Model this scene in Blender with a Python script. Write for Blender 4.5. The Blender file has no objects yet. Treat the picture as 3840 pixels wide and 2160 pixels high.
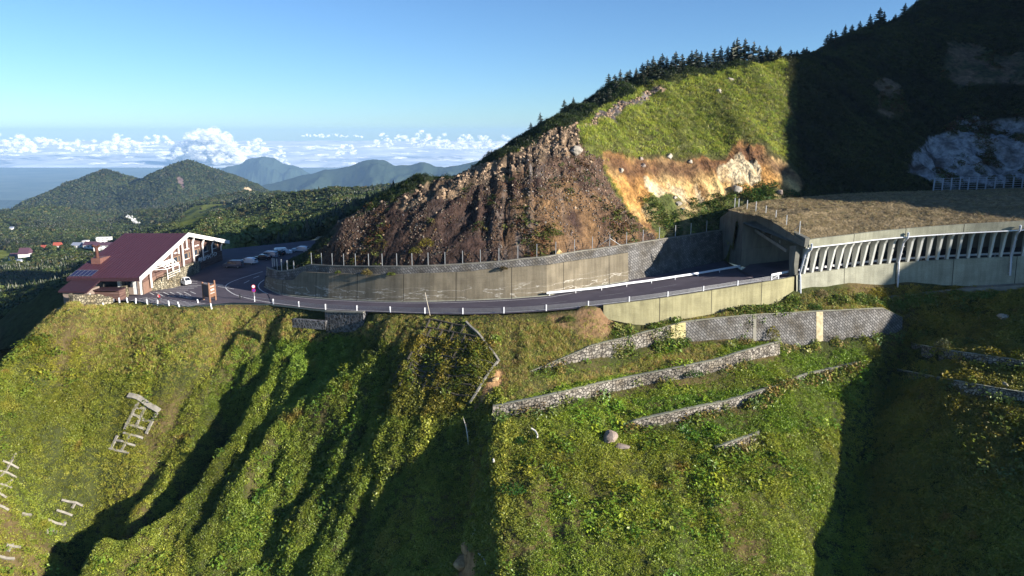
import bpy, math, random
import numpy as np
from mathutils import Vector, Matrix
R = math.radians
sc = bpy.context.scene
rng = np.random.default_rng(7)
random.seed(7)

# ---------------------------------------------------------------- camera, sky, sun, exposure
PITCH = R(11.9); FPX = 2742.0            # drone lens, picture 3840 wide
cam_d = bpy.data.cameras.new('camera'); cam = bpy.data.objects.new('camera', cam_d)
sc.collection.objects.link(cam); sc.camera = cam
cam.location = (0, 0, 0); cam.rotation_euler = (R(90) - PITCH, 0, 0)
cam_d.sensor_width = 36; cam_d.lens = 36 * FPX / 3840
cam_d.clip_start = 0.5; cam_d.clip_end = 300000
SUN = Vector((.85, -.42, .277)).normalized()
sun_el = math.asin(SUN.z); sun_az = math.atan2(SUN.x, SUN.y)
w = bpy.data.worlds.new('World'); sc.world = w; w.use_nodes = True
nt = w.node_tree; bg = nt.nodes['Background']
sky = nt.nodes.new('ShaderNodeTexSky'); sky.sky_type = 'NISHITA'; sky.sun_disc = False
sky.sun_elevation = sun_el; sky.sun_rotation = sun_az
sky.altitude = 2000; sky.air_density = 1.0; sky.dust_density = 0.6; sky.ozone_density = 2.5
hs = nt.nodes.new('ShaderNodeMix'); hs.data_type = 'RGBA'; hs.blend_type = 'MULTIPLY'; hs.inputs[0].default_value = 1; hs.inputs[7].default_value = (.70, .92, 1.13, 1)
nt.links.new(sky.outputs[0], hs.inputs[6]); nt.links.new(hs.outputs[2], bg.inputs['Color'])
bg.inputs['Strength'].default_value = 0.060
sd = bpy.data.lights.new('sun', 'SUN'); sun = bpy.data.objects.new('sun', sd); sc.collection.objects.link(sun)
sd.energy = 5.0; sd.angle = R(0.5); sd.color = (1.0, .92, .80)
sun.rotation_euler = SUN.to_track_quat('Z', 'Y').to_euler()
sc.view_settings.view_transform = 'Standard'; sc.view_settings.look = 'None'
sc.view_settings.exposure = 1.3; sc.view_settings.gamma = 1
sc.render.engine = 'CYCLES'
cy = sc.cycles; cy.use_denoising = True; cy.max_bounces = 5; cy.diffuse_bounces = 1; cy.glossy_bounces = 2
cy.transparent_max_bounces = 40; cy.volume_bounces = 0; cy.use_adaptive_sampling = True

# ---------------------------------------------------------------- geometry of the view: turns a bearing in the photo and a distance into a place
def dr(px, py):
    xc = (np.asarray(px, float) - 1920) / FPX; yc = (1080 - np.asarray(py, float)) / FPX
    c, s = math.cos(PITCH), math.sin(PITCH)
    return xc, c + yc * s, -s + yc * c
def P(px, py, D):
    x, y, z = dr(px, py); return np.array([x / y * D, D + 0 * x, z / y * D])
def PH(px, py, Z):
    x, y, z = dr(px, py); k = Z / z; return np.array([x * k, y * k, Z + 0 * x])
def proj(X, Y, Z):
    c, s = math.cos(PITCH), math.sin(PITCH)
    d = Y * c - Z * s; u = Y * s + Z * c
    return 1920 + FPX * X / d, 1080 - FPX * u / d
def inpoly(px, py, poly):
    poly = np.array(poly, float); n = len(poly); r = np.zeros(np.shape(px), bool); j = n - 1
    for i in range(n):
        xi, yi = poly[i]; xj, yj = poly[j]
        c = ((yi > py) != (yj > py)) & (px < (xj - xi) * (py - yi) / (yj - yi + 1e-9) + xi)
        r ^= c; j = i
    return r
def hashn(ix, iy, seed):
    h = (ix.astype(np.int64) * 374761393 + iy.astype(np.int64) * 668265263 + seed * 1442695041) & 0xffffffff
    h = ((h ^ (h >> 13)) * 1274126177) & 0xffffffff
    return ((h ^ (h >> 16)) & 0xffff) / 65535.0
def vn(x, y, seed=0):
    x = np.asarray(x, float); y = np.asarray(y, float)
    ix = np.floor(x); iy = np.floor(y); fx = x - ix; fy = y - iy
    fx = fx * fx * (3 - 2 * fx); fy = fy * fy * (3 - 2 * fy)
    ix = ix.astype(np.int64); iy = iy.astype(np.int64)
    a = hashn(ix, iy, seed); b = hashn(ix + 1, iy, seed); c = hashn(ix, iy + 1, seed); d = hashn(ix + 1, iy + 1, seed)
    return (a + (b - a) * fx) * (1 - fy) + (c + (d - c) * fx) * fy - .5
def fbm(x, y, seed=0, o=4, g=.5):
    v = 0; a = 1
    for k in range(o):
        v = v + a * vn(np.asarray(x) * 2 ** k + 17.3 * k, np.asarray(y) * 2 ** k - 9.1 * k, seed + k); a *= g
    return v
def ridged(x, y, seed=0, o=4):
    v = 0; a = 1
    for k in range(o):
        v = v + a * (.5 - abs(vn(np.asarray(x) * 2 ** k + 5.7 * k, np.asarray(y) * 2 ** k, seed + k)) * 2); a *= .5
    return v
def tps(C, Z, smooth=0.0):
    C = np.array(C, float); Z = np.array(Z, float); n = len(C)
    def U(d2): return np.where(d2 > 1e-9, .5 * d2 * np.log(d2 + 1e-12), 0)
    sc_ = np.std(C); Cn = C / sc_
    K = U(((Cn[:, None] - Cn[None]) ** 2).sum(-1)) + smooth * np.eye(n)
    A = np.zeros((n + 3, n + 3)); A[:n, :n] = K; A[:n, n] = 1; A[:n, n + 1:] = Cn
    A[n, :n] = 1; A[n + 1:, :n] = Cn.T
    s = np.linalg.solve(A, np.concatenate([Z, [0, 0, 0]]))
    def f(x, y):
        q = np.stack([np.ravel(x), np.ravel(y)], 1) / sc_; out = np.empty(len(q))
        for i in range(0, len(q), 20000):
            b = q[i:i + 20000]
            out[i:i + 20000] = U(((b[:, None] - Cn[None]) ** 2).sum(-1)) @ s[:n] + s[n] + b @ s[n + 1:]
        return out.reshape(np.shape(x))
    return f

# ---------------------------------------------------------------- object helpers
COL = sc.collection
def tag(o, label=None, cat=None, group=None, kind=None):
    if label: o['label'] = label
    if cat: o['category'] = cat
    if group: o['group'] = group
    if kind: o['kind'] = kind
    return o
def empty(name, loc=(0, 0, 0), rz=0, **k):
    o = bpy.data.objects.new(name, None); COL.objects.link(o); o.location = loc; o.rotation_euler = (0, 0, rz)
    o.empty_display_size = .3
    return tag(o, **k)
def obj(name, V, Fc, mat, parent=None, uv=None, smooth=False, world=False, **k):
    """one mesh object; world=True: V in world coordinates, moved into the parent's frame"""
    me = bpy.data.meshes.new(name); V = np.asarray(V, float)
    if world and parent is not None:
        M_ = (Matrix.Translation(parent.location) @ parent.rotation_euler.to_matrix().to_4x4()).inverted()
        M_ = np.array(M_); V = V @ M_[:3, :3].T + M_[:3, 3]
    if isinstance(Fc, np.ndarray) and Fc.ndim == 2:
        n, kk = Fc.shape
        me.vertices.add(len(V)); me.vertices.foreach_set('co', V.astype(np.float32).ravel())
        me.loops.add(n * kk); me.loops.foreach_set('vertex_index', Fc.astype(np.int32).ravel())
        me.polygons.add(n); me.polygons.foreach_set('loop_start', np.arange(0, n * kk, kk, dtype=np.int32))
        me.update(calc_edges=True)
    else:
        me.from_pydata([tuple(map(float, v)) for v in V], [], [tuple(map(int, f)) for f in Fc])
    if uv is not None:
        l = me.uv_layers.new(name='UVMap'); vi = np.empty(len(me.loops), np.int32); me.loops.foreach_get('vertex_index', vi)
        l.data.foreach_set('uv', np.asarray(uv, np.float32)[vi].ravel())
    if smooth: me.polygons.foreach_set('use_smooth', np.ones(len(me.polygons), bool))
    if mat: me.materials.append(mat)
    o = bpy.data.objects.new(name, me); COL.objects.link(o)
    if parent is not None: o.parent = parent
    return tag(o, **k)
def setcol(o, col, name='Col'):
    a = o.data.attributes.new(name, 'FLOAT_COLOR', 'POINT')
    c = np.ones((len(o.data.vertices), 4), np.float32); c[:, :3] = col; a.data.foreach_set('color', c.ravel())
def gridf(nu, nv):
    i = np.arange(nu * nv).reshape(nv, nu)
    return np.stack([i[:-1, :-1], i[:-1, 1:], i[1:, 1:], i[1:, :-1]], -1).reshape(-1, 4)
class MB:
    def __init__(s): s.v = []; s.f = []
    def add(s, V, Fc):
        n = len(s.v); s.v += [tuple(map(float, v)) for v in V]; s.f += [tuple(int(i) + n for i in f) for f in Fc]; return s
    def box(s, c, d, rz=0, ry=0):
        c = Vector(c); h = Vector(d) / 2; Rm = Matrix.Rotation(rz, 3, 'Z') @ Matrix.Rotation(ry, 3, 'Y')
        V = [c + Rm @ Vector((x * h.x, y * h.y, z * h.z)) for z in (-1, 1) for y in (-1, 1) for x in (-1, 1)]
        return s.add(V, [(0, 2, 3, 1), (4, 5, 7, 6), (0, 1, 5, 4), (2, 6, 7, 3), (0, 4, 6, 2), (1, 3, 7, 5)])
    def tube(s, a, b, r0, r1=None, n=8, cap=True):
        a = Vector(a); b = Vector(b); r1 = r0 if r1 is None else r1; d = (b - a).normalized()
        u = d.orthogonal().normalized(); v = d.cross(u)
        V = [a + (u * math.cos(t) + v * math.sin(t)) * r0 for t in [2 * math.pi * i / n for i in range(n)]]
        V += [b + (u * math.cos(t) + v * math.sin(t)) * r1 for t in [2 * math.pi * i / n for i in range(n)]]
        Fs = [(i, (i + 1) % n, n + (i + 1) % n, n + i) for i in range(n)]
        if cap: Fs += [tuple(range(n - 1, -1, -1)), tuple(range(n, 2 * n))]
        return s.add(V, Fs)
    def path(s, pts, r, n=6):
        for a, b in zip(pts[:-1], pts[1:]): s.tube(a, b, r, r, n)
        return s
    def prism(s, prof, o, ax, az, ay, th):
        """profile (a,b) pairs spanned by ax, az at origin o, extruded +-th/2 along ay"""
        o = Vector(o); ax = Vector(ax); az = Vector(az); ay = Vector(ay).normalized()
        n = len(prof); V = [o + ax * a + az * b + ay * (th / 2 * k) for k in (-1, 1) for a, b in prof]
        Fs = [tuple(range(n)), tuple(range(2 * n - 1, n - 1, -1))] + [(i, n + i, n + (i + 1) % n, (i + 1) % n) for i in range(n)]
        return s.add(V, Fs)
    def build(s, name, mat, parent=None, **k): return obj(name, s.v, s.f, mat, parent, **k)
def rs(poly, n):
    poly = np.array(poly, float); d = np.r_[0, np.cumsum(np.linalg.norm(np.diff(poly, axis=0), axis=1))]
    t = np.linspace(0, d[-1], n); return np.stack([np.interp(t, d, poly[:, k]) for k in range(poly.shape[1])], 1)
def smooth_poly(poly, n):
    """Catmull-Rom through the points, then even spacing"""
    p = np.array(poly, float); q = np.vstack([2 * p[0] - p[1], p, 2 * p[-1] - p[-2]]); out = []
    for i in range(len(p) - 1):
        a, b, c, d = q[i:i + 4]
        for t in np.linspace(0, 1, 8, endpoint=False):
            out.append(.5 * (2 * b + (c - a) * t + (2 * a - 5 * b + 4 * c - d) * t * t + (3 * b - a - 3 * c + d) * t ** 3))
    out.append(p[-1]); return rs(out, n)
def copy_tree(o, parent=None):
    c = o.copy(); COL.objects.link(c); c.parent = parent
    for ch in list(o.children): copy_tree(ch, c)
    return c

# ---------------------------------------------------------------- materials
def mat(name, cols, scale=1.0, detail=6, rough=.9, bump=.2, bscale=None, stretch=(1, 1, 1), vcol=False, metal=0, spec=.3, coord='Object', rot=(0, 0, 0), pos=None, bdist=.05):
    m = bpy.data.materials.new(name); m.use_nodes = True; t = m.node_tree; N = t.nodes; L = t.links
    b = N['Principled BSDF']; b.inputs['Roughness'].default_value = rough; b.inputs['Metallic'].default_value = metal
    b.inputs['Specular IOR Level'].default_value = spec
    tc = N.new('ShaderNodeTexCoord'); mp = N.new('ShaderNodeMapping'); mp.inputs['Scale'].default_value = stretch; mp.inputs['Rotation'].default_value = rot
    L.new(tc.outputs[coord], mp.inputs[0])
    nz = N.new('ShaderNodeTexNoise'); nz.inputs['Scale'].default_value = scale; nz.inputs['Detail'].default_value = detail; nz.inputs['Roughness'].default_value = .62
    L.new(mp.outputs[0], nz.inputs['Vector'])
    cr = N.new('ShaderNodeValToRGB'); e = cr.color_ramp.elements
    while len(e) < len(cols): e.new(.5)
    for i, c in enumerate(cols):
        e[i].position = pos[i] if pos else .3 + .4 * i / max(1, len(cols) - 1); e[i].color = (*c, 1)
    L.new(nz.outputs[0], cr.inputs[0]); out = cr.outputs[0]
    if vcol:
        at = N.new('ShaderNodeAttribute'); at.attribute_name = 'Col'
        mx = N.new('ShaderNodeMix'); mx.data_type = 'RGBA'; mx.blend_type = 'MULTIPLY'; mx.inputs[0].default_value = 1
        L.new(at.outputs['Color'], mx.inputs[6]); L.new(out, mx.inputs[7]); out = mx.outputs[2]
    L.new(out, b.inputs['Base Color'])
    if bump:
        n2 = N.new('ShaderNodeTexNoise'); n2.inputs['Scale'].default_value = bscale or scale * 3; n2.inputs['Detail'].default_value = 8
        L.new(mp.outputs[0], n2.inputs['Vector'])
        bp = N.new('ShaderNodeBump'); bp.inputs['Strength'].default_value = bump; bp.inputs['Distance'].default_value = bdist
        L.new(n2.outputs[0], bp.inputs['Height']); L.new(bp.outputs[0], b.inputs['Normal'])
    m['out'] = 1
    return m
def paint(name, col, rough=.5, var=.1, metal=0, spec=.4):
    c = np.array(col); return mat(name, [tuple(c * (1 - var)), tuple(np.minimum(c * (1 + var * .6), 1))], 2.0, 4, rough, .03, metal=metal, spec=spec)
def masonry(name, stone, joint, size, kind='voronoi', rot=0, var=.35, bump=.6, uv='UV', stain=None):
    m = bpy.data.materials.new(name); m.use_nodes = True; t = m.node_tree; N = t.nodes; L = t.links
    b = N['Principled BSDF']; b.inputs['Roughness'].default_value = .92; b.inputs['Specular IOR Level'].default_value = .2
    tc = N.new('ShaderNodeTexCoord'); mp = N.new('ShaderNodeMapping'); mp.inputs['Rotation'].default_value = (0, 0, rot)
    L.new(tc.outputs[uv], mp.inputs[0])
    if kind == 'voronoi':
        v = N.new('ShaderNodeTexVoronoi'); v.feature = 'DISTANCE_TO_EDGE'; v.inputs['Scale'].default_value = 1 / size; v.inputs['Randomness'].default_value = .75
        v2 = N.new('ShaderNodeTexVoronoi'); v2.inputs['Scale'].default_value = 1 / size; v2.inputs['Randomness'].default_value = .75
        L.new(mp.outputs[0], v.inputs['Vector']); L.new(mp.outputs[0], v2.inputs['Vector'])
        r = N.new('ShaderNodeMapRange'); r.inputs[1].default_value = .02; r.inputs[2].default_value = .12; L.new(v.outputs['Distance'], r.inputs[0]); fac = r.outputs[0]
        sep = N.new('ShaderNodeSeparateColor'); L.new(v2.outputs['Color'], sep.inputs[0]); rnd = sep.outputs[0]
    else:
        v = N.new('ShaderNodeTexBrick'); v.inputs['Scale'].default_value = 1; v.inputs['Brick Width'].default_value = size * 1.5; v.inputs['Row Height'].default_value = size
        v.inputs['Mortar Size'].default_value = size * .12; v.inputs['Mortar Smooth'].default_value = .3
        v.inputs['Color1'].default_value = (0, 0, 0, 1); v.inputs['Color2'].default_value = (1, 1, 1, 1); v.inputs['Bias'].default_value = 0
        L.new(mp.outputs[0], v.inputs['Vector'])
        inv = N.new('ShaderNodeMath'); inv.operation = 'SUBTRACT'; inv.inputs[0].default_value = 1; L.new(v.outputs['Fac'], inv.inputs[1]); fac = inv.outputs[0]
        sep = N.new('ShaderNodeSeparateColor'); L.new(v.outputs['Color'], sep.inputs[0]); rnd = sep.outputs[0]
    cr = N.new('ShaderNodeValToRGB'); s = np.array(stone); cr.color_ramp.elements[0].color = (*(s * (1 - var)), 1); cr.color_ramp.elements[1].color = (*np.minimum(s * (1 + var), 1), 1)
    L.new(rnd, cr.inputs[0])
    nz = N.new('ShaderNodeTexNoise'); nz.inputs['Scale'].default_value = .35; nz.inputs['Detail'].default_value = 6; L.new(tc.outputs[uv], nz.inputs['Vector'])
    c2 = N.new('ShaderNodeValToRGB'); c2.color_ramp.elements[0].position = .35; c2.color_ramp.elements[0].color = (*(stain or (.55, .5, .42)), 1); c2.color_ramp.elements[1].position = .6; c2.color_ramp.elements[1].color = (1.05, 1.05, 1.05, 1)
    L.new(nz.outputs[0], c2.inputs[0])
    mu = N.new('ShaderNodeMix'); mu.data_type = 'RGBA'; mu.blend_type = 'MULTIPLY'; mu.inputs[0].default_value = 1; L.new(cr.outputs[0], mu.inputs[6]); L.new(c2.outputs[0], mu.inputs[7])
    mx = N.new('ShaderNodeMix'); mx.data_type = 'RGBA'; mx.inputs[6].default_value = (*joint, 1); L.new(fac, mx.inputs[0]); L.new(mu.outputs[2], mx.inputs[7])
    L.new(mx.outputs[2], b.inputs['Base Color'])
    bp = N.new('ShaderNodeBump'); bp.inputs['Strength'].default_value = bump; bp.inputs['Distance'].default_value = .12
    L.new(fac, bp.inputs['Height']); L.new(bp.outputs[0], b.inputs['Normal'])
    return m
def concrete(name, base, streak=.5, joints=True, eff=0.0):
    """cast concrete: blotches, vertical run-off streaks, panel joints, optional lime bloom near mid height (UV in metres)"""
    m = bpy.data.materials.new(name); m.use_nodes = True; t = m.node_tree; N = t.nodes; L = t.links
    b = N['Principled BSDF']; b.inputs['Roughness'].default_value = .9; b.inputs['Specular IOR Level'].default_value = .2
    tc = N.new('ShaderNodeTexCoord'); c = np.array(base)
    def noise(scale, st, det=6):
        mp = N.new('ShaderNodeMapping'); mp.inputs['Scale'].default_value = st; L.new(tc.outputs['UV'], mp.inputs[0])
        n = N.new('ShaderNodeTexNoise'); n.inputs['Scale'].default_value = scale; n.inputs['Detail'].default_value = det; L.new(mp.outputs[0], n.inputs['Vector']); return n.outputs[0]
    def ramp(src, a, ca, b_, cb):
        r = N.new('ShaderNodeValToRGB'); r.color_ramp.elements[0].position = a; r.color_ramp.elements[0].color = (*ca, 1)
        r.color_ramp.elements[1].position = b_; r.color_ramp.elements[1].color = (*cb, 1); L.new(src, r.inputs[0]); return r.outputs[0]
    def mul(a, b2, f=1.0, mode='MULTIPLY'):
        x = N.new('ShaderNodeMix'); x.data_type = 'RGBA'; x.blend_type = mode; x.inputs[0].default_value = f
        L.new(a, x.inputs[6]); L.new(b2, x.inputs[7]); return x.outputs[2]
    o = ramp(noise(.4, (1, 1, 1)), .3, tuple(c * .72), .7, tuple(c * 1.12))
    o = mul(o, ramp(noise(1.2, (1.6, .12, 1)), .38, (.45, .42, .36), .6, (1, 1, 1)), streak)
    o = mul(o, ramp(noise(6, (1, 1, 1)), .35, (.85, .85, .83), .65, (1.05, 1.05, 1.05)))
    if eff:
        n = noise(.55, (.25, 1.6, 1), 8); pk = N.new('ShaderNodeMath'); pk.operation = 'SUBTRACT'; pk.inputs[1].default_value = .52; L.new(n, pk.inputs[0])
        ab = N.new('ShaderNodeMath'); ab.operation = 'ABSOLUTE'; L.new(pk.outputs[0], ab.inputs[0])
        r = N.new('ShaderNodeMapRange'); r.inputs[1].default_value = .012; r.inputs[2].default_value = .004; L.new(ab.outputs[0], r.inputs[0])
        sp = N.new('ShaderNodeSeparateXYZ'); L.new(tc.outputs['UV'], sp.inputs[0])
        zr = N.new('ShaderNodeMapRange'); zr.inputs[1].default_value = 3.4; zr.inputs[2].default_value = 2.4; L.new(sp.outputs[1], zr.inputs[0])
        mm = N.new('ShaderNodeMath'); mm.operation = 'MULTIPLY'; L.new(r.outputs[0], mm.inputs[0]); L.new(zr.outputs[0], mm.inputs[1])
        m2 = N.new('ShaderNodeMath'); m2.operation = 'MULTIPLY'; m2.inputs[1].default_value = eff; L.new(mm.outputs[0], m2.inputs[0])
        x = N.new('ShaderNodeMix'); x.data_type = 'RGBA'; x.inputs[7].default_value = (.62, .6, .54, 1); L.new(m2.outputs[0], x.inputs[0]); L.new(o, x.inputs[6]); o = x.outputs[2]
    if joints:
        bk = N.new('ShaderNodeTexBrick'); bk.offset = 0; bk.inputs['Scale'].default_value = 1; bk.inputs['Brick Width'].default_value = 10.2; bk.inputs['Row Height'].default_value = 60
        bk.inputs['Mortar Size'].default_value = .06; bk.inputs['Mortar Smooth'].default_value = .1
        L.new(tc.outputs['UV'], bk.inputs['Vector'])
        x = N.new('ShaderNodeMix'); x.data_type = 'RGBA'; x.inputs[7].default_value = (.02, .018, .015, 1); L.new(bk.outputs['Fac'], x.inputs[0]); L.new(o, x.inputs[6]); o = x.outputs[2]
        b2 = N.new('ShaderNodeTexBrick'); b2.offset = 0; b2.inputs['Scale'].default_value = 1; b2.inputs['Brick Width'].default_value = 1.8; b2.inputs['Row Height'].default_value = .9
        b2.inputs['Mortar Size'].default_value = .015; L.new(tc.outputs['UV'], b2.inputs['Vector'])
        x = N.new('ShaderNodeMix'); x.data_type = 'RGBA'; x.blend_type = 'MULTIPLY'; x.inputs[7].default_value = (.8, .8, .78, 1); L.new(b2.outputs['Fac'], x.inputs[0]); L.new(o, x.inputs[6]); o = x.outputs[2]
    L.new(o, b.inputs['Base Color'])
    bp = N.new('ShaderNodeBump'); bp.inputs['Strength'].default_value = .25; bp.inputs['Distance'].default_value = .05
    L.new(noise(5, (1, 1, 1), 8), bp.inputs['Height']); L.new(bp.outputs[0], b.inputs['Normal'])
    return m

# terrain ground: colour comes from zones laid on the ground (vertex colours), broken up by noise
m_ground = mat('ground_soil', [(.55, .55, .55), (1, 1, 1), (1.35, 1.35, 1.3)], .9, 10, 1, .8, 2.5, vcol=True, spec=.05, bdist=.25)
m_rock = mat('rock_face', [(.4, .38, .36), (.95, .95, .95), (1.7, 1.65, 1.55)], .8, 12, .95, 1.0, 1.6, vcol=True, spec=.15, bdist=.5)
m_far = mat('far_ground', [(.6, .65, .6), (1, 1, 1), (1.3, 1.25, 1.1)], .02, 12, 1, 0, vcol=True, spec=.0)
m_asph = mat('asphalt', [(.072, .062, .078), (.108, .094, .114)], .25, 10, .92, .1, 30, spec=.15)
m_white = mat('road_paint', [(.45, .45, .45), (.78, .78, .76)], 3, 8, .7, .02)
m_conc_wall = concrete('weathered_concrete', (.20, .172, .125), .35, True, .5)
m_conc = concrete('pale_concrete', (.34, .34, .27), .25, True, 0)
m_conc_fin = mat('fin_concrete', [(.45, .46, .43), (.62, .62, .58)], .8, 8, .85, .1, 6, stretch=(1, 1, .3))
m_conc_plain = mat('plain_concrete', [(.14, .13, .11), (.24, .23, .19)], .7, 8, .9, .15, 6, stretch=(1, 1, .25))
m_block = masonry('concrete_blocks', (.10, .095, .10), (.02, .02, .02), .42, 'brick', R(45), .3, .5)
m_block_lt = masonry('pale_blocks', (.165, .16, .155), (.03, .03, .03), .42, 'brick', R(45), .3, .5)
m_stone = masonry('field_stone', (.26, .24, .21), (.045, .04, .035), .5, 'voronoi', 0, .35, .9)
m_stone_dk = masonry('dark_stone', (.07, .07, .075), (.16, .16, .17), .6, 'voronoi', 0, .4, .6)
m_stone_house = masonry('garden_stone', (.30, .27, .20), (.06, .055, .04), .45, 'voronoi', 0, .5, 1.0, 'Object')
m_steel = paint('galvanised_steel', (.42, .43, .44), .5, .15, .5)
m_wpaint = paint('white_steel', (.82, .83, .86), .4, .05)
m_dark = paint('dark_steel', (.03, .03, .035), .5, .2)
m_pipe = paint('grey_pipe', (.45, .48, .55), .4, .1)
m_rust = mat('rusty_steel', [(.05, .022, .018), (.12, .05, .035)], 3, 6, .8, .1)

# ================================================================ ROAD (near edge and wall side taken from survey of the bend)
LOT = -32.2
zx = [0, 1027, 1304, 1655, 2120, 2703, 3002, 3400, 3840]; zz = [-32.2, -32.1, -31.1, -29.8, -28.4, -26.4, -25.2, -23.6, -21.9]
def zr(px): return np.interp(px, zx, zz)
near_px = [(1027, 1140), (1107, 1148), (1201, 1158.5), (1304, 1164), (1413, 1168.5), (1527, 1172.5), (1655, 1176), (1804, 1176), (1960, 1170), (2120, 1158.5), (2277.5, 1143), (2427, 1125), (2569, 1104.5), (2703, 1082.8), (2837, 1062), (2915, 1049), (3002, 1032), (3096, 1020), (3224, 1003), (3386, 988), (3555, 977), (3727, 969.6), (3840, 965)]
near = np.array([PH(a, b, zr(a)) for a, b in near_px])
near = np.vstack([near, [104, 126.6, -20.9], [116, 120, -19.9]])
near = smooth_poly(near, 160)
far_px = [(991, 1072), (1036, 1096), (1098, 1108), (1230, 1119), (1405, 1127), (1502, 1129), (1618, 1128), (1754, 1124), (1900, 1118), (2050, 1106.5), (2188, 1078), (2371, 1049), (2475, 1030), (2670, 987), (2732, 975)]
farw = np.array([PH(a, b, zr(a)) for a, b in far_px])
def edgeY(X): return np.interp(X, near[:, 0], near[:, 1])
def edgeZ(X): return np.interp(X, near[:, 0], near[:, 2])
def fwY(X): return np.interp(X, farw[:, 0], farw[:, 1])
def on_curve(px, py, fY, off=0.0):
    lo, hi = 60., 260.
    for _ in range(50):
        mid = .5 * (lo + hi); p = P(px, py, mid)
        if mid > fY(p[0]) + off: hi = mid
        else: lo = mid
    return P(px, py, .5 * (lo + hi))
# outward normals of the near edge
tg = np.gradient(near[:, :2], axis=0); tg /= np.linalg.norm(tg, axis=1)[:, None]; nrm = np.stack([tg[:, 1], -tg[:, 0]], 1)
def off_near(X, o, dz=0.0):
    """point on the near-edge line at X, moved o metres outwards (towards the valley)"""
    x = np.interp(X, near[:, 0], near[:, 0]); nx = np.interp(X, near[:, 0], nrm[:, 0]); ny = np.interp(X, near[:, 0], nrm[:, 1])
    return np.stack([x + nx * o, edgeY(X) + ny * o, edgeZ(X) + dz], -1)
# arc length parametrisation of the near edge
nlen = np.r_[0, np.cumsum(np.linalg.norm(np.diff(near[:, :2], axis=0), axis=1))]
def X_at(s): return np.interp(s, nlen, near[:, 0])
def s_at(X): return np.interp(X, near[:, 0], nlen)

# road ribbon
n = 150
Xs = np.linspace(near[0, 0], near[-1, 0], n); A = off_near(Xs, .35, -.02)
Bp = []
for x in Xs:
    if x < 44.5:
        t = (x - near[0, 0]) / (44.5 - near[0, 0]); xf = farw[0, 0] + (45.5 - farw[0, 0]) * t
        Bp.append([xf, fwY(xf) + .3, 0])
    else:
        q = off_near(np.array([x]), -12.8)[0]; Bp.append(q)
Bp = np.array(Bp); Bp[:, 2] = edgeZ(Xs)
Bp[:, 2] = np.where(Bp[:, 0] < 46, np.interp(Bp[:, 0], farw[:, 0], farw[:, 2]), Bp[:, 2])
rows = [A + (Bp - A) * t for t in np.linspace(0, 1, 9)]
V = np.vstack(rows); road = obj('road', V, gridf(n, 9)[:, ::-1], m_asph, kind='structure')
# asphalt lot, level
lot_px = [(250, 1168), (290, 1150), (400, 1131), (480, 1126), (540, 1132), (600, 1141), (700, 1147), (780, 1142), (870, 1135), (950, 1136), (1027, 1140)]
lot_edge = np.array([PH(a, b, LOT) for a, b in lot_px])
lotV = [tuple(p) for p in lot_edge] + [tuple(PH(1036, 1096, LOT)), tuple(PH(991, 1072, LOT)), (-50, 165, LOT), (-46, 180, LOT), (-48, 215, LOT), (-60, 226, LOT), (-84, 205, LOT), (-88, 190, LOT), (-90, 150, LOT)]
lot = obj('parking_lot', lotV, [tuple(range(len(lotV)))], m_asph, kind='structure')

# ================================================================ LOWER HILLSIDE
cp = []
def c(px, py, D): q = P(px, py, D); cp.append((q[0], q[1], q[2]))
def cw(x, y, z): cp.append((x, y, z))
for p in lot_edge[1:-1]: cw(p[0], p[1] - .5, LOT - .15); cw(p[0], p[1] + 14, LOT - .3)
for x in np.arange(-44, 20, 6.5): cw(x, edgeY(x) - .5, edgeZ(x) - .15); cw(x, edgeY(x) + 10, edgeZ(x) - 1)
for px, top in [(200, None), (500, None), (900, None), (1300, None), (1700, None)]:
    D = {200: (121, 109, 93), 500: (130.8, 121, 108.5, 95.8), 900: (129.6, 120, 107.9, 95.4), 1300: (121.6, 112.8, 101.5, 90), 1700: (114, 105.9, 95.4, 84.6)}[px]
    ys = (1500, 1800, 2160) if px == 200 else (1300, 1500, 1800, 2160)
    for y, d in zip(ys, D): c(px, y, d)
c(200, 2700, 80); c(900, 2700, 81); c(1700, 2700, 73); c(2500, 2700, 73); c(3150, 2700, 77); c(3840, 2700, 68)
c(900, 3600, 60); c(2500, 3600, 52); c(3300, 3600, 58); c(100, 3600, 60); c(3900, 3600, 50)
for px, py, D in [(250, 1160, 138), (190, 1205, 133), (100, 1295, 126), (0, 1420, 118), (-200, 1650, 105), (-450, 2000, 90)]:
    q = P(px, py, D); cw(*q); cw(q[0] - 9, q[1] + 4, q[2] - 8.5); cw(q[0] - 22, q[1] + 12, q[2] - 15)
c(50, 1240, 163); c(-100, 1260, 175); c(0, 1100, 185)
# right side, below the road wall and the gallery
c(2280, 1180, 118.5); c(2400, 1196, 119.6); c(2500, 1200, 121.5); c(2700, 1185, 123.5); c(2817, 1168, 126)
c(2100, 1300, 113.5); c(2100, 1500, 106); c(2100, 1800, 94.5); c(2100, 2160, 83.5)
c(2300, 1360, 114); c(2500, 1293, 117.3); c(2500, 1437, 111.3); c(2500, 1594, 104.8); c(2500, 1800, 96); c(2500, 2160, 84)
c(2800, 1275, 120.5); c(2800, 1360, 116); c(2800, 1600, 106)
c(2975, 1150, 127); c(3200, 1135, 129.5); c(3400, 1110, 131.5); c(3600, 1085, 131.5); c(3840, 1065, 129.5)
c(3000, 1290, 123); c(3000, 1500, 111); c(3000, 1800, 99); c(3000, 2160, 87)
c(3400, 1205, 129); c(3340, 1400, 120); c(3230, 1700, 107.5); c(3160, 2160, 91.5)
c(3500, 1400, 114); c(3840, 1200, 119); c(3840, 1500, 104); c(3840, 1900, 88); c(3840, 2160, 80); c(3500, 1900, 93.5); c(3500, 1650, 103)
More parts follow.
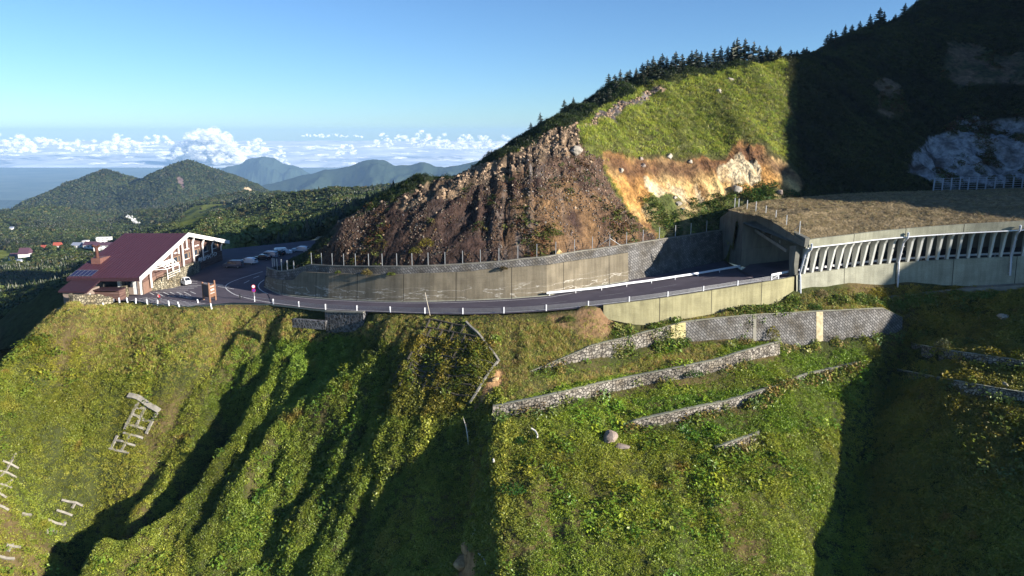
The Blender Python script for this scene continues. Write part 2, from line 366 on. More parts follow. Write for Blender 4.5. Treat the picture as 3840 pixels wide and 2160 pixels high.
cw(112, 118, -19); cw(105, 100, -27); cw(95, 80, -36); cw(84, 60, -46); cw(125, 105, -14); cw(120, 80, -26); cw(110, 55, -38)
cp = np.array(cp)
f_low = tps(cp[:, :2], cp[:, 2], 1e-4)
gx = np.arange(-135, 128.01, .6); gy = np.arange(38, 176.01, .6)
GX, GY = np.meshgrid(gx, gy)
ZB = f_low(GX, GY)
def sampler(Z, gx, gy):
    def f(x, y):
        u = np.clip((np.asarray(x) - gx[0]) / (gx[1] - gx[0]), 0, len(gx) - 1.001); v = np.clip((np.asarray(y) - gy[0]) / (gy[1] - gy[0]), 0, len(gy) - 1.001)
        i = u.astype(int); j = v.astype(int); a = u - i; b = v - j
        return (Z[j, i] * (1 - a) + Z[j, i + 1] * a) * (1 - b) + (Z[j + 1, i] * (1 - a) + Z[j + 1, i + 1] * a) * b
    return f
zl = sampler(ZB, gx, gy)
Dm = np.arange(60, 240, .15)
def hit(px, py, fz, dmin=60):
    q = P(px, py, Dm); z = fz(q[0], q[1]); below = (q[2] < z) & (Dm > dmin)
    k = np.argmax(below)
    if not below.any(): k = len(Dm) - 1
    d = Dm[k]; p = P(px, py, d); return p
def seg_dist(X, Y, line):
    """signed distance to a polyline in plan (positive = right of travel) and position along it"""
    best = np.full(X.shape, 1e9); sg = np.zeros(X.shape); tt = np.zeros(X.shape); L_ = np.r_[0, np.cumsum(np.linalg.norm(np.diff(line, axis=0), axis=1))]
    for i in range(len(line) - 1):
        a = line[i]; b = line[i + 1]; d = b - a; l2 = d @ d
        t = np.clip(((X - a[0]) * d[0] + (Y - a[1]) * d[1]) / l2, 0, 1)
        dx = X - a[0] - t * d[0]; dy = Y - a[1] - t * d[1]; ds = np.hypot(dx, dy); m_ = ds < best
        best = np.where(m_, ds, best); sg = np.where(m_, np.sign(dx * d[1] - dy * d[0]), sg); tt = np.where(m_, (L_[i] + t * math.sqrt(l2)) / L_[-1], tt)
    return best, sg, tt
def gully(path_px, amp, wr, wl, head=.12):
    """erosion channel: path runs downhill; wr = width of the bank on the photo's right, wl = on the left"""
    global ZB, zl
    line = np.array([hit(a, b, zl)[:2] for a, b in path_px]); d, s, t = seg_dist(GX, GY, line)
    wob = 1 + .5 * fbm(GX / 9, GY / 9, 5)
    wd = np.where(s < 0, wr, wl) * wob        # travelling towards the camera: photo-right is left of travel
    ZB = ZB - amp * np.clip(t / head, 0, 1) * np.clip(1 - d / np.maximum(wd, .5), 0, 1) ** 1.3
    zl = sampler(ZB, gx, gy)
gully([(1800, 1420), (1770, 1520), (1745, 1620), (1730, 1750), (1715, 1900), (1720, 2160), (1720, 2700)], 13.5, 5.0, 32, .3)
gully([(745, 1330), (650, 1500), (560, 1640), (430, 1800), (280, 1950), (90, 2160), (-200, 2500)], 12.5, 5.0, 22, .62)
gully([(1020, 1290), (900, 1470), (760, 1640), (600, 1830), (470, 1930), (300, 2060)], 6.5, 3.6, 12, .25)
gully([(1250, 1500), (1160, 1700), (1060, 1900), (960, 2160)], 3.6, 3, 9)
gully([(1500, 1300), (1400, 1450), (1340, 1600), (1280, 1700)], 2.4, 3, 7)
gully([(3420, 1215), (3340, 1390), (3270, 1560), (3220, 1720), (3175, 1900), (3160, 2160), (3160, 2700)], 4.0, 10, 3.2, .1)

# masonry terrace walls: bottoms follow the ground, the ground behind is filled to the coping
WALLS = {}
def terrace(key, top, bot, n=60, back=.25):
    base = smooth_poly([hit(a, b, zl) for a, b in bot], n)
    pxb = np.array([proj(*p) for p in base]); tp = np.array(top, float)
    T = []
    for p, (a, b) in zip(base, pxb):
        ty = np.interp(a, tp[:, 0], tp[:, 1]); h = max(.3, (b - ty) * p[1] / (FPX * .97)); T.append([p[0], p[1] + back * h, p[2] + h])
    T = np.array(T); WALLS[key] = (base, T); return base, T
terrace('B', [(1977, 1399), (2170, 1320), (2212, 1300), (2366, 1262), (2520, 1221.7), (2554, 1212), (2800, 1184.5), (2822, 1183), (3060, 1172), (3315, 1159.4), (3400, 1200)],
        [(1985, 1402), (2084, 1378), (2255, 1346), (2426, 1304), (2532, 1291), (2740, 1277), (2885, 1287), (3078, 1290), (3271, 1272), (3385, 1240)], 110)
terrace('C', [(1841, 1527), (2041, 1488), (2255, 1437), (2468, 1394.6), (2682, 1352), (2800, 1315.6), (2926, 1282.6)],
        [(1847, 1580), (2063, 1533), (2340, 1466), (2597, 1418), (2800, 1360), (2926, 1334)], 70)
terrace('D', [(2332, 1597), (2383, 1578), (2554, 1540), (2725, 1505), (2909, 1449), (3020, 1406), (3126, 1382), (3223, 1358)],
        [(2345, 1608), (2400, 1611), (2554, 1583), (2767, 1529), (2885, 1480), (3030, 1427), (3150, 1398), (3223, 1374)], 60)
terrace('E', [(2678, 1681), (2740, 1659), (2800, 1640), (2850, 1623)], [(2682, 1703), (2740, 1698), (2803, 1673), (2850, 1645)], 20)
terrace('F', [(3421, 1290), (3580, 1319), (3840, 1355), (4000, 1375)], [(3421, 1306), (3580, 1350), (3840, 1387), (4000, 1405)], 30)
terrace('G', [(3363, 1386), (3585, 1430), (3840, 1473), (4000, 1498)], [(3363, 1406), (3585, 1458), (3840, 1508), (4000, 1530)], 30)
# ledge in front of the gallery wall and top of wall B
ZL = ZB.copy()
for key, (b, T) in WALLS.items():
    o = np.argsort(b[:, 0]); by = np.interp(GX, b[o, 0], b[o, 1], left=1e9, right=1e9); tz = np.interp(GX, T[o, 0], T[o, 2]); ty = np.interp(GX, T[o, 0], T[o, 1])
    beh = GY - ty
    fill = (beh > .25) & (beh < 9) & (by < 1e8)
    ZL = np.where(fill, np.maximum(ZL, tz - .12 + .05 * beh), ZL)
    ZL = np.where((beh <= .25) & (beh > -.8) & (by < 1e8), np.minimum(ZL, np.interp(GX, b[o, 0], b[o, 2]) + .2), ZL)
# keep the hillside under the road and lot, and off their edges
eY = np.where(GX < lot_edge[-1, 0], np.interp(GX, lot_edge[:, 0], lot_edge[:, 1], left=200), edgeY(GX))
eZ = np.where(GX < lot_edge[-1, 0], LOT, edgeZ(GX))
amp = np.clip((eY - GY) / 5, 0, 1)
rough = fbm(GX / 14, GY / 14, 11) * 1.1 + fbm(GX / 3.2, GY / 4.2, 3) * .75 + ridged(GX / 5, GY / 16, 8) * .7
lc = np.clip((GX + 62) / 10, 0, 1) * np.clip((-6 - GX) / 8, 0, 1)
UU = GX * .84 - GY * .54; VV = GX * .54 + GY * .84
rough = rough + lc * ((ridged(UU / 6.5, VV / 22, 91, 3) - .6) * 2.5 + (ridged(UU / 3.2, VV / 9, 95, 3) - .6) * 1.3 + (ridged((UU + VV * .5) / 5, VV / 8, 97, 3) - .6) * 1.0)
for key, (b, T) in WALLS.items():
    o = np.argsort(b[:, 0]); dy = np.abs(GY - np.interp(GX, b[o, 0], b[o, 1], left=1e9, right=1e9)); amp = amp * np.where(dy < 3, np.clip(dy / 6, .1, 1), 1)
ZL = ZL + rough * amp * np.where(GX > 25, .5, 1)
cvx = np.exp(-(((GX + 31.5) / 5.5) ** 4)) * np.clip((GY - 117) / 4, 0, 1) * (GY < eY)
ZL = ZL - cvx * 2.6
ZL = np.where(GY > eY - .3, np.minimum(ZL, eZ - .35 - np.clip(GY - eY, 0, 6) * .5), ZL)
ZL = np.where((GY > eY - .3) & (GX < -92), np.minimum(f_low(GX, GY), ZL), ZL)
zlow = sampler(ZL, gx, gy)
V = np.stack([GX.ravel(), GY.ravel(), ZL.ravel()], 1)
keep = gridf(len(gx), len(gy)); cen = V[keep].mean(1)
keep = keep[cen[:, 1] < np.where(cen[:, 0] < -92, 1e9, np.interp(cen[:, 0], gx, eY[0]) + 9)]
px_, py_ = proj(GX, GY, ZL)
def mixc(a, b, t): return a * (1 - t[..., None]) + np.array(b) * t[..., None]
colr = np.zeros(GX.shape + (3,)) + (.045, .052, .018)
colr = mixc(colr, (.13, .09, .045), np.clip(fbm(GX / 10, GY / 10, 21) * 1.6, 0, .7))
bare = inpoly(px_, py_, [(2040, 1178), (2180, 1164), (2290, 1150), (2300, 1200), (2310, 1260), (2230, 1275), (2100, 1235)])
colr = mixc(colr, (.20, .125, .07), bare * np.clip(.8 + fbm(GX / 2, GY / 2, 4), 0, 1))
scar = inpoly(px_, py_, [(1870, 1372), (1890, 1400), (1882, 1440), (1820, 1500), (1785, 1520), (1830, 1420)])
colr = mixc(colr, (.34, .2, .1), scar * 1.0)
strm = inpoly(px_, py_, [(1690, 2200), (1720, 2060), (1760, 2040), (1790, 2080), (1780, 2160), (1760, 2250)])
colr = mixc(colr, (.36, .22, .11), strm * 1.0)
hill = obj('hillside', V, keep, m_ground, smooth=True, kind='structure')
setcol(hill, colr.reshape(-1, 3))

# ================================================================ MOUNTAIN ABOVE THE ROAD
cp = []
def wt(px, py): q = on_curve(px, py, fwY, 2.1); return q
wtop_px = [(1012, 1008), (1051, 1018), (1100, 1012), (1164, 993), (1288, 998), (1443, 999), (1537, 998.6), (1653, 995), (1781, 987), (1870, 981), (1955, 971), (2085, 956), (2219, 936), (2351, 917), (2471, 898), (2584, 882), (2654, 870), (2708, 863)]
wtop = np.array([wt(a, b) for a, b in wtop_px])
for p in wtop[3:]: cw(p[0], p[1] + .4, p[2] - .1)
cw(-50, 158, -29); cw(-46, 151, -28); cw(-47, 168, -31); cw(-44, 182, -32); cw(-44, 200, -33)
c(1245, 868, 156); c(1110, 965, 160); c(1180, 925, 158)
for px, L_ in {1290: [(910, 142), (830, 145.4)], 1400: [(900, 141), (775, 146)], 1500: [(860, 140.1), (735, 146.5)], 1640: [(820, 140), (672, 148)], 1800: [(800, 139.9), (645, 147.6)], 1940: [(780, 139.9), (585, 149.6)],
               2090: [(750, 141.5), (600, 148.9), (492, 154.8), (435, 171)], 2161: [(465, 156.5)], 2350: [(760, 149), (600, 158), (450, 170), (330, 186)], 2600: [(730, 160), (600, 166.6), (450, 180), (300, 194), (262, 201)],
               2850: [(760, 158), (700, 164), (560, 172), (400, 187), (240, 204)], 3000: [(743, 163), (600, 174), (400, 193), (200, 216)], 3300: [(725, 168), (500, 188), (300, 211), (80, 244)],
               3600: [(716, 172), (500, 192), (300, 216), (80, 249), (-100, 284)], 3840: [(708, 172), (500, 190), (300, 210), (0, 252), (-200, 290)], 4200: [(690, 165), (400, 186), (100, 220), (-150, 262), (-350, 310)], 4500: [(600, 150), (0, 220), (-300, 290)]}.items():
    for y, d in L_: c(px, y, d)
# crest skyline: ground a little below the conifers
sky_px = [(1759, 640, 158), (1923, 548, 166), (2000, 500, 168), (2200, 385, 180), (2280, 352, 186), (2444, 300, 196), (2623, 262, 206), (2832, 238, 210), (2996, 205, 222), (3140, 150, 235), (3280, 100, 248), (3473, 10, 268), (3700, -110, 290), (3900, -240, 310), (4200, -420, 335)]
for px, y, d in sky_px:
    q = P(px, y, d); cw(*q); cw(q[0] - 6, q[1] + 14, q[2] - 6); cw(q[0] - 14, q[1] + 38, q[2] - 30)
cw(-40, 165, -24); cw(-30, 172, -22); cw(-15, 178, -20); cw(-40, 190, -32); cw(-20, 205, -38); cw(10, 215, -36); cw(-30, 235, -48); cw(20, 260, -60)
# roof back edge of the gallery
roofb = np.array([P(a, b, d) for a, b, d in [(2727, 790, 146), (2850, 757, 158), (3000, 743, 163), (3250, 725, 168), (3600, 716, 172), (3840, 708, 172), (4300, 690, 160)]])
cp = np.array(cp); f_m = tps(cp[:, :2], cp[:, 2], 2e-4)
mx_ = np.arange(-54, 262.01, .55); my_ = np.arange(127, 345.01, .55)
MX, MY = np.meshgrid(mx_, my_); ZM = f_m(MX, MY); zm0 = sampler(ZM, mx_, my_)
mpx, mpy = proj(MX, MY, ZM)
wob = fbm(MX / 4, MY / 4, 31) * 26; mpx2 = mpx + wob; mpy2 = mpy + fbm(MX / 4, MY / 4, 37) * 26
ROCK = [(1120, 1040), (1180, 960), (1290, 822), (1400, 758), (1625, 680), (1759, 640), (1938, 570), (2087, 485), (2165, 455), (2190, 560), (2260, 590), (2290, 680), (2360, 790), (2420, 850), (2480, 905), (2351, 940), (2000, 990), (1500, 1030)]
CREST = [(1480, 750), (1625, 676), (1938, 560), (2087, 480), (2165, 450), (2180, 520), (2140, 590), (2040, 575), (1940, 635), (1700, 712), (1500, 770)]
SCREE = [(2130, 480), (2230, 440), (2330, 385), (2450, 330), (2500, 335), (2400, 375), (2330, 430), (2240, 458)]
SCARP = [(2250, 565), (2330, 575), (2400, 592), (2470, 582), (2560, 590), (2640, 560), (2720, 575), (2790, 525), (2860, 545), (2960, 600), (3000, 650), (3020, 720), (2960, 745), (2900, 690), (2780, 700), (2700, 720), (2640, 760), (2560, 755), (2500, 710), (2450, 720), (2400, 760), (2470, 880), (2430, 870), (2350, 760), (2300, 660)]
WHITE = [(2410, 650), (2470, 670), (2560, 690), (2620, 680), (2640, 730), (2580, 760), (2520, 730), (2440, 710)]
WHITE2 = [(2690, 600), (2780, 570), (2850, 600), (2850, 670), (2760, 680), (2690, 660)]
UNDER = [(2400, 760), (2500, 700), (2640, 745), (2780, 690), (2900, 680), (3000, 730), (2900, 770), (2740, 800), (2700, 870), (2480, 895)]
CLIFF = [(3400, 660), (3440, 560), (3480, 500), (3560, 470), (3620, 430), (3700, 440), (3840, 400), (4100, 380), (4100, 680), (3500, 690)]
GULL = [(3540, 180), (3640, 150), (3760, 200), (3860, 180), (3860, 300), (3700, 320), (3600, 330), (3540, 280)]
GULL2 = [(3280, 300), (3380, 290), (3400, 420), (3300, 430)]
def zone(poly, a=None, b=None): return inpoly(mpx2 if a is None else a, mpy2 if b is None else b, poly)
z_rock = zone(ROCK); z_crest = zone(CREST); z_scree = zone(SCREE); z_scarp = zone(SCARP) & ~z_rock; z_w = zone(WHITE) | zone(WHITE2); z_cliff = zone(CLIFF); z_gull = zone(GULL) | zone(GULL2); z_under = zone(UNDER) & ~z_scarp
# grooves run down the fall line of the cut
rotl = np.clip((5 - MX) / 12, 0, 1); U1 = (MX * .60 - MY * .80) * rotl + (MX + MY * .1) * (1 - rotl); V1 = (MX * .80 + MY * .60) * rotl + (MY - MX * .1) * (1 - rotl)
g1 = ridged(U1 / 3.4, V1 / 15, 41, 5); g2 = ridged(MX / 1.6, MY / 1.6, 47, 4); g3 = ridged((MX * .8 + MY * .2) / 1.9, MY / 9, 52, 4)
def soft(mask, k=3):
    m_ = mask.astype(float)
    for _ in range(k): m_ = (m_ + np.roll(m_, 1, 0) + np.roll(m_, -1, 0) + np.roll(m_, 1, 1) + np.roll(m_, -1, 1)) / 5
    return m_
sr, scr, ssp, scl = soft(z_rock), soft(z_crest | z_scree), soft(z_scarp | z_w), soft(z_cliff)
big = fbm(MX / 18, MY / 18, 60) * 2.0 + fbm(MX / 6, MY / 6, 61) * .8
nearwall = np.clip((MY - fwY(MX) - 3) / 6, 0, 1)
ZM = ZM + nearwall * (big * .55 + sr * ((g1 - .5) * (.55 + .6 * rotl) + (g2 - .5) * .7 + ridged(MX / .9, MY / .9, 49, 3) * .2 + ridged(U1 / 10, V1 / 26, 77, 3) * (.9 + 1.0 * rotl) - .7) + scr * (g2 - .3) * 1.0 + ssp * ((g3 - .5) * 1.1 - .6) + scl * ((ridged((MX + MY * .2) / 6, MY / 14, 55, 5) - .5) * 3.0 - .5)
                      + (1 - sr) * (1 - ssp) * (1 - scl) * (fbm(MX / 2.5, MY / 2.5, 66) * .5 + ridged((MX + MY * .5) / 9, MY / 28, 68, 3) * 1.7 - .8))
# cut away in front: behind the wall, under the gallery fill, at the parking side
front = np.where(MX < 45.5, fwY(MX) + 2.6, np.interp(MX, roofb[:, 0], roofb[:, 1]))
lip = np.where(MX < 45.5, np.interp(MX, wtop[:, 0], wtop[:, 2]) - .15, np.interp(MX, roofb[:, 0], roofb[:, 2]) - .2)
ZM = np.where(MY < front + 1.2, np.minimum(ZM, lip), ZM)
ZM = np.where(MY < front, lip - 1.2 - (front - MY) * 2.0, ZM)
V = np.stack([MX.ravel(), MY.ravel(), ZM.ravel()], 1); Fm = gridf(len(mx_), len(my_)); cen = V[Fm].mean(1)
Fm = Fm[(cen[:, 1] > np.interp(cen[:, 0], mx_, front[0]) - 1.6) & (cen[:, 1] > 131 + 0 * cen[:, 0]) & ~((cen[:, 0] < -46) & (cen[:, 1] < 156)) & ~((cen[:, 0] < -49)) & (cen[:, 0] < .76 * cen[:, 1] + 16)]
zm = sampler(ZM, mx_, my_)
grass_c = (.075, .085, .022)
col = np.zeros(MX.shape + (3,)) + grass_c
col = np.where((mpx > 2990)[..., None], col * .25, col); col = mixc(col, (.05, .05, .02), np.clip(fbm(MX / 12, MY / 12, 71) * 1.5, 0, .6))  # grass soil on the right side darkened to deepen the spur's shade
nz = fbm(MX / 3, MY / 3, 81); nz2 = fbm(MX / 9, MY / 9, 83)
rk = np.zeros_like(col) + (.085, .055, .040)
rk = mixc(rk, (.13, .08, .045), np.clip(nz2 * 2.2, 0, 1)); rk = mixc(rk, (.17, .155, .15), np.clip(fbm(U1 / 1.6, V1 / 9, 87) * 2 - .35, 0, 1))
rk = mixc(rk, (.030, .019, .017), rotl * .75)  # left of the cut darkened, partly for shade on faces turned from the sun
rk = mixc(rk, (.045, .028, .024), np.clip(-nz * 2.2, 0, 1)); rk = mixc(rk, (.16, .095, .045), np.clip(inpoly(mpx2, mpy2, [(1960, 700), (2160, 640), (2300, 760), (2400, 900), (2000, 960)]) * (.55 + nz), 0, .85))
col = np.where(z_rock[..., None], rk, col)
cr_ = mixc(np.zeros_like(col) + (.22, .155, .10), (.06, .045, .035), np.clip(.5 + nz * 2, 0, 1)); col = np.where((z_crest & z_rock | z_crest)[..., None], cr_, col)
col = np.where(z_scree[..., None], mixc(np.zeros_like(col) + (.17, .15, .15), (.05, .045, .045), np.clip(.5 + nz * 2, 0, 1)), col)
sp_ = mixc(np.zeros_like(col) + (.36, .20, .065), (.46, .33, .15), np.clip(nz2 * 2.4 + .2, 0, 1)); sp_ = mixc(sp_, (.17, .08, .03), np.clip(-nz * 1.7, 0, .8)); col = np.where(z_scarp[..., None], sp_, col)
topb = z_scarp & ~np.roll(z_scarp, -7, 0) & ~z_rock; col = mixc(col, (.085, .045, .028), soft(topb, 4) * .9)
col = np.where((z_w & z_scarp)[..., None], mixc(np.zeros_like(col) + (.46, .38, .25), (.36, .23, .10), np.clip(.3 + nz * 2, 0, 1)), col)
col = np.where(z_under[..., None], mixc(np.zeros_like(col) + (.07, .085, .025), (.33, .24, .13), np.clip(nz * 2.2, 0, .9)), col)
col = np.where(z_cliff[..., None], mixc(np.zeros_like(col) + (.34, .34, .35), (.08, .065, .06), np.clip(-fbm(MX / 5, MY / 5, 93) * 2 + .1, 0, 1)), col)
col = np.where((z_gull & ~z_cliff)[..., None], mixc(np.zeros_like(col) + (.16, .11, .07), (.06, .06, .03), np.clip(.5 + nz * 2, 0, 1)), col)
lfm = inpoly(mpx2, mpy2, [(1000, 1000), (1500, 760), (2165, 455), (2240, 415), (2330, 362), (2430, 322), (2560, 292), (2720, 268), (2900, 235), (2900, -100), (1000, -100)]) | inpoly(mpx, mpy, [(940, 1060), (1200, 992), (1250, 900), (1300, 825), (1000, 900)]); lfm = lfm & ~z_rock & ~z_crest & ~z_scree; col = np.where(lfm[..., None], np.zeros_like(col) + (.018, .026, .012), col)  # left flank behind the crest coloured near black for its shade
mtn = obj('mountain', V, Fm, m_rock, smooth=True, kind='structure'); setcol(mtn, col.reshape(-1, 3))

# spur on the far right of the valley, out of the frame: its crest throws the evening shade across the valley head
su = np.arange(112, 330, 2.5); sv = np.arange(-120, 300, 3.0); SX, SY = np.meshgrid(su, sv)
crest = np.clip(.54 * SY - 19.5, -35, 110) - 6 * np.clip((100 - SY) / 35, 0, 1) + fbm(SY / 16, SY * 0, 5) * 6
low = np.clip(-14 + (SY - 118) * .45, -60, 40)
t = np.clip((SX - 112) / 88, 0, 1); SZ = low + (crest - low) * t ** 1.15 + fbm(SX / 20, SY / 20, 9) * 5 * np.sin(np.pi * t) - np.clip(SX - 200, 0, 200) * .45
Fs_ = gridf(len(su), len(sv)); Vs_ = np.stack([SX.ravel(), SY.ravel(), SZ.ravel()], 1); cs_ = Vs_[Fs_].mean(1)
Fs_ = Fs_[cs_[:, 0] > .76 * cs_[:, 1] + 10]
spur = obj('valley_spur', Vs_, Fs_, m_ground, smooth=True, kind='structure'); setcol(spur, (.06, .065, .022))

# ================================================================ WALLS, GALLERY, BARRIERS
def sweep(rows):
    rows = [np.asarray(r, float) for r in rows]; n = len(rows[0]); V = np.vstack(rows)
    u = np.r_[0, np.cumsum(np.linalg.norm(np.diff(rows[0], axis=0), axis=1))]; v = 0; UV = []
    for i, r in enumerate(rows):
        if i: v += np.linalg.norm(rows[i] - rows[i - 1], axis=1).mean() if i != 1 else 0
        if i == 1: vv = np.linalg.norm(rows[1] - rows[0], axis=1); v = vv.mean(); UV.append(np.stack([u, vv], 1)); continue
        UV.append(np.stack([u, np.full(n, v)], 1))
    return V, gridf(n, len(rows)), np.vstack(UV)
def sweep_obj(name, rows, m, parent=None, closed=True, **k):
    V, Fc, uv = sweep(rows); n = len(rows[0]); Fc = [tuple(f) for f in Fc]
    if closed:
        L_ = len(rows); Fc += [tuple((L_ - 1) * n + j if t == 0 else (L_ - 1) * n + j + 1 for j, t in []) ] if False else []
        Fc.append(tuple(i * n for i in range(L_))); Fc.append(tuple(i * n + n - 1 for i in range(L_ - 1, -1, -1)))
    return obj(name, V, Fc, m, parent, uv=uv, world=parent is not None, **k)

# --- big retaining wall on the mountain side of the road
X0, X1 = farw[0, 0] + .2, 46.0
n = 120; Xs = np.linspace(X0, X1, n)
def fz(X): return np.interp(X, farw[:, 0], farw[:, 2])
tz = np.interp(Xs, wtop[:, 0], wtop[:, 2]); bz = fz(Xs)
def at_wall(Xs, o, z): return np.stack([Xs, fwY(Xs) + o, z], 1)
wall = empty('retaining_wall', (-5, fwY(-5), fz(-5)), label='long curved grey retaining wall on the inside of the road bend, pale concrete below and dark blockwork above', cat='retaining wall')
sweep_obj('block_face', [at_wall(Xs, 0, bz - .5), at_wall(Xs, 1.9, tz), at_wall(Xs, 2.6, tz + .02), at_wall(Xs, 2.7, tz - 2)], m_block_lt, wall)
trn_px = [(996, 1036), (1060, 1050), (1098, 1052), (1129, 1020), (1261, 1026), (1443, 1030), (1599, 1026), (1770, 1019), (1800, 1013), (2013.5, 997), (2227, 969), (2356, 948)]
trn = np.array([on_curve(a, b, fwY, 1.0) for a, b in trn_px])
Xc = np.linspace(X0, trn[-1, 0], 100); zt = np.interp(Xc, trn[:, 0], trn[:, 2])
k = (zt - fz(Xc)) / (np.interp(Xc, wtop[:, 0], wtop[:, 2]) - fz(Xc))
sweep_obj('concrete_face', [at_wall(Xc, -.4, fz(Xc) - .5), at_wall(Xc, 1.9 * k - .32, zt), at_wall(Xc, 1.9 * k + .3, zt + .03)], m_conc_wall, wall)
sweep_obj('coping', [at_wall(Xs, 1.82, tz - .05), at_wall(Xs, 1.82, tz + .12), at_wall(Xs, 2.5, tz + .12), at_wall(Xs, 2.5, tz - .05)], m_conc_plain, wall)
sweep_obj('gutter_kerb', [at_wall(Xc, -.75, fz(Xc) - .1), at_wall(Xc, -.75, fz(Xc) + .12), at_wall(Xc, -.45, fz(Xc) + .14), at_wall(Xc, -.42, fz(Xc) - .1)], m_conc, wall)
cl = smooth_poly([(farw[0, 0] + .2, farw[0, 1]), (-53.3, 158), (-51.5, 164), (-47, 174), (-44, 186)], 24)
def off2(l, o):
    t = np.gradient(l, axis=0); t /= np.linalg.norm(t, axis=1)[:, None]; return l + np.stack([t[:, 1], -t[:, 0]], 1) * o
def z3(l, z): return np.column_stack([l, np.full(len(l), z) if np.isscalar(z) else z])
cwl = empty('retaining_wall', (-53, 158, LOT), label='low rounded concrete wall end where the road turns behind the hill', cat='retaining wall')
ztop = np.linspace(np.interp(-53, wtop[:, 0], wtop[:, 2]), -29.6, 24)
sweep_obj('concrete_face', [z3(off2(cl, -.35), LOT - .4), z3(off2(cl, .2), ztop - 1.5), z3(off2(cl, .8), ztop - 1.48)], m_conc_wall, cwl)
sweep_obj('block_face', [z3(off2(cl, .1), LOT - .2), z3(off2(cl, .9), ztop), z3(off2(cl, 1.6), ztop + .02), z3(off2(cl, 1.7), ztop - 2)], m_block, cwl)

# --- wall under the road (valley side)
bpx = [(2240, 1160), (2278, 1172), (2374, 1192), (2537, 1197), (2700, 1180), (2817, 1163), (2954, 1140)]
bp = np.array([on_curve(a, b, edgeY, -.9) for a, b in bpx])
Xs = np.linspace(15.0, 50.6, 50); bz = np.interp(Xs, bp[:, 0], bp[:, 2])
rw = empty('road_wall', tuple(off_near(np.array([33.]), .6)[0]), label='yellowish concrete wall holding up the road edge left of the gallery', cat='retaining wall')
tz = edgeZ(Xs)
def st(Xs, o, z):
    a = off_near(Xs, o); a[:, 2] = z; return a
sweep_obj('concrete_face', [st(Xs, .95, bz - 1.2), st(Xs, .65, tz + .15), st(Xs, .25, tz + .16), st(Xs, .2, tz - 1)], concrete('yellowish_concrete', (.30, .28, .165), .3, True, 0), rw)  # wall concrete of a yellowish tone
# --- wall under the gallery
bpx = [(2960, 1136), (2975, 1131), (3178, 1113), (3351, 1096), (3563, 1075), (3840, 1058), (4000, 1050)]
bp = np.array([on_curve(a, b, edgeY, -.9) for a, b in bpx])
Xs = np.linspace(50.9, 112, 80); bz = np.interp(Xs, bp[:, 0], bp[:, 2]); tz = edgeZ(Xs)
gw = empty('gallery_wall', tuple(off_near(np.array([70.]), .6)[0]), label='tall pale concrete wall standing below the open columns of the gallery', cat='retaining wall')
sweep_obj('concrete_face', [st(Xs, 1.3, bz - .2), st(Xs, .75, tz + .35), st(Xs, .0, tz + .36), st(Xs, -.1, tz - 1)], m_conc, gw)
sweep_obj('ledge', [st(Xs, 3.3, bz - 2.6), st(Xs, 2.9, bz - .15), st(Xs, 1.1, bz - .1), st(Xs, 1.0, bz - 2)], m_conc_plain, gw)

# --- snow gallery
gal = empty('avalanche_gallery', tuple(off_near(np.array([52.]), 0)[0]), label='long concrete avalanche gallery over the road with slanted columns and a gravel covered roof', cat='gallery')
def fan(X, z0=0):
    i = int(np.searchsorted(near[:, 0], X)); i = min(max(i, 1), len(near) - 1); return nrm[i], tg[i]
s0 = s_at(52.9); sp = 1.755; fins = [float(X_at(s0 + sp * k)) for k in range(34)]
proto = None; prof = [(0.25, 0.36), (1.15, 4.35), (2.15, 5.75), (-.5, 5.75), (-.4, .36)]
for k, x in enumerate(fins):
    p = off_near(np.array([x]), .35)[0]; nn, tt_ = fan(x)
    if proto is None:
        mb = MB().prism(prof, (0, 0, 0), (0, -1, 0), (0, 0, 1), (1, 0, 0), .38); proto = mb.build('column', m_conc_fin, gal); c_ = proto
    else:
        c_ = proto.copy(); COL.objects.link(c_); c_.parent = gal
    c_.location = Vector(p) - gal.location; c_.rotation_euler = (0, 0, math.atan2(tt_[1], tt_[0]))
Xg = np.linspace(50.6, 113, 80)
sweep_obj('fascia', [st(Xg, 2.2, edgeZ(Xg) + 5.5), st(Xg, 2.62, edgeZ(Xg) + 5.55), st(Xg, 2.62, edgeZ(Xg) + 7.0), st(Xg, 2.2, edgeZ(Xg) + 7.02), st(Xg, 2.15, edgeZ(Xg) + 5.5)], concrete('fascia_concrete', (.31, .31, .24), .25, True, 0), gal)
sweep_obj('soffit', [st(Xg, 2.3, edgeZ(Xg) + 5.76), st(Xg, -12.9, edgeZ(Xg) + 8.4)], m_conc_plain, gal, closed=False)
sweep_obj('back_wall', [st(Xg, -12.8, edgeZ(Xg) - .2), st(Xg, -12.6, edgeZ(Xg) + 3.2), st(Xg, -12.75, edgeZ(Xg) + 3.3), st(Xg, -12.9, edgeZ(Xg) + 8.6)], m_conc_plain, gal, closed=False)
# roof fill: gravel and dry tufts, rising to the hillside
nX = 140; Xr = np.linspace(50.3, 116, nX); front_r = st(Xr, 2.3, edgeZ(Xr) + 6.9)
bk = smooth_poly(roofb, nX); bk[:, 2] += .15
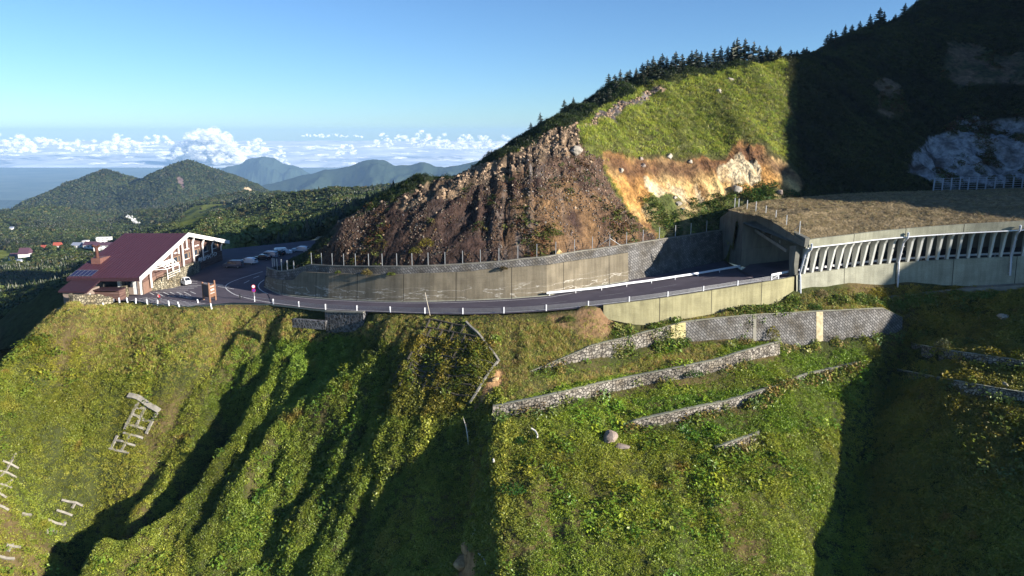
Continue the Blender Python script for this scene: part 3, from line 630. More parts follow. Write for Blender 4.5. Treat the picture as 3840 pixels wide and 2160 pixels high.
# left side follows the portal top
rowsR = []
for j, t in enumerate(np.linspace(0, 1, 60)):
    r = front_r + (bk - front_r) * t
    zc = front_r[:, 2] + 3.0 * np.clip(t / .4, 0, 1) + (bk[:, 2] - front_r[:, 2] - 3.0) * np.clip((t - .4) / .6, 0, 1)
    r[:, 2] = np.where(t < 1, zc, bk[:, 2]) + (fbm(r[:, 0] / 1.3, r[:, 1] / 1.0, 15) * .28 + fbm(r[:, 0] / 7, r[:, 1] / 7, 16) * .5) * min(1, 6 * t) * min(1, (1 - t) * 8)
    rowsR.append(r)
V = np.vstack(rowsR); m_gravel = mat('roof_gravel', [(.10, .075, .04), (.18, .14, .08), (.27, .21, .13)], .9, 10, 1, .9, 2.2, spec=.05, bdist=.3)
roof = obj('roof_fill', V, gridf(nX, 60), m_gravel, gal, world=True, smooth=True)
# portal frame across the road
Apt = off_near(np.array([50.9]), 0)[0]; pB = np.array([47.6, 143.4, -26.0]); pC = np.array([45.2, 152.5, -26.2])
m_portal = concrete('portal_concrete', (.18, .18, .16), .4, False, 0)
d = pB - Apt; d2 = d[:2] / np.linalg.norm(d[:2]); nn = np.array([-d2[1], d2[0]])
if nn[0] > 0: nn = -nn     # faces the traffic, towards -X
def slab(pts, nvec, th, name, m, parent):
    V = [Vector(p) for p in pts] + [Vector(p) - Vector((nvec[0], nvec[1], 0)) * th for p in pts]; n_ = len(pts)
    Fc = [tuple(range(n_)), tuple(range(2 * n_ - 1, n_ - 1, -1))] + [(i, n_ + i, n_ + (i + 1) % n_, (i + 1) % n_) for i in range(n_)]
    u = [(math.hypot(p[0] - pts[0][0], p[1] - pts[0][1]), p[2] - pts[0][2]) for p in pts] * 2
    return obj(name, V, Fc, m, parent, uv=u, world=True)
def along(t, z): return np.array([Apt[0] + d[0] * t, Apt[1] + d[1] * t, z])
ztR, ztL = -17.9, -15.25
slab([along(-.19, ztR - 1.6), along(.96, -18.0), along(1.0, -18.0), along(1.0, ztL), along(-.2, ztR)], nn, .9, 'lintel', m_portal, gal)
slab([along(.0, -25.4), along(.09, -25.4), along(.12, -20), along(-.02, -19.6)], nn * 1.0, .9, 'portal_column', m_portal, gal)
e2 = pC - pB; nC = np.array([-e2[1], e2[0]]); nC = nC / np.linalg.norm(nC[:2]); nC = nC if nC[0] < 0 else -nC
pC2 = pB + (pC - pB) * 1.35
slab([pB + [0, 0, -.3], pB * [1, 1, 0] + [0, 0, ztL + .02], (pB + (pC - pB) * .85) * [1, 1, 0] + [0, 0, -15.0], pC2 * [1, 1, 0] + [0, 0, -17.5], pC2 + [0, 0, -.3]], nC, 1.0, 'wing_wall', m_portal, gal)
slab([along(.15, -20.6), along(.93, -18.15), along(.93, -18.75), along(.15, -21.2)], nn, -.35, 'lintel_beam', m_conc_plain, gal)
for t in (.35, .55, .75): MB().prism([(0, 0), (-.6, 0), (0, -.6)], along(t, -20.3 + t * 2.9), (nn[0], nn[1], 0), (0, 0, 1), (d2[0], d2[1], 0), .3).build('corbel', m_conc_plain, gal, world=True)
# gutter along the fascia foot
mb = MB(); g = st(np.linspace(51, 96, 30), 2.72, 0); g[:, 2] = edgeZ(g[:, 0]) + 5.45; mb.path([tuple(p) for p in g], .11, 6)
o_ = mb.build('gutter', m_wpaint, gal, world=True)
# drain pipes
def pipe(x, zb, lab):
    q = lambda o, z: tuple(st(np.array([x]), o, 0)[0][:2]) + (edgeZ(x) + z,)
    t = empty('drain_pipe', q(.9, zb), label=lab, cat='pipe', group='drain pipes down the gallery front')
    MB().path([q(2.9, 6.0), q(3.1, 6.3), q(3.0, 5.3), q(1.75, 4.3), q(.85, .6), q(1.0, .2), q(1.65, zb)], .17, 8).build('pipe', m_pipe, t, world=True)
    for z in (-.6, -2.6, 2.2, 3.6): MB().box(q(1.0 + (.28 * (z - .6) if z > 0 else .08 * abs(z)), z), (.5, .3, .12)).build('bracket', m_steel, t, world=True)
pipe(51.6, -5.0, 'bluish drain pipe at the mouth of the gallery beside its first column')
pipe(71.6, -5.0, 'bluish drain pipe in the middle of the gallery front where sun meets shade')
pipe(90.6, -3.0, 'drain pipe in the shade near the right end of the gallery front')

# --- terrace walls on the slope
labs = {'B': ('long curved block and stone wall across the slope just below the road and gallery', None), 'C': ('long sunlit cobbled stone wall running down left to a squared dark end, second down the slope', None),
        'D': ('partly overgrown cobbled wall, third down the slope', None), 'E': ('short cobbled stone stub wall, lowest on the sunny slope', None),
        'F': ('shaded stone wall on the far right slope, the upper of the two', None), 'G': ('shaded stone wall on the far right slope, the lower of the two with a pale rock on it', None)}
for key, (b, T) in WALLS.items():
    t = empty('terrace_wall', tuple(b[len(b) // 2]), label=labs[key][0], cat='stone wall', group='terrace walls on the slope')
    T1 = T + [0, .5, .0]; dn = b - [0, 0, .9]
    if key == 'B':
        px, _ = proj(*b.T); i = int(np.argmin(abs(px - 2522))); i2 = int(np.argmin(abs(px - 2578)))
        def seg(a, z, nm, m, pr=0.0): sweep_obj(nm, [dn[a:z] - [0, pr, 0], T[a:z] + [0, -pr, pr], T1[a:z] + [0, 0, pr]], m, t)
        seg(0, i + 1, 'stone_face', m_stone); seg(i, i2 + 1, 'cast_panel', mat('ochre_concrete', [(.42, .36, .16), (.55, .48, .26)], .8, 6, .9, .1), .03); seg(i2, len(b), 'block_face', m_block_lt)
        j = int(np.argmin(abs(px - 3065))); j2 = int(np.argmin(abs(px - 3090))); 
        seg(j, j2 + 1, 'runoff_strip', mat('limestained_concrete', [(.30, .25, .15), (.55, .48, .32)], 1.5, 8, .9, .2), .04)
        j = int(np.argmin(abs(px - 2826))); seg(j, j + 2, 'joint', m_conc_plain, .06)
    else: sweep_obj('stone_face', [dn, T, T1], m_stone, t)
    sweep_obj('coping', [T - [0, .06, .02], T + [0, -.06, .1], T1 + [0, .1, .1], T1 + [0, .1, -.3]], m_conc, t)

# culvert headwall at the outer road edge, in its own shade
A_ = P(1218, 1170, 128.3); B_ = P(1362, 1174, 125.2)
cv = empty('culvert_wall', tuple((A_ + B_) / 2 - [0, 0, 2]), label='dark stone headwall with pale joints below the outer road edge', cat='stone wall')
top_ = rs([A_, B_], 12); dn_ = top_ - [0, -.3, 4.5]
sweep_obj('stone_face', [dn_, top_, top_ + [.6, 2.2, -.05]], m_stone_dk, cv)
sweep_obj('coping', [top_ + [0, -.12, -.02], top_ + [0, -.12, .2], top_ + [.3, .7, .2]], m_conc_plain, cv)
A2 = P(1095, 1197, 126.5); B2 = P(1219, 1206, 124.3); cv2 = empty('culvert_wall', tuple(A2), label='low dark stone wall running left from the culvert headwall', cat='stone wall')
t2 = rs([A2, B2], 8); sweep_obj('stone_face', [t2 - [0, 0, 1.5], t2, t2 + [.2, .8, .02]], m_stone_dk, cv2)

# --- cable guard rail along the outer edge
gr = empty('cable_guardrail', tuple(off_near(np.array([0.]), .15)[0]), label='low cable guard rail with pale posts along the outer edge of the road', cat='guard rail')
s = 0; pr = None; smax = s_at(47.6); ends = []
while s < smax:
    x = float(X_at(s)); q = off_near(np.array([x]), .12)[0]; ends.append(q)
    if pr is None:
        pr = MB().box((0, 0, .45), (.17, .15, 1.06)).box((0, 0, 1.0), (.2, .18, .05)).build('post', m_wpaint, gr); o = pr
    else: o = pr.copy(); COL.objects.link(o); o.parent = gr
    o.location = Vector(q) - gr.location; s += 7.0
mb = MB().box((0, 0, .45), (.17, .15, 1.0)).tube((0, 0, .9), (-1.1, 0, .05), .05); q = off_near(np.array([47.6]), .12)[0]; o = mb.build('end_post', m_wpaint, gr); o.location = Vector(q) - gr.location; ends.append(q)
for k_ in range(5):
    g = off_near(np.linspace(near[0, 0], 47.6, 70), .05); g[:, 2] += .28 + .15 * k_
    MB().path([tuple(p) for p in g], .02, 4).build('cable', m_steel, gr, world=True)
# low end section by the lot
e2_ = empty('rail_end', tuple(PH(900, 1121, LOT)), label='short braced rail end on the left of the road sign', cat='guard rail')
MB().box((0, 0, .5), (.15, .15, 1.1)).tube((0, 0, 1), (1.0, -.1, .05), .05).tube((0, 0, .9), (.3, 0, 0), .05).build('post', m_dark, e2_)
MB().path([(0, 0, .9), tuple(off_near(np.array([near[0, 0]]), .1)[0] + [0, 0, .85] - PH(900, 1121, LOT))], .03, 4).build('cable', m_steel, e2_)

# --- white beam guard rail on the wall side
wb_px = [(2050, 1111), (2061, 1110), (2159, 1100), (2256, 1089), (2350, 1075), (2443, 1062.6), (2532, 1049), (2618, 1036), (2699, 1022), (2778, 1009)]
wb = np.array([PH(a, b, zr(a)) for a, b in wb_px])
wg = empty('beam_guardrail', tuple(wb[0]), label='bright white beam guard rail on the wall side of the road by the gallery mouth', cat='guard rail')
pp = None
for q in wb[1:]:
    if pp is None: pp = MB().tube((0, .12, -.1), (0, .12, .8), .07).build('post', m_wpaint, wg); o = pp
    else: o = pp.copy(); COL.objects.link(o); o.parent = wg
    o.location = Vector(q) - wg.location
bb = smooth_poly(wb, 50)
def beam(b_, par, m): sweep_obj('beam', [b_ + [0, dy, z] for dy, z in ((-.02, .40), (-.12, .46), (-.12, .52), (-.03, .58), (-.03, .62), (-.12, .68), (-.12, .74), (-.02, .80), (.03, .8), (.03, .4))], m, par)
beam(bb, wg, m_wpaint)
ig = empty('beam_guardrail', tuple(off_near(np.array([49.]), -1.8)[0]), label='white beam guard rail seen between the gallery columns', cat='guard rail')
Xi = np.linspace(47.5, 112, 60); bi = st(Xi, -1.5, edgeZ(Xi)); beam(bi, ig, m_wpaint)
pp = None
for x in np.arange(49, 112, 4.0):
    q = st(np.array([x]), -1.6, edgeZ(x))[0]
    if pp is None: pp = MB().tube((0, .1, 0), (0, .1, .8), .07).build('post', m_wpaint, ig); o = pp
    else: o = pp.copy(); COL.objects.link(o); o.parent = ig
    o.location = Vector(q) - ig.location

# --- rockfall fences
def fence(name, base, h, lab, wires=6, r=.055, pm=None, extra=None, sag=0):
    t = empty(name, tuple(base[0]), label=lab, cat='fence'); pr = None; pm = pm or m_steel
    for q in base:
        if pr is None: pr = MB().box((0, 0, h / 2 - .1), (r * 2, r * 2, h + .2)).build('post', pm, t); o = pr
        else: o = pr.copy(); COL.objects.link(o); o.parent = t
        o.location = Vector(q) - t.location
    for k_ in range(wires):
        z = h * (k_ + .6) / wires; MB().path([tuple(np.array(q) + [0, .06, z]) for q in base], .009, 4).build('wire', m_dark, t, world=True)
    return t
fx = [1169, 1207, 1247, 1290, 1334, 1383, 1434, 1488.5, 1545.6, 1606, 1669, 1735, 1801.6, 1871, 1942, 2013, 2084, 2154, 2221, 2286, 2349, 2411, 2472, 2532, 2590, 2649]
wpx, wpy = proj(*wtop.T)
fb = np.array([on_curve(a, np.interp(a, wpx, wpy), fwY, 2.2) for a in fx])
t = fence('rockfall_fence', fb, 2.45, 'tall wire rockfall fence on top of the long curved retaining wall')
q = fb[fx.index(2286)]; MB().tube(q + [0, 0, 1.7], q + [-2.2, .5, 0], .05).tube(q + [0, 0, 1.7], q + [2.1, .3, .3], .05).build('brace', m_steel, t, world=True)
fb2 = np.array([on_curve(a, b, fwY, 2.0) for a, b in [(1103, 1020), (1078.6, 1018), (1057, 1014)]] + [list(P(1040, 1009, 157)), list(P(1030, 1007, 160)), list(P(1023, 1005, 165))])
t = fence('rockfall_fence', fb2, 2.3, 'rusty mesh fence on the rounded wall end', 5, .09)
V = np.vstack([fb2 + [0, .1, .05], fb2 + [0, .1, 2.0]]); m_meshp = mat('rust_netting', [(.07, .03, .03), (.12, .05, .04)], 6, 4, .9, .1)
t['x'] = 1
pbx = [(2741, 789), (2768.5, 787), (2800, 790), (2832.6, 801), (2869.6, 818), (2907, 836), (2946.7, 857), (2996, 882)]
pb = []
for a, b in pbx:
    lo, hi = 110., 170.   # on the portal plane
    for _ in range(40):
        m_ = (lo + hi) / 2; p = P(a, b, m_); f = (p[:2] - Apt[:2]) @ nn
        if f < -.4: hi = m_
        else: lo = m_
    pb.append(P(a, b, m_))
pb = np.array(pb); tpar = ((pb[:, :2] - Apt[:2]) @ d2) / np.linalg.norm(d[:2])
pb = np.array([np.append(along(tp, 0)[:2] - nn * .45, ztR + (ztL - ztR) * min(1, (tp + .2) / 1.2)) for tp in np.clip(tpar, -.17, 1.6)])
t = fence('rockfall_fence', pb, 2.3, 'wire fence with dark posts along the sloping top of the gallery portal', 4, .075)
q = pb[-1]; MB().tube(q + [0, 0, 1.6], q + [-nn[0] * 0 + d2[0] * 1.8, d2[1] * 1.8, .4], .06).build('brace', m_steel, t, world=True)
rbk = rs([P(3500, 712, 171), P(3680, 708, 171.5), P(3900, 704, 171)], 13)
t = empty('rockfall_fence', tuple(rbk[0]), label='dark framed rockfall fence at the foot of the shaded white cliff behind the gallery roof', cat='fence')
pr = None
for q in rbk:
    if pr is None: pr = MB().box((0, 0, 1.2), (.22, .22, 3.0)).build('post', m_pipe, t); o = pr
    else: o = pr.copy(); COL.objects.link(o); o.parent = t
    o.location = Vector(q) - t.location
for k_ in range(6): MB().path([tuple(q + [0, 0, .1 + .5 * k_]) for q in rbk], .05, 4).build('rail', m_pipe, t, world=True)

# --- road markings
Am, Bm = A, Bp
def road_pt(i, t): return A[i] + (Bp[i] - A[i]) * t + [0, 0, .012]
def strip(name, idx, t0, t1, lab=None):
    V = np.vstack([[road_pt(i, t0) for i in idx], [road_pt(i, t1) for i in idx]]); return obj(name, V, gridf(len(idx), 2)[:, ::-1], m_white, kind='structure')
strip('road_edge_line', range(0, 150), .07, .088)
strip('road_edge_line', range(2, 72), .80, .815)
k_ = 3
V = []; Fc = []
while k_ < 92:
    idx = [k_, k_ + 2, k_ + 4]; v = [road_pt(i, .44) for i in idx] + [road_pt(i, .450) for i in idx]; n_ = len(V); V += v; Fc += [(n_, n_ + 1, n_ + 4, n_ + 3), (n_ + 1, n_ + 2, n_ + 5, n_ + 4)]; k_ += 9
obj('road_centre_line', V, [f[::-1] for f in Fc], mat('worn_paint', [(.10, .095, .10), (.3, .3, .3)], 3, 8, .8, .02), kind='structure')
def flat_line(pts, wd, z=LOT + .012): 
    p = np.array([PH(a, b, z) for a, b in pts]); 
    if len(p) > 2: p = smooth_poly(p, 30)
    t = np.gradient(p[:, :2], axis=0); t /= np.linalg.norm(t, axis=1)[:, None]; nn_ = np.stack([-t[:, 1], t[:, 0]], 1) * wd / 2
    a = p.copy(); a[:, :2] += nn_; b = p.copy(); b[:, :2] -= nn_; return np.vstack([b, a]), gridf(len(p), 2)
def lot_lines(name, lines, wd=.22, z=LOT + .012):
    mb = MB()
    for l in lines: v, f = flat_line(l, wd, z); mb.add(v, f)
    o = mb.build(name, m_white, kind='structure'); return o
s1x = lambda x, y: (200 + x / 3.22, 820 + y / 3.22)
lot_lines('lane_line', [[(1027, 1136), (960, 1125), (890, 1108), (858, 1091), (846, 1078), (852, 1066), (880, 1052), (930, 1035), (985, 1018)], [(991, 1049), (976, 1060), (969, 1072), (975, 1085), (1000, 1100), (1040, 1110)], [(915, 1062), (935, 1052)], [(950, 1043), (972, 1035)]], .2)
rowa = [[(a, b), (c2, d_)] for (a, b), (c2, d_) in [(s1x(1640, 755), s1x(1740, 755)), (s1x(1640, 783), s1x(1740, 783)), (s1x(1500, 805), s1x(1800, 805)), (s1x(1450, 823), s1x(1740, 823)), (s1x(1380, 840), s1x(1700, 840)), (s1x(1290, 862), s1x(1630, 862)), (s1x(1200, 888), s1x(1590, 884)),
        (s1x(1165, 893), s1x(1215, 920)), (s1x(1240, 888), s1x(1320, 930)), (s1x(1330, 888), s1x(1395, 918)), (s1x(1410, 888), s1x(1470, 915)), (s1x(1490, 886), s1x(1560, 915)), (s1x(1575, 884), s1x(1635, 912)), (s1x(1655, 880), s1x(1718, 905)), (s1x(1810, 770), s1x(2050, 800)), (s1x(1810, 783), s1x(2080, 812)), (s1x(1900, 800), s1x(2120, 828)), (s1x(1990, 820), s1x(2180, 848))]]
rowb = [[s1x(915 + k * 58 + 0, 995 + k * 5.2), s1x(1140 + k * 58, 948 + k * 6)] for k in range(13)]
lot_lines('parking_lines', rowa + rowb, .2)

# ================================================================ DRIVE-IN BUILDING
Z0 = LOT
m_roof = mat('roof_metal', [(.048, .017, .025), (.066, .024, .034)], .5, 6, .45, .15, 8, stretch=(4, .2, 1), spec=.4)
m_roofd = paint('eave_brown', (.035, .014, .02), .6, .2)
m_wood = mat('timber_cladding', [(.05, .028, .025), (.12, .07, .06), (.21, .14, .12)], 1.2, 8, .85, .5, 3, stretch=(.25, .25, 5), spec=.15)
m_wood2 = mat('weathered_boards', [(.16, .12, .10), (.30, .24, .20)], 1.2, 8, .85, .4, 3, stretch=(.3, .3, 4))
m_trim = paint('white_trim', (.85, .83, .80), .6, .06)
m_glass = mat('window_glass', [(.015, .02, .03), (.05, .06, .08)], .8, 3, .12, 0, spec=.8)
m_brownwall = paint('brown_panel', (.20, .12, .09), .8, .15)
bld = empty('drive_in_building', (-81, 166, Z0), label='big timber restaurant with a maroon gable roof and white trim behind the lot', cat='building')
def W(mb, name, m, par=None, **k): return mb.build(name, m, par or bld, world=True, **k)
XR, XL, YF, YR, YB = -74.0, -88.5, 142.6, 166.0, 189.5; ZR, ZF, ZBk = -22.2, -27.95, -27.4
def roofz(y): return ZR - (YR - y) * (ZR - ZF) / (YR - YF) if y < YR else ZR - (y - YR) * (ZR - ZBk) / (YB - YR)
def roof_slab(x0, x1, ys, th=.38):
    top = [(x, y, roofz(y)) for y in ys for x in (x0, x1)]; V = top + [(a, b, c_ - th) for a, b, c_ in top]; m_ = len(ys); F_ = []
    for i in range(m_ - 1): a = 2 * i; F_ += [(a, a + 1, a + 3, a + 2), (a + 2 * m_, a + 2 * m_ + 2, a + 2 * m_ + 3, a + 2 * m_ + 1)]
    for i in range(m_ - 1):
        for s_ in (0, 1): a = 2 * i + s_; F_.append((a, a + 2, a + 2 + 2 * m_, a + 2 * m_))
    F_ += [(0, 1, 1 + 2 * m_, 2 * m_), (2 * m_ - 2, 2 * m_ - 1, 4 * m_ - 1, 4 * m_ - 2)]
    return V, F_
rf = W(MB().add(*roof_slab(XL, XR, [YF, YR, YB])), 'roof', m_roof)
mb = MB()
for x in np.arange(XL + .5, XR, .62): mb.add([(x - .03, YF, ZF + .002), (x + .03, YF, ZF + .002), (x + .03, YR, ZR + .002), (x - .03, YR, ZR + .002), (x, YF, ZF + .07), (x, YR, ZR + .07)], [(0, 4, 5, 3), (4, 1, 2, 5)])
o = mb.build('roof_seam', m_roof, rf); o.location = -bld.location
W(MB().box(((XL + XR) / 2, YF - .06, ZF - .42), (XR - XL, .14, .62)), 'eave_board', m_roofd)
for (ya, za, yb, zb) in ((YF - .1, ZF, YR, ZR), (YR, ZR, YB + .1, ZBk)):
    W(MB().add([(XR + x, y, z + dz) for x in (0.002, .16) for (y, z) in ((ya, za), (yb, zb)) for dz in (.14, -.75)], [(0, 1, 3, 2), (4, 6, 7, 5), (0, 4, 5, 1), (2, 3, 7, 6), (0, 2, 6, 4), (1, 5, 7, 3)]), 'barge_board', m_trim)
# walls under the roof
xw = -75.5; n_ = 2
gv = [(xw, 146.4, Z0), (xw, 188.2, Z0), (xw, 188.2, roofz(188.2) - .4), (xw, YR, ZR - .4), (xw, 146.4, roofz(146.4) - .4)]
gv2 = [(-87.5, y, z) for _, y, z in gv]
W(MB().add(gv + gv2, [(0, 1, 2, 3, 4), (9, 8, 7, 6, 5), (0, 4, 9, 5), (1, 6, 7, 2)]), 'wall', m_wood)
W(MB().add([(xw + .05, 146.4, Z0), (xw + .05, 155.5, Z0 + .3), (xw + .05, 155.5, Z0 + 3.0), (xw + .05, 146.4, Z0 + 2.4)], [(0, 1, 2, 3)]), 'lower_wall', m_brownwall)
pmz = {159: 1.0, 164.5: 1.05, 170: 1.8, 175.3: 2.6, 180.7: 3.0, 186.3: 2.8, 148.9: .9, 144.4: .4}
for y, zb in pmz.items():
    zt_ = roofz(y) - .75; mb = MB().box((-74.9, y, (Z0 + zb + zt_ - 1.1) / 2), (.24, .26, zt_ - 1.1 - Z0 - zb))
    for k_ in range(4): mb.box((-74.9 + .12 * k_, y, zt_ - 1.0 + .28 * k_), (.34, .28, .24))
    W(mb, 'post', m_trim)
for y, z0_, z1_ in ((162.6, 2.9, -.9), (167.0, 5.6, -.9)):
    zt_ = roofz(y) - .75; W(MB().box((-74.95, y, (zt_ - 2.6 + zt_) / 2), (.22, .24, 2.6)), 'short_post', m_trim)
for i, y in enumerate([162.2, 167.6, 173, 178.4, 183.6]):
    fr = W(MB().box((xw + .08, y, Z0 + 3.9), (.2, 3.5, .18)).box((xw + .08, y, Z0 + 5.25), (.2, 3.5, .14)).box((xw + .08, y - 1.7, Z0 + 4.6), (.2, .16, 1.5)).box((xw + .08, y + 1.7, Z0 + 4.6), (.2, .16, 1.5)).box((xw + .08, y + .5, Z0 + 4.6), (.2, .3, 1.5)), 'window', paint('window_timber', (.30, .20, .13), .7, .2) if i == 0 else bpy.data.materials['window_timber'])
    g_ = MB().box((xw + .05, y, Z0 + 4.6), (.04, 3.3, 1.4)).build('pane', m_glass, fr); g_.location = -bld.location
    s_ = MB().box((xw + .22, y - .6, Z0 + 3.86), (.3, 2.2, .1)).build('sill', m_trim, fr); s_.location = -bld.location
    if i < 3:
        for k_ in range(3 if i else 2):
            W(MB().tube((xw + .05, y - .9 + k_ * .8, Z0 + 6.1), (xw + .35, y - .9 + k_ * .8, Z0 + 6.1), .16, .16, 10), 'globe_lamp', m_trim)
W(MB().add([(xw + 1.0, 156, Z0), (xw + 1.0, 171.5, Z0), (xw + 1.0, 171.5, Z0 + 2.6), (xw + 1.0, 156, Z0 + 2.6), (xw, 156, Z0), (xw, 171.5, Z0), (xw, 171.5, Z0 + 2.6), (xw, 156, Z0 + 2.6)], [(0, 1, 2, 3), (3, 2, 6, 7), (0, 3, 7, 4), (1, 5, 6, 2)]), 'stone_base', m_stone_house)
W(MB().box((xw + .1, 173.6, Z0 + 1.1), (.2, 1.2, 2.2)), 'door', m_dark)
W(MB().box((xw + .16, 172.3, Z0 + 1.2), (.2, .2, 2.4)), 'door_post', m_trim)
# front (eave) side
W(MB().box((-81.5, 146.5, Z0 + 1.6), (12, .3, 3.2)), 'front_wall', m_wood2)
for x in (-84.3, -79.4, -76.3):
    mb = MB().box((x, 144.9, Z0 + 1.9), (.55, .5, 3.0))
    for k_ in range(3): mb.box((x, 144.7 - .12 * k_, Z0 + 3.3 + .22 * k_), (.5, .5, .2))
    W(mb, 'stone_post', mat('white_stone', [(.45, .44, .42), (.8, .78, .75)], 2.5, 6, .8, .3) if x == -84.3 else bpy.data.materials['white_stone'])
W(MB().box((-81.9, 146.2, Z0 + 2.3), (3.6, .2, 1.3)), 'front_window', m_glass)
W(MB().box((-77.9, 146.2, Z0 + 2.3), (2.2, .2, 1.3)), 'front_window', m_glass)
# entrance pergola of white tube
z0p = Z0 + 2.8; mb = MB()
A0 = [(-74.9, 149.6), (-72.2, 150.6), (-72.2, 156.2), (-74.9, 156.2)]
def L3(a, b): mb.tube(a, b, .07, .07, 6)
eav = [(x, y, z0p + 1.7) for x, y in A0]; rid = [(-73.5, 149.9, z0p + 3.0), (-73.5, 156.2, z0p + 3.0)]
for a, b in ((0, 1), (1, 2), (2, 3), (3, 0)): L3(eav[a], eav[b])
L3(*rid)
for t_ in np.linspace(0, 1, 5):
    l = lambda a, b: tuple(np.array(a) + (np.array(b) - np.array(a)) * t_)
    L3(l(eav[0], eav[3]), l(*rid)); L3(l(eav[1], eav[2]), l(*rid))
for t_ in (.33, .66):
    for e0, e1 in ((0, 3), (1, 2)):
        f_ = lambda s_: tuple(np.array(eav[s_]) + (np.array(rid[0 if s_ in (0, 1) else 1]) - np.array(eav[s_])) * t_); L3(f_(e0), f_(e1))
W(mb, 'pergola_frame', m_trim)
for p in (eav[1], eav[2]): W(MB().tube((p[0], p[1], Z0 + 2.3), p, .09, .09, 8), 'pergola_post', m_trim)
mb = MB()
for k_ in range(3): mb.tube((-72.2, 150.6, Z0 + 2.6 + .45 * k_), (-72.2, 156.2, Z0 + 2.6 + .45 * k_), .05, .05, 6)
W(mb, 'handrail', m_trim)
# lettering on the gable
def text(body, size, loc, rot, m, parent, th=.03, name='lettering', sx=1.0):
    cu = bpy.data.curves.new(name, 'FONT'); cu.body = body; cu.size = size; cu.extrude = th; cu.offset = .02 * size; cu.align_x = 'CENTER'; cu.align_y = 'CENTER'; cu.space_character = sx
    cu.materials.append(m); tmp = bpy.data.objects.new('tmp', cu); COL.objects.link(tmp); bpy.context.view_layer.update(); me = bpy.data.meshes.new_from_object(tmp); bpy.data.objects.remove(tmp)
    o = bpy.data.objects.new(name, me); COL.objects.link(o); o.location = loc; o.rotation_euler = rot
    if parent: o.parent = parent; o.location = Vector(loc) - parent.location if parent.rotation_euler.z == 0 else loc
    return o
text('横手山ドライブイン', 1.25, (xw + .15, 178.9, Z0 + 2.3), (R(90), 0, R(90)), m_trim, bld)
# chimney, solar panels
cx, cyy = -86.1, 149.9; zc = roofz(cyy)
ch = W(MB().add([(cx - .95, cyy - .8, zc - .4), (cx + .95, cyy - .8, zc - .4), (cx + .95, cyy - .8, zc + .95), (cx - .95, cyy - .8, zc + .95), (cx - .95, cyy + 3.4, roofz(cyy + 3.4)), (cx + .95, cyy + 3.4, roofz(cyy + 3.4)), (cx + .95, cyy + .6, zc + .98), (cx - .95, cyy + .6, zc + .98)],
     [(0, 1, 2, 3), (3, 2, 6, 7), (7, 6, 5, 4), (1, 5, 6, 2), (0, 3, 7, 4)]), 'chimney_box', mat('brown_sheet', [(.13, .06, .05), (.18, .09, .075)], 2, 5, .6, .05))
p_ = MB().tube((cx, cyy, zc + .9), (cx, cyy, zc + 3.4), .33, .33, 14).tube((cx, cyy, zc + .9), (cx, cyy, zc + 1.0), .6, .6, 14).tube((cx, cyy, zc + 3.1), (cx - .75, cyy, zc + 3.6), .3, .2, 10).tube((cx, cyy, zc + 3.1), (cx + .75, cyy, zc + 3.6), .3, .2, 10).build('flue', m_rust, ch); p_.location = -bld.location
m_solar = mat('solar_glass', [(.012, .008, .035), (.03, .02, .06)], 1, 3, .18, 0, spec=.7)
def rp(x, y, o_): return (x, y, roofz(y) + o_)
sp_ = W(MB().add([rp(-88.3, 143.1, .1), rp(-83.9, 143.1, .1), rp(-83.9, 145.9, .1), rp(-88.3, 145.9, .1)] + [rp(-88.3, 143.1, .03), rp(-83.9, 143.1, .03), rp(-83.9, 145.9, .03), rp(-88.3, 145.9, .03)], [(0, 1, 2, 3), (0, 4, 5, 1), (1, 5, 6, 2)]), 'solar_panel', m_solar)
mb = MB()
for x in np.linspace(-88.3, -83.9, 6): mb.add([rp(x - .03, 143.1, .115), rp(x + .03, 143.1, .115), rp(x + .03, 145.9, .115), rp(x - .03, 145.9, .115)], [(0, 1, 2, 3)])
for y in (143.1, 145.9): mb.add([rp(-88.3, y - .04, .118), rp(-83.9, y - .04, .118), rp(-83.9, y + .04, .118), rp(-88.3, y + .04, .118)], [(0, 1, 2, 3)])
f_ = mb.build('panel_frame', m_steel, sp_); f_.location = -bld.location

# annex and canopy in front of the eave
an = empty('lean_to_shed', (-84.6, 141, Z0), label='low grey boarded shed with a maroon lean-to roof, left front of the restaurant', cat='shed')
MB().add([(-87.4, 137.6, -29.6), (-81.9, 137.6, -29.75), (-81.9, 142.9, -28.35), (-87.4, 142.9, -28.2)] + [(-87.4, 137.6, -29.9), (-81.9, 137.6, -30.05), (-81.9, 142.9, -28.65), (-87.4, 142.9, -28.5)], [(0, 1, 2, 3), (4, 7, 6, 5), (0, 4, 5, 1), (1, 5, 6, 2), (3, 2, 6, 7), (0, 3, 7, 4)]).build('roof', m_roofd, an, world=True)
MB().box((-84.5, 140.3, -31.6), (4.7, 4.4, 3.9)).build('wall', m_wood2, an, world=True)
MB().box((-82.1, 138.6, -31.2), (.1, .9, 1.6)).build('door', m_trim, an, world=True)
cnp = empty('wood_store', (-79.8, 141.6, Z0), label='flat dark roofed store with brown board front between the shed and the stone pier', cat='shed')
MB().box((-79.75, 141.6, -30.05), (5.2, 3.0, .18)).build('roof', m_roofd, cnp, world=True)
MB().box((-79.75, 141.8, -31.2), (4.9, 2.4, 2.15)).build('wall', m_wood, cnp, world=True)
def stone_strip(name, pts, hs, th, lab, z=LOT - .6):
    pts = np.array(pts, float); t = empty(name, (pts[0][0], pts[0][1], z), label=lab, cat='stone wall')
    l = smooth_poly(pts, 16); h = np.interp(np.linspace(0, 1, 16), np.linspace(0, 1, len(hs)), hs); j = fbm(l[:, 0] * 1.7, l[:, 1] * 1.7, 3) * .25
    sweep_obj('stone_face', [z3(l, z), z3(off2(l, -.05), LOT + h + j), z3(off2(l, -th), LOT + h + j), z3(off2(l, -th), z)], m_stone_house, t); return t
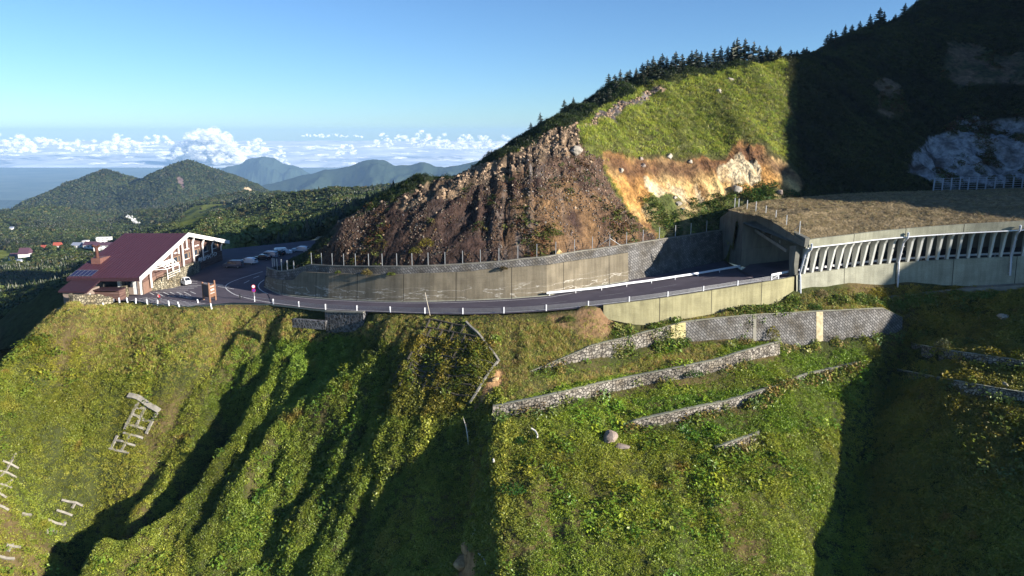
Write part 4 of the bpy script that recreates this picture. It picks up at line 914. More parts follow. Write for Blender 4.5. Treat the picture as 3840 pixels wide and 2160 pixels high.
stone_strip('garden_wall', [(-84.6, 136.1), (-83.0, 135.9), (-80.6, 137.2), (-78.1, 139.6)], [2.3, 2.1, 1.9, .8], .8, 'rough curved stone wall in front of the grey shed', LOT - 2.5)
stone_strip('stone_pier', [(-80.0, 143.4), (-78.6, 143.2), (-77.6, 144.6)], [1.6, 1.9, 2.3], .9, 'short stone pier beside the red flower pots')
stone_strip('ramp_wall', [(-76.9, 148.6), (-75.2, 150.0), (-73.8, 151.8), (-72.3, 153.4), (-71.9, 156.0)], [.15, 1.6, 2.7, 2.9, 2.9], .7, 'stone wall climbing beside the ramp below the white pergola')
rampm = mat('brick_ramp', [(.30, .13, .10), (.4, .2, .15)], 2, 5, .9, .1)
obj('ramp', [PH(505, 1092, Z0 + .02), PH(545, 1093, Z0 + .02), PH(560, 1076, Z0 + .4), PH(533, 1076, Z0 + .4)], [(0, 1, 2, 3)], rampm, kind='structure')
# white rocks at the left lot corner
m_wrock = mat('white_rock', [(.35, .34, .33), (.65, .63, .6)], 2, 6, .9, .5)

def rock(r, seed, sq=(1, 1, .75), sub=3):
    import bmesh
    bm = bmesh.new(); bmesh.ops.create_icosphere(bm, subdivisions=sub, radius=1)
    V = np.array([v.co[:] for v in bm.verts]); F_ = [tuple(v.index for v in f.verts) for f in bm.faces]; bm.free()
    rg = np.random.default_rng(seed); d_ = np.ones(len(V))
    for _ in range(7):
        nv = rg.normal(size=3); nv /= np.linalg.norm(nv); c_ = rg.uniform(.55, .85); h = V @ nv; V = V - np.outer(np.clip(h - c_, 0, 1), nv)
    V = V + np.stack([fbm(V[:, 0] * 2 + seed, V[:, 1] * 2 + V[:, 2], 3), fbm(V[:, 1] * 2 + seed, V[:, 2] * 2 + V[:, 0], 5), fbm(V[:, 2] * 2 + seed, V[:, 0] * 2 + V[:, 1], 9)], 1) * .22
    return V * r * np.array(sq), F_
def boulder(p, r, seed, m, label, group='boulders', sq=(1, 1, .75), sub=3):
    V, F_ = rock(r, seed, sq, sub); o = obj('boulder', V, F_, m, label=label, cat='boulder', group=group); o.location = p; return o
for i, (a, b, r) in enumerate([(222, 1166, 1.0), (240, 1160, 1.1)]): boulder(P(a, b, 139) - [0, 0, .3], r, 40 + i, m_wrock, ['pale rock lower left of the stone garden wall, at the tip of the slope', 'pale rock right against the foot of the stone garden wall'][i], 'pale rocks at the lot corner')

# ================================================================ VEHICLES
m_tyre = paint('tyre_rubber', (.02, .02, .02), .9, .2); m_rim = paint('wheel_rim', (.5, .5, .52), .35, .1, .6)
m_cglass = mat('car_glass', [(.01, .012, .016), (.03, .035, .045)], 1, 2, .08, 0, spec=.9)
def wheels(t, xs, w_, r=.32):
    for x in xs:
        for s_ in (-1, 1):
            wl = MB().tube((x, s_ * (w_ / 2 - .2), r), (x, s_ * w_ / 2, r), r, r, 20).build('wheel', m_tyre, t)
            MB().tube((x, s_ * (w_ / 2), r), (x, s_ * (w_ / 2 + .015), r), r * .62, r * .55, 14).build('rim', m_rim, wl)
def shell(prof, w_, inset=.08):
    """side profile (x, z) lofted across the width with rounded-in shoulders"""
    n_ = len(prof); ys = [-w_ / 2, -w_ / 2 + .09, w_ / 2 - .09, w_ / 2]; V = []
    cx_ = np.mean([p[0] for p in prof]); cz = np.mean([p[1] for p in prof])
    for k_, y in enumerate(ys):
        for x, z in prof:
            f_ = .96 if k_ in (0, 3) else 1.0; sh = 1 - max(0, z - .85) * .16
            V.append((cx_ + (x - cx_) * f_, y * sh, cz + (z - cz) * (f_ if k_ in (0, 3) else 1)))
    F_ = [tuple(range(n_ - 1, -1, -1)), tuple(range(3 * n_, 4 * n_))]
    for k_ in range(3): F_ += [(k_ * n_ + i, k_ * n_ + (i + 1) % n_, (k_ + 1) * n_ + (i + 1) % n_, (k_ + 1) * n_ + i) for i in range(n_)]
    return V, F_
CARS = {
 'van': dict(L=4.7, w=1.8, prof=[(-2.35, .35), (2.3, .35), (2.35, .75), (2.25, 1.0), (1.55, 1.15), (.85, 1.75), (.5, 1.85), (-2.0, 1.85), (-2.25, 1.6), (-2.35, .9)], glass=[(-2.05, 1.12), (1.25, 1.15), (.78, 1.68), (-1.95, 1.7)]),
 'suv': dict(L=4.6, w=1.82, prof=[(-2.3, .4), (2.25, .4), (2.3, .8), (2.15, 1.0), (1.15, 1.12), (.45, 1.6), (.1, 1.68), (-1.4, 1.62), (-2.1, 1.2), (-2.3, 1.0)], glass=[(-1.75, 1.1), (.95, 1.12), (.38, 1.52), (-1.3, 1.5)]),
 'sedan': dict(L=4.6, w=1.76, prof=[(-2.3, .3), (2.25, .3), (2.3, .65), (2.1, .82), (1.1, .95), (.35, 1.38), (-.7, 1.42), (-1.55, 1.02), (-2.25, .95), (-2.3, .6)], glass=[(-1.35, .96), (.95, .97), (.3, 1.3), (-.65, 1.33)])}
def car(kind, p, rz, m, lab, grp='cars parked behind the restaurant'):
    k_ = CARS[kind]; t = empty('parked_car', p, rz, label=lab, cat='car', group=grp); V, F_ = shell(k_['prof'], k_['w'])
    obj('body', V, F_, m, t)
    g = k_['glass']; wv = k_['w'] / 2 * .955
    for s_ in (-1, 1):
        V = [(x, s_ * (wv * (1 - max(0, z - .85) * .16) + .018), z) for x, z in g]; obj('side_window', V, [(0, 1, 2, 3)], m_cglass, t)
    zt_ = max(z for _, z in k_['prof']); pr = k_['prof']
    fx_ = sorted([q for q in pr if q[0] > .2 and q[1] > .9], key=lambda q: q[0]); 
    a, b = fx_[-1], [q for q in fx_ if q[1] > zt_ - .25][-1]; ww = k_['w'] / 2 * .82
    a = fx_[-1] if fx_[-1][0] < 1.7 else fx_[-2]
    obj('windscreen', [(a[0] - .02, -ww, a[1] + .03), (a[0] - .02, ww, a[1] + .03), (b[0] + .03, ww * .92, b[1] - .02), (b[0] + .03, -ww * .92, b[1] - .02)], [(0, 1, 2, 3)], m_cglass, t)
    rx = min(x for x, _ in pr)
    MB().box((rx + .1, 0, 1.3 if kind != 'sedan' else 1.1), (.1, k_['w'] * .75, .4 if kind != 'sedan' else .05)).build('rear_window', m_cglass, t)
    for s_ in (-1, 1):
        MB().box((k_['L'] / 2 - .03, s_ * k_['w'] * .36, .72), (.08, .36, .15)).build('headlight', m_trim, t)
        MB().box((-k_['L'] / 2 + .0, s_ * k_['w'] * .4, .85), (.06, .2, .3)).build('tail_light', bpy.data.materials.get('tail_red') or paint('tail_red', (.35, .01, .01), .3), t)
    wheels(t, (-1.35, 1.4), k_['w'] * .96); return t
cw_, cd, cb, cs = paint('car_white', (.75, .76, .78), .25, .03, 0, .6), paint('car_slate', (.09, .10, .15), .3, .05, .3, .6), paint('car_black', (.015, .015, .02), .2, .1, 0, .7), paint('car_silver', (.42, .46, .52), .3, .05, .4, .6)
for kind, a, b, rz, m, lab in [('van', 877, 1003, 178, cd, 'dark slate van parked nearest the restaurant corner'), ('suv', 932, 990, 168, cw_, 'white sports utility car parked just beyond the slate van'), ('sedan', 985, 974, 176, cb, 'black low sedan parked between the white car and the silver van'),
        ('van', 1008, 967, 172, cs, 'silver van parked behind the black sedan'), ('suv', 1038, 959, 165, cb, 'dark car parked right of the silver van'), ('van', 1062, 954, 20, cw_, 'white wagon parked with its tail to the road, near the fence posts'), ('suv', 1127, 945, 175, cs, 'grey car standing alone at the far right end of the parking area')]:
    p = PH(a, b, LOT); car(kind, tuple(p), R(rz), m, lab)
# kei truck
kt = empty('mini_truck', tuple(PH(690, 1068, LOT)), R(-32), label='small white pickup truck parked by the stone base of the restaurant', cat='truck')
V, F_ = shell([(.35, .35), (1.6, .35), (1.68, .8), (1.6, 1.05), (1.15, 1.72), (.4, 1.78), (.35, 1.0)], 1.42); obj('cab', V, F_, cw_, kt)
MB().box((-.65, 0, .62), (2.0, 1.38, .12)).box((-.65, .68, .82), (2.0, .05, .32)).box((-.65, -.68, .82), (2.0, .05, .32)).box((-1.64, 0, .82), (.05, 1.38, .32)).box((-.6, 0, .45), (2.1, .7, .25)).build('cargo_bed', cw_, kt)
for s_ in (-1, 1): obj('side_window', [(.5, s_ * .665, 1.05), (1.3, s_ * .665, 1.05), (1.05, s_ * .61, 1.58), (.5, s_ * .61, 1.6)], [(0, 1, 2, 3)], m_cglass, kt)
obj('windscreen', [(1.58, -.6, 1.1), (1.58, .6, 1.1), (1.2, .55, 1.66), (1.2, -.55, 1.66)], [(0, 1, 2, 3)], m_cglass, kt)
wheels(kt, (-1.05, 1.05), 1.36, .28)

# ================================================================ BILLBOARD, SIGNS, BOLLARDS, POTS, PERSON
m_post = mat('log_post', [(.16, .08, .05), (.30, .17, .11)], 3, 6, .8, .3)
m_board = mat('board_brown', [(.15, .075, .045), (.24, .13, .08)], 2, 6, .8, .2)
P1, P2, P3 = PH(764, 1124, LOT), PH(788, 1134, LOT), PH(809, 1125, LOT)
bb_ = empty('billboard', tuple(P2), label='brown timber billboard with white lettering standing at the front edge of the lot', cat='billboard')
for p, h in ((P1, 3.6), (P2, 3.9), (P3, 4.0)): MB().tube(p - [0, 0, .5], p + [0, 0, h], .2, .17, 10).build('post', m_post, bb_, world=True)
def panel(a, b, z0_, z1_, name, m):
    d_ = (b - a); d_[2] = 0; u = d_ / np.linalg.norm(d_); n2 = np.array([u[1], -u[0], 0])
    a2, b2 = a + u * .15, b - u * .15; V = [a2 + [0, 0, z0_], b2 + [0, 0, z0_], b2 + [0, 0, z1_], a2 + [0, 0, z1_]]; V += [v - n2 * .1 for v in V]; V = [v + n2 * .05 for v in V]
    return obj(name, V, [(0, 1, 2, 3), (7, 6, 5, 4), (0, 4, 5, 1), (1, 5, 6, 2), (2, 6, 7, 3), (3, 7, 4, 0)], m, bb_, world=True), u, n2
panel(P1, P2, .9, 3.2, 'back_panel', paint('shaded_panel', (.05, .045, .05), .7)); fp, u, n2 = panel(P2, P3, .9, 3.3, 'sign_panel', m_board)  # back panel coloured dark for its shade, as it faces away from the sun
MB().tube(P1 + [0, 0, 3.3], P2 + [0, 0, 3.3], .08).tube(P1 + [0, 0, .6], P3 + [0, 0, .6], .1).build('crossbeam', m_post, bb_, world=True)
cmid = (P2 + P3) / 2 + n2 * .08; ang = math.atan2(u[1], u[0])
mb = MB()
for k_ in range(5):      # worn small line, no longer legible
    for dz in (-.07, .02, .09): mb.box(tuple(cmid + u * (k_ - 2) * .27 + [0, 0, 2.95 + dz]), (.2 - .05 * (k_ % 2), .03, .035), ang)
mb.build('worn_lettering', m_trim, bb_, world=True)
for s_, z_, sz in (('横手山', 2.3, .42), ('ドライブイン', 1.65, .27)): text(s_, sz, tuple(cmid + [0, 0, z_]), (R(90), 0, ang), m_trim, bb_, .015)
q = PH(955, 1131, LOT); rsn = empty('road_sign', tuple(q), label='grey pole carrying a white round sign above a blue no parking sign', cat='sign')
MB().tube((0, 0, -.3), (0, 0, 3.35), .05, .05, 8).build('pole', m_steel, rsn)
MB().tube((0, 0, -.3), (0, 0, 1.0), .09, .09, 8).build('base_sleeve', m_wpaint, rsn)
m_sred, m_sblue = paint('sign_red', (.55, .02, .03), .4, .03), paint('sign_blue', (.03, .05, .4), .4, .03)
for z_, mi in ((3.05, m_wpaint), (2.3, m_sblue)):
    dsc = MB().tube((0, -.06, z_), (0, -.09, z_), .38, .38, 28).build('disc', m_sred, rsn)
    MB().tube((0, -.091, z_), (0, -.1, z_), .29, .29, 28).build('face', mi, dsc)
    if mi is m_sblue: MB().box((0, -.105, z_), (.56, .01, .06), ry=R(45)).build('slash', m_sred, dsc)
bpr = None
for i, (a, b) in enumerate([(548, 1028), (597, 1022), (705, 1002), (735, 990), (797, 1000), (893, 998), (996, 1004), (1132, 1016), (1258, 1026), (1396, 1038), (1515, 1048), (1748, 1018), (1907, 1068)]):
    q = PH(200 + a / 3.22, 820 + b / 3.22, LOT)
    labs_ = ['leftmost white bollard, low in the grass under the stone garden wall', 'second white bollard from the left, leaning over in the grass', 'white bollard at the right end of the stone garden wall', 'small white block beside the bollard at the end of the garden wall', 'fifth white bollard from the left on the lot edge, below the stone pier', 'sixth white bollard from the left on the lot edge, below the red pots', 'white bollard on the lot edge left of the person', 'second white bollard left of the person', 'white bollard right at the feet of the person in red', 'first white bollard right of the person', 'second white bollard right of the person', 'white bollard just left of the billboard', 'white bollard in the grass below the billboard']
    if bpr is None: bpr = tag(MB().tube((0, 0, -.4), (0, 0, .72), .13, .12, 12).tube((0, 0, .72), (0, 0, .76), .12, .06, 12).build('bollard', m_wpaint), None, 'bollard', 'white bollards along the lot edge'); o = bpr
    else: o = bpr.copy(); COL.objects.link(o)
    o['label'] = labs_[i]; o.location = q; o.rotation_euler = (random.uniform(-.12, .12), random.uniform(-.2, .1), 0)
    if i == 3: o.scale = (1.3, 1.3, .55)
m_pot, m_flow, m_leafp = paint('red_pot', (.42, .03, .03), .5, .1), mat('red_flowers', [(.5, .01, .04), (.7, .25, .25)], 8, 4, .8, .4), paint('pot_leaves', (.03, .07, .02), .8, .3)
for i, (a, b, s_) in enumerate([(485, 1101, 1), (496, 1097, 1.3), (507, 1096, 1.15), (466, 1108, .8)]):
    q = PH(a, b, LOT); t = empty('flower_pot', tuple(q), label=['red pot with a white topped plant, left one of the three by the stone pier', 'largest red flower pot, middle of the three by the stone pier', 'right flower pot of the three, beside the brick ramp', 'small red pot standing alone left of the three, at the foot of the stone pier'][i], cat='flower pot', group='red flower pots by the ramp')
    MB().tube((0, 0, 0), (0, 0, .5 * s_), .28 * s_, .4 * s_, 14).build('pot', m_pot, t)
    V, F_ = rock(.42 * s_, 60 + i, (1, 1, .8), 2); V[:, 2] += .8 * s_; obj('flowers', V, F_, m_flow if i != 0 else m_wrock, t)
q = (PH(485, 1101, LOT) + PH(507, 1096, LOT)) / 2; tag(MB().box((0, 0, .04), (2.6, 1.1, .08), .35).build('pot_tray', m_pot), 'flat red tray under the three red flower pots', 'tray').location = q - [0, .2, 0]
# pale strokes of worn lettering painted on the lot are only strokes
lot_lines('painted_marks', [[s1x(x, y), s1x(x + dx, y + dy)] for x, y, dx, dy in [(1385, 936, 60, 2), (1450, 945, 30, -3), (1480, 918, 30, 6), (1500, 924, 40, -4), (1530, 914, 8, 14), (1550, 925, 30, 4), (1590, 918, 25, 6), (1625, 922, 20, -6), (1640, 915, 20, 14), (1520, 938, 50, 3), (1560, 946, 60, 6), (1600, 938, 40, 8), (1640, 942, 70, 3), (1600, 955, 70, 6), (1310, 932, 40, 6)]], .2)
# person
def figure(p, rz):
    t = empty('person', p, rz, label='person in a red jacket and dark trousers standing at the lot edge among the bollards', cat='person')
    def skin(name, vs, es, rad, m, root=0, sub=2):
        me = bpy.data.meshes.new(name); me.from_pydata(vs, es, []); me.materials.append(m); o = bpy.data.objects.new(name, me); COL.objects.link(o); o.parent = t
        md = o.modifiers.new('skin', 'SKIN'); md.use_smooth_shade = True; o.modifiers.new('sub', 'SUBSURF').levels = sub; o.modifiers['sub'].render_levels = sub
        for i, r in enumerate(rad): me.skin_vertices[0].data[i].radius = (r, r) if np.isscalar(r) else r; me.skin_vertices[0].data[i].use_root = (i == root)
        return o
    m_skin = paint('skin', (.45, .26, .18), .6); m_red = paint('red_jacket', (.55, .02, .04), .8, .2); m_tr = paint('dark_trousers', (.03, .03, .035), .9, .2); m_hair = paint('black_cap', (.01, .01, .012), .7)
    J = [(0, 0, .95), (0, 0, 1.2), (0, -.01, 1.42), (0, 0, 1.52), (.1, 0, .88), (.13, .01, .5), (.14, 0, .08), (.15, -.16, .04), (-.1, 0, .88), (-.13, -.02, .5), (-.14, 0, .08), (-.15, -.16, .04), (.19, 0, 1.4), (.28, .02, 1.14), (.24, -.12, .95), (-.19, 0, 1.4), (-.28, .02, 1.14), (-.24, -.12, .95), (0, -.01, 1.6), (0, -.01, 1.7)]
    E = [(0, 1), (1, 2), (2, 3), (0, 4), (4, 5), (5, 6), (6, 7), (0, 8), (8, 9), (9, 10), (10, 11), (2, 12), (12, 13), (13, 14), (2, 15), (15, 16), (16, 17), (3, 18), (18, 19)]
    hand = []
    for s_, w_ in ((1, 14), (-1, 17)):
        for k_ in range(5):
            a = len(J); base = J[w_]; J.append((base[0] + s_ * .012 * (k_ - 2), base[1] - .05 - (.0 if k_ else -.02), base[2] - .04)); J.append((J[a][0] + (s_ * .02 if k_ == 0 else 0), J[a][1] - .03, J[a][2] - .045 + .004 * abs(k_ - 2))); E += [(w_, a), (a, a + 1)]
    rad = [.13, .12, .12, .055, .09, .06, .045, .04, .09, .06, .045, .04, .06, .045, .033, .06, .045, .033, .085, .075] + [.014, .009] * 10
    b_ = skin('body', J, E, rad, m_skin)
    skin('jacket', [(0, 0, .88), (0, 0, 1.15), (0, 0, 1.4), (0, 0, 1.5), (.19, 0, 1.41), (.285, .02, 1.14), (.25, -.1, .99), (-.19, 0, 1.41), (-.285, .02, 1.14), (-.25, -.1, .99)], [(0, 1), (1, 2), (2, 3), (2, 4), (4, 5), (5, 6), (2, 7), (7, 8), (8, 9)], [(.19, .15), (.18, .14), (.17, .13), .08, .085, .07, .055, .085, .07, .055], m_red)
    skin('trousers', [(0, 0, .95), (.1, 0, .86), (.13, .01, .5), (.14, 0, .1), (-.1, 0, .86), (-.13, -.02, .5), (-.14, 0, .1)], [(0, 1), (1, 2), (2, 3), (0, 4), (4, 5), (5, 6)], [.15, .11, .08, .065, .11, .08, .065], m_tr)
    MB().box((0, .13, 1.25), (.16, .06, .26)).build('white_back_print', m_trim, t)
    V, F_ = rock(.115, 5, (1, 1.1, .75), 2); V[:, 2] += 1.73; obj('cap', V, F_, m_hair, t, smooth=True)
    V, F_ = rock(.02, 6, (1, 1, 1.3), 1); V += [0, -.1, 1.63]; obj('nose', V, F_, m_skin, t)
    for s_ in (-1, 1): V, F_ = rock(.014, 7, (1, 1, 1), 1); V += [s_ * .03, -.085, 1.665]; obj('eye', V, F_, m_hair, t)
    return t
figure(tuple(PH(596, 1133.5, LOT)), R(170))
# lamp poles at the wall, black box put in for a shadow, snow pole
zz_ = zr(2200)
for i, (a, b, h, lab) in enumerate([(2223, 1069, 3.0, 'thin pole with a red warning lamp at the foot of the retaining wall'), (2205, 1069, 2.7, 'thin dark pole without a lamp left of the red lamp pole')]):
    q = PH(a, b, zz_); t = empty('lamp_pole' if i == 0 else 'marker_pole', tuple(q), label=lab, cat='pole')
    MB().tube((0, 0, -.3), (-.15, 0, h), .05, .04, 8).build('pole', m_steel, t)
    if i == 0: MB().tube((-.15, 0, h), (-.15, 0, h + .3), .14, .12, 10).build('lamp', m_sred, t); MB().tube((-.15, 0, h - .35), (-.15, 0, h), .16, .16, 10).build('lamp_housing', m_dark, t)
q = PH(2196, 1074, zz_); tag(MB().box((0, 0, .3), (1.3, .6, .6)).box((0, 0, .63), (1.4, .7, .06)).build('shadow_box', m_dark), 'low black box standing in for a shadow at the foot of the retaining wall beside the two thin poles', 'box').location = q  # black box added where a boxy shadow lies at the wall foot
q = off_near(np.array([PH(1617, 1176, zr(1617))[0]]), .45)[0]; tag(MB().tube((0, 0, -.3), (-.75, 0, 3.75), .055, .05, 8).build('snow_pole', paint('pole_buff', (.5, .44, .36), .7)), 'tall leaning pale snow pole on the outer road edge', 'pole').location = q

# ================================================================ VEGETATION AND ROCKS
def leafmat(name, tintattr=True, base=(.1, .13, .03), trans=.3, rough=.6):
    m = bpy.data.materials.new(name); m.use_nodes = True; t = m.node_tree; N = t.nodes; L = t.links; N.clear()
    out = N.new('ShaderNodeOutputMaterial'); df = N.new('ShaderNodeBsdfDiffuse'); tr = N.new('ShaderNodeBsdfTranslucent'); gl = N.new('ShaderNodeBsdfGlossy'); gl.inputs['Roughness'].default_value = .45
    mx = N.new('ShaderNodeMixShader'); mx.inputs[0].default_value = trans; m2 = N.new('ShaderNodeMixShader'); m2.inputs[0].default_value = .04
    if tintattr:
        a = N.new('ShaderNodeAttribute'); a.attribute_type = 'INSTANCER'; a.attribute_name = 'tint'; src = a.outputs['Color']
    else:
        nz = N.new('ShaderNodeTexNoise'); nz.inputs['Scale'].default_value = 1.5; g = N.new('ShaderNodeNewGeometry'); L.new(g.outputs['Position'], nz.inputs['Vector'])
        cr = N.new('ShaderNodeValToRGB'); b = np.array(base); cr.color_ramp.elements[0].position = .35; cr.color_ramp.elements[1].position = .65
        cr.color_ramp.elements[0].color = (*(b * .6), 1); cr.color_ramp.elements[1].color = (*(b * 1.4), 1); L.new(nz.outputs[0], cr.inputs[0]); src = cr.outputs[0]
    for s_ in (df, tr): L.new(src, s_.inputs['Color'])
    L.new(df.outputs[0], mx.inputs[1]); L.new(tr.outputs[0], mx.inputs[2]); L.new(mx.outputs[0], m2.inputs[1]); L.new(gl.outputs[0], m2.inputs[2]); L.new(m2.outputs[0], out.inputs[0]); return m
m_leaf = leafmat('cover_leaves', trans=.2); m_tree = leafmat('forest_leaves', trans=.12)
def leaves(n, rad, h, ln, wd, up, seed):
    """clump of n pointed bent leaves rooted inside a dome"""
    rg = np.random.default_rng(seed); V = []; F_ = []
    for i in range(n):
        a = rg.uniform(0, 6.283); r = rad * math.sqrt(rg.uniform(0, 1)); z = h * (1 - (r / rad) ** 2 * .7) * rg.uniform(.35, 1); c_ = np.array([r * math.cos(a), r * math.sin(a), z])
        a2 = rg.uniform(0, 6.283); el = rg.normal(up, .35); d_ = np.array([math.cos(a2) * math.cos(el), math.sin(a2) * math.cos(el), math.sin(el)]); s_ = np.cross(d_, [0, 0, 1]); s_ /= np.linalg.norm(s_) + 1e-6; s_ = s_ + np.array([0, 0, rg.normal(0, .3)])
        l = ln * rg.uniform(.7, 1.3); w_ = wd * rg.uniform(.7, 1.3); k_ = len(V)
        V += [c_ - d_ * l * .5, c_ + s_ * w_ * .5, c_ + d_ * l * .5 - [0, 0, l * .15], c_ - s_ * w_ * .5]; F_.append((k_, k_ + 1, k_ + 2, k_ + 3))
    return V, F_
def variant_col(name, items, m):
    c_ = bpy.data.collections.new(name)
    for i, (V, F_) in enumerate(items):
        me = bpy.data.meshes.new(name); me.from_pydata([tuple(map(float, v)) for v in V], [], F_); me.materials.append(m); o = bpy.data.objects.new(name, me); c_.objects.link(o)
    return c_
def scatter(name, pts, rot, scl, tint, col_, label=None, **k):
    me = bpy.data.meshes.new(name); me.vertices.add(len(pts)); me.vertices.foreach_set('co', np.asarray(pts, np.float32).ravel())
    a = me.attributes.new('rotv', 'FLOAT_VECTOR', 'POINT'); a.data.foreach_set('vector', np.asarray(rot, np.float32).ravel())
    a = me.attributes.new('sclv', 'FLOAT_VECTOR', 'POINT'); a.data.foreach_set('vector', np.asarray(scl, np.float32).ravel())
    a = me.attributes.new('tint', 'FLOAT_COLOR', 'POINT'); c4 = np.ones((len(pts), 4), np.float32); c4[:, :3] = tint; a.data.foreach_set('color', c4.ravel())
    o = bpy.data.objects.new(name, me); COL.objects.link(o)
    g = bpy.data.node_groups.new(name, 'GeometryNodeTree'); g.interface.new_socket('Geometry', in_out='INPUT', socket_type='NodeSocketGeometry'); g.interface.new_socket('Geometry', in_out='OUTPUT', socket_type='NodeSocketGeometry')
    N = g.nodes; L = g.links; gi = N.new('NodeGroupInput'); go = N.new('NodeGroupOutput'); ip = N.new('GeometryNodeInstanceOnPoints'); ci = N.new('GeometryNodeCollectionInfo')
    ci.inputs['Collection'].default_value = col_; ci.inputs['Separate Children'].default_value = True; ci.inputs['Reset Children'].default_value = True
    ip.inputs['Pick Instance'].default_value = True
    r = N.new('GeometryNodeInputNamedAttribute'); r.data_type = 'FLOAT_VECTOR'; r.inputs[0].default_value = 'rotv'
    s_ = N.new('GeometryNodeInputNamedAttribute'); s_.data_type = 'FLOAT_VECTOR'; s_.inputs[0].default_value = 'sclv'
    L.new(gi.outputs[0], ip.inputs['Points']); L.new(ci.outputs[0], ip.inputs['Instance']); L.new(r.outputs[0], ip.inputs['Rotation']); L.new(s_.outputs[0], ip.inputs['Scale']); L.new(ip.outputs[0], go.inputs[0])
    md = o.modifiers.new('scatter', 'NODES'); md.node_group = g
    return tag(o, label=label, kind='stuff', **k)
sasa = variant_col('sasa', [leaves(28, .62, .55, .30, .11, .3, s_) for s_ in range(4)], m_leaf)
blade = variant_col('blades', [leaves(26, .55, .6, .75, .045, .95, 10 + s_) for s_ in range(4)], m_leaf)
herb = variant_col('herb', [leaves(30, .7, .8, .34, .17, .25, 20 + s_) for s_ in range(4)], m_leaf)
def pal(n_, cols, w_=None, jit=.25):
    cols = np.array(cols); i = rng.choice(len(cols), n_, p=w_); return cols[i] * rng.uniform(1 - jit, 1 + jit, (n_, 1)) * rng.uniform(.92, 1.08, (n_, 3))
def rots(n_, tilt=.3): return np.stack([rng.normal(0, tilt, n_), rng.normal(0, tilt, n_), rng.uniform(0, 6.283, n_)], 1)
# --- lower hillside
N_ = 480000
X = rng.uniform(-112, 128, N_); Y = rng.uniform(52, 150, N_); Z = zlow(X, Y); px, py = proj(X, Y, Z)
ok = (px > -150) & (px < 3990) & (py > 1000) & (py < 2260)
ey = np.interp(X, gx, eY[0]); ok &= (Y < ey - .25) | (X < -92)
ok &= Z > -75
for key, (b, T) in WALLS.items():
    o = np.argsort(b[:, 0]); by = np.interp(X, b[o, 0], b[o, 1], left=1e9, right=1e9); ty = np.interp(X, T[o, 0], T[o, 1]); ok &= ~((Y > by - .25) & (Y < ty + .6))
# foot of road wall and gallery wall
ok &= ~((X > 14) & (Y > ey - 1.6))
ok &= ~(inpoly(px, py, [(1690, 2200), (1725, 2060), (1760, 2045), (1790, 2080), (1780, 2200)]) | inpoly(px, py, [(1870, 1372), (1890, 1400), (1882, 1440), (1820, 1500), (1785, 1520), (1830, 1420)]))
bare_p = inpoly(px, py, [(2040, 1178), (2180, 1164), (2290, 1150), (2300, 1200), (2310, 1260), (2230, 1275), (2100, 1235)]); ok &= ~(bare_p & (rng.random(N_) < .55))
ok &= ~((abs(px - 1290) < 130) & (py > 1160) & (py < 1212) & (Y > 121.5))
clump = fbm(X / 2.2, Y / 2.2, 101) ; ok &= rng.random(N_) < np.clip(.78 + clump * .6, .2, 1)
X, Y, Z, px, py, clump = [v[ok] for v in (X, Y, Z, px, py, clump)]; n_ = len(X); print('tufts', n_)
GREEN = [(.22, .26, .03), (.33, .35, .04), (.43, .41, .055), (.12, .16, .025), (.26, .20, .05)]
tint = pal(n_, GREEN, [.34, .28, .14, .2, .04])
br = fbm(X / 8, Y / 8, 111); hue = fbm(X / 16, Y / 16, 113)
tint = tint * .5 + np.array((.25, .28, .035)) * .5; tint = tint * (1 + .5 * br[:, None]); tint[:, 0] *= 1 + .3 * hue; tint[:, 1] *= 1 - .05 * hue
ylw = np.clip(fbm(X / 5, Y / 5, 117) * 2.2 - .75, 0, .8)[:, None]; tint = tint * (1 - ylw) + np.array((.44, .34, .06)) * ylw
rs_ = np.clip(fbm(X / 3.5, Y / 3.5, 119) * 2.6 - 1.25, 0, .8)[:, None]; tint = tint * (1 - rs_) + np.array((.38, .16, .05)) * rs_
# left-centre slopes carry darker leafy cover; the sunny terraces are brighter and yellower
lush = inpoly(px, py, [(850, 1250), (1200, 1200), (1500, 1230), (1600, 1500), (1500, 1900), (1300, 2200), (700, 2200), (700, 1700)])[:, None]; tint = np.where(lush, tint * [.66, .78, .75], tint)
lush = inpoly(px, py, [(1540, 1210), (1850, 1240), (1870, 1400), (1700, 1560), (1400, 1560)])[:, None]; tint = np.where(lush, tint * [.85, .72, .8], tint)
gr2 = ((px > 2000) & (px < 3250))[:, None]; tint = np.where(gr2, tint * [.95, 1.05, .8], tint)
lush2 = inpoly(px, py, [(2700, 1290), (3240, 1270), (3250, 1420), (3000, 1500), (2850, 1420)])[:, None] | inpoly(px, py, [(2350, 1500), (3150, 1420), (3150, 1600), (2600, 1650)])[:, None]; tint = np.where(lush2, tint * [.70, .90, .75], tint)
rt = (px > 3280)[:, None]; tint = np.where(rt, tint * [.8, .72, .65], tint)  # cover tint lowered on the right slope for the shade it lies in
dry = (py < 1270 + 60 * fbm(px / 150, py / 150, 5)) | inpoly(px, py, [(1960, 1180), (2400, 1200), (2350, 1330), (2000, 1400), (1880, 1500), (1850, 1300)]) | inpoly(px, py, [(2000, 1430), (2700, 1290), (2680, 1350), (2200, 1430), (1900, 1500)]) | inpoly(px, py, [(300, 1150), (1100, 1180), (1000, 1330), (650, 1430), (350, 1380)]) & (rng.random(n_) < .6)
dry &= px < 3250
st_ = pal(n_, [(.46, .36, .12), (.36, .33, .07), (.27, .31, .05), (.36, .21, .08)], [.22, .36, .3, .12])
tint = np.where(dry[:, None], st_ * (1 + .4 * br[:, None]), tint)
tint = np.clip(tint, .01, .6)
big_ = .76 * (1 + .5 * clump) * rng.uniform(.7, 1.25, n_); scl = np.stack([big_, big_, big_ * rng.uniform(.8, 1.3, n_)], 1)
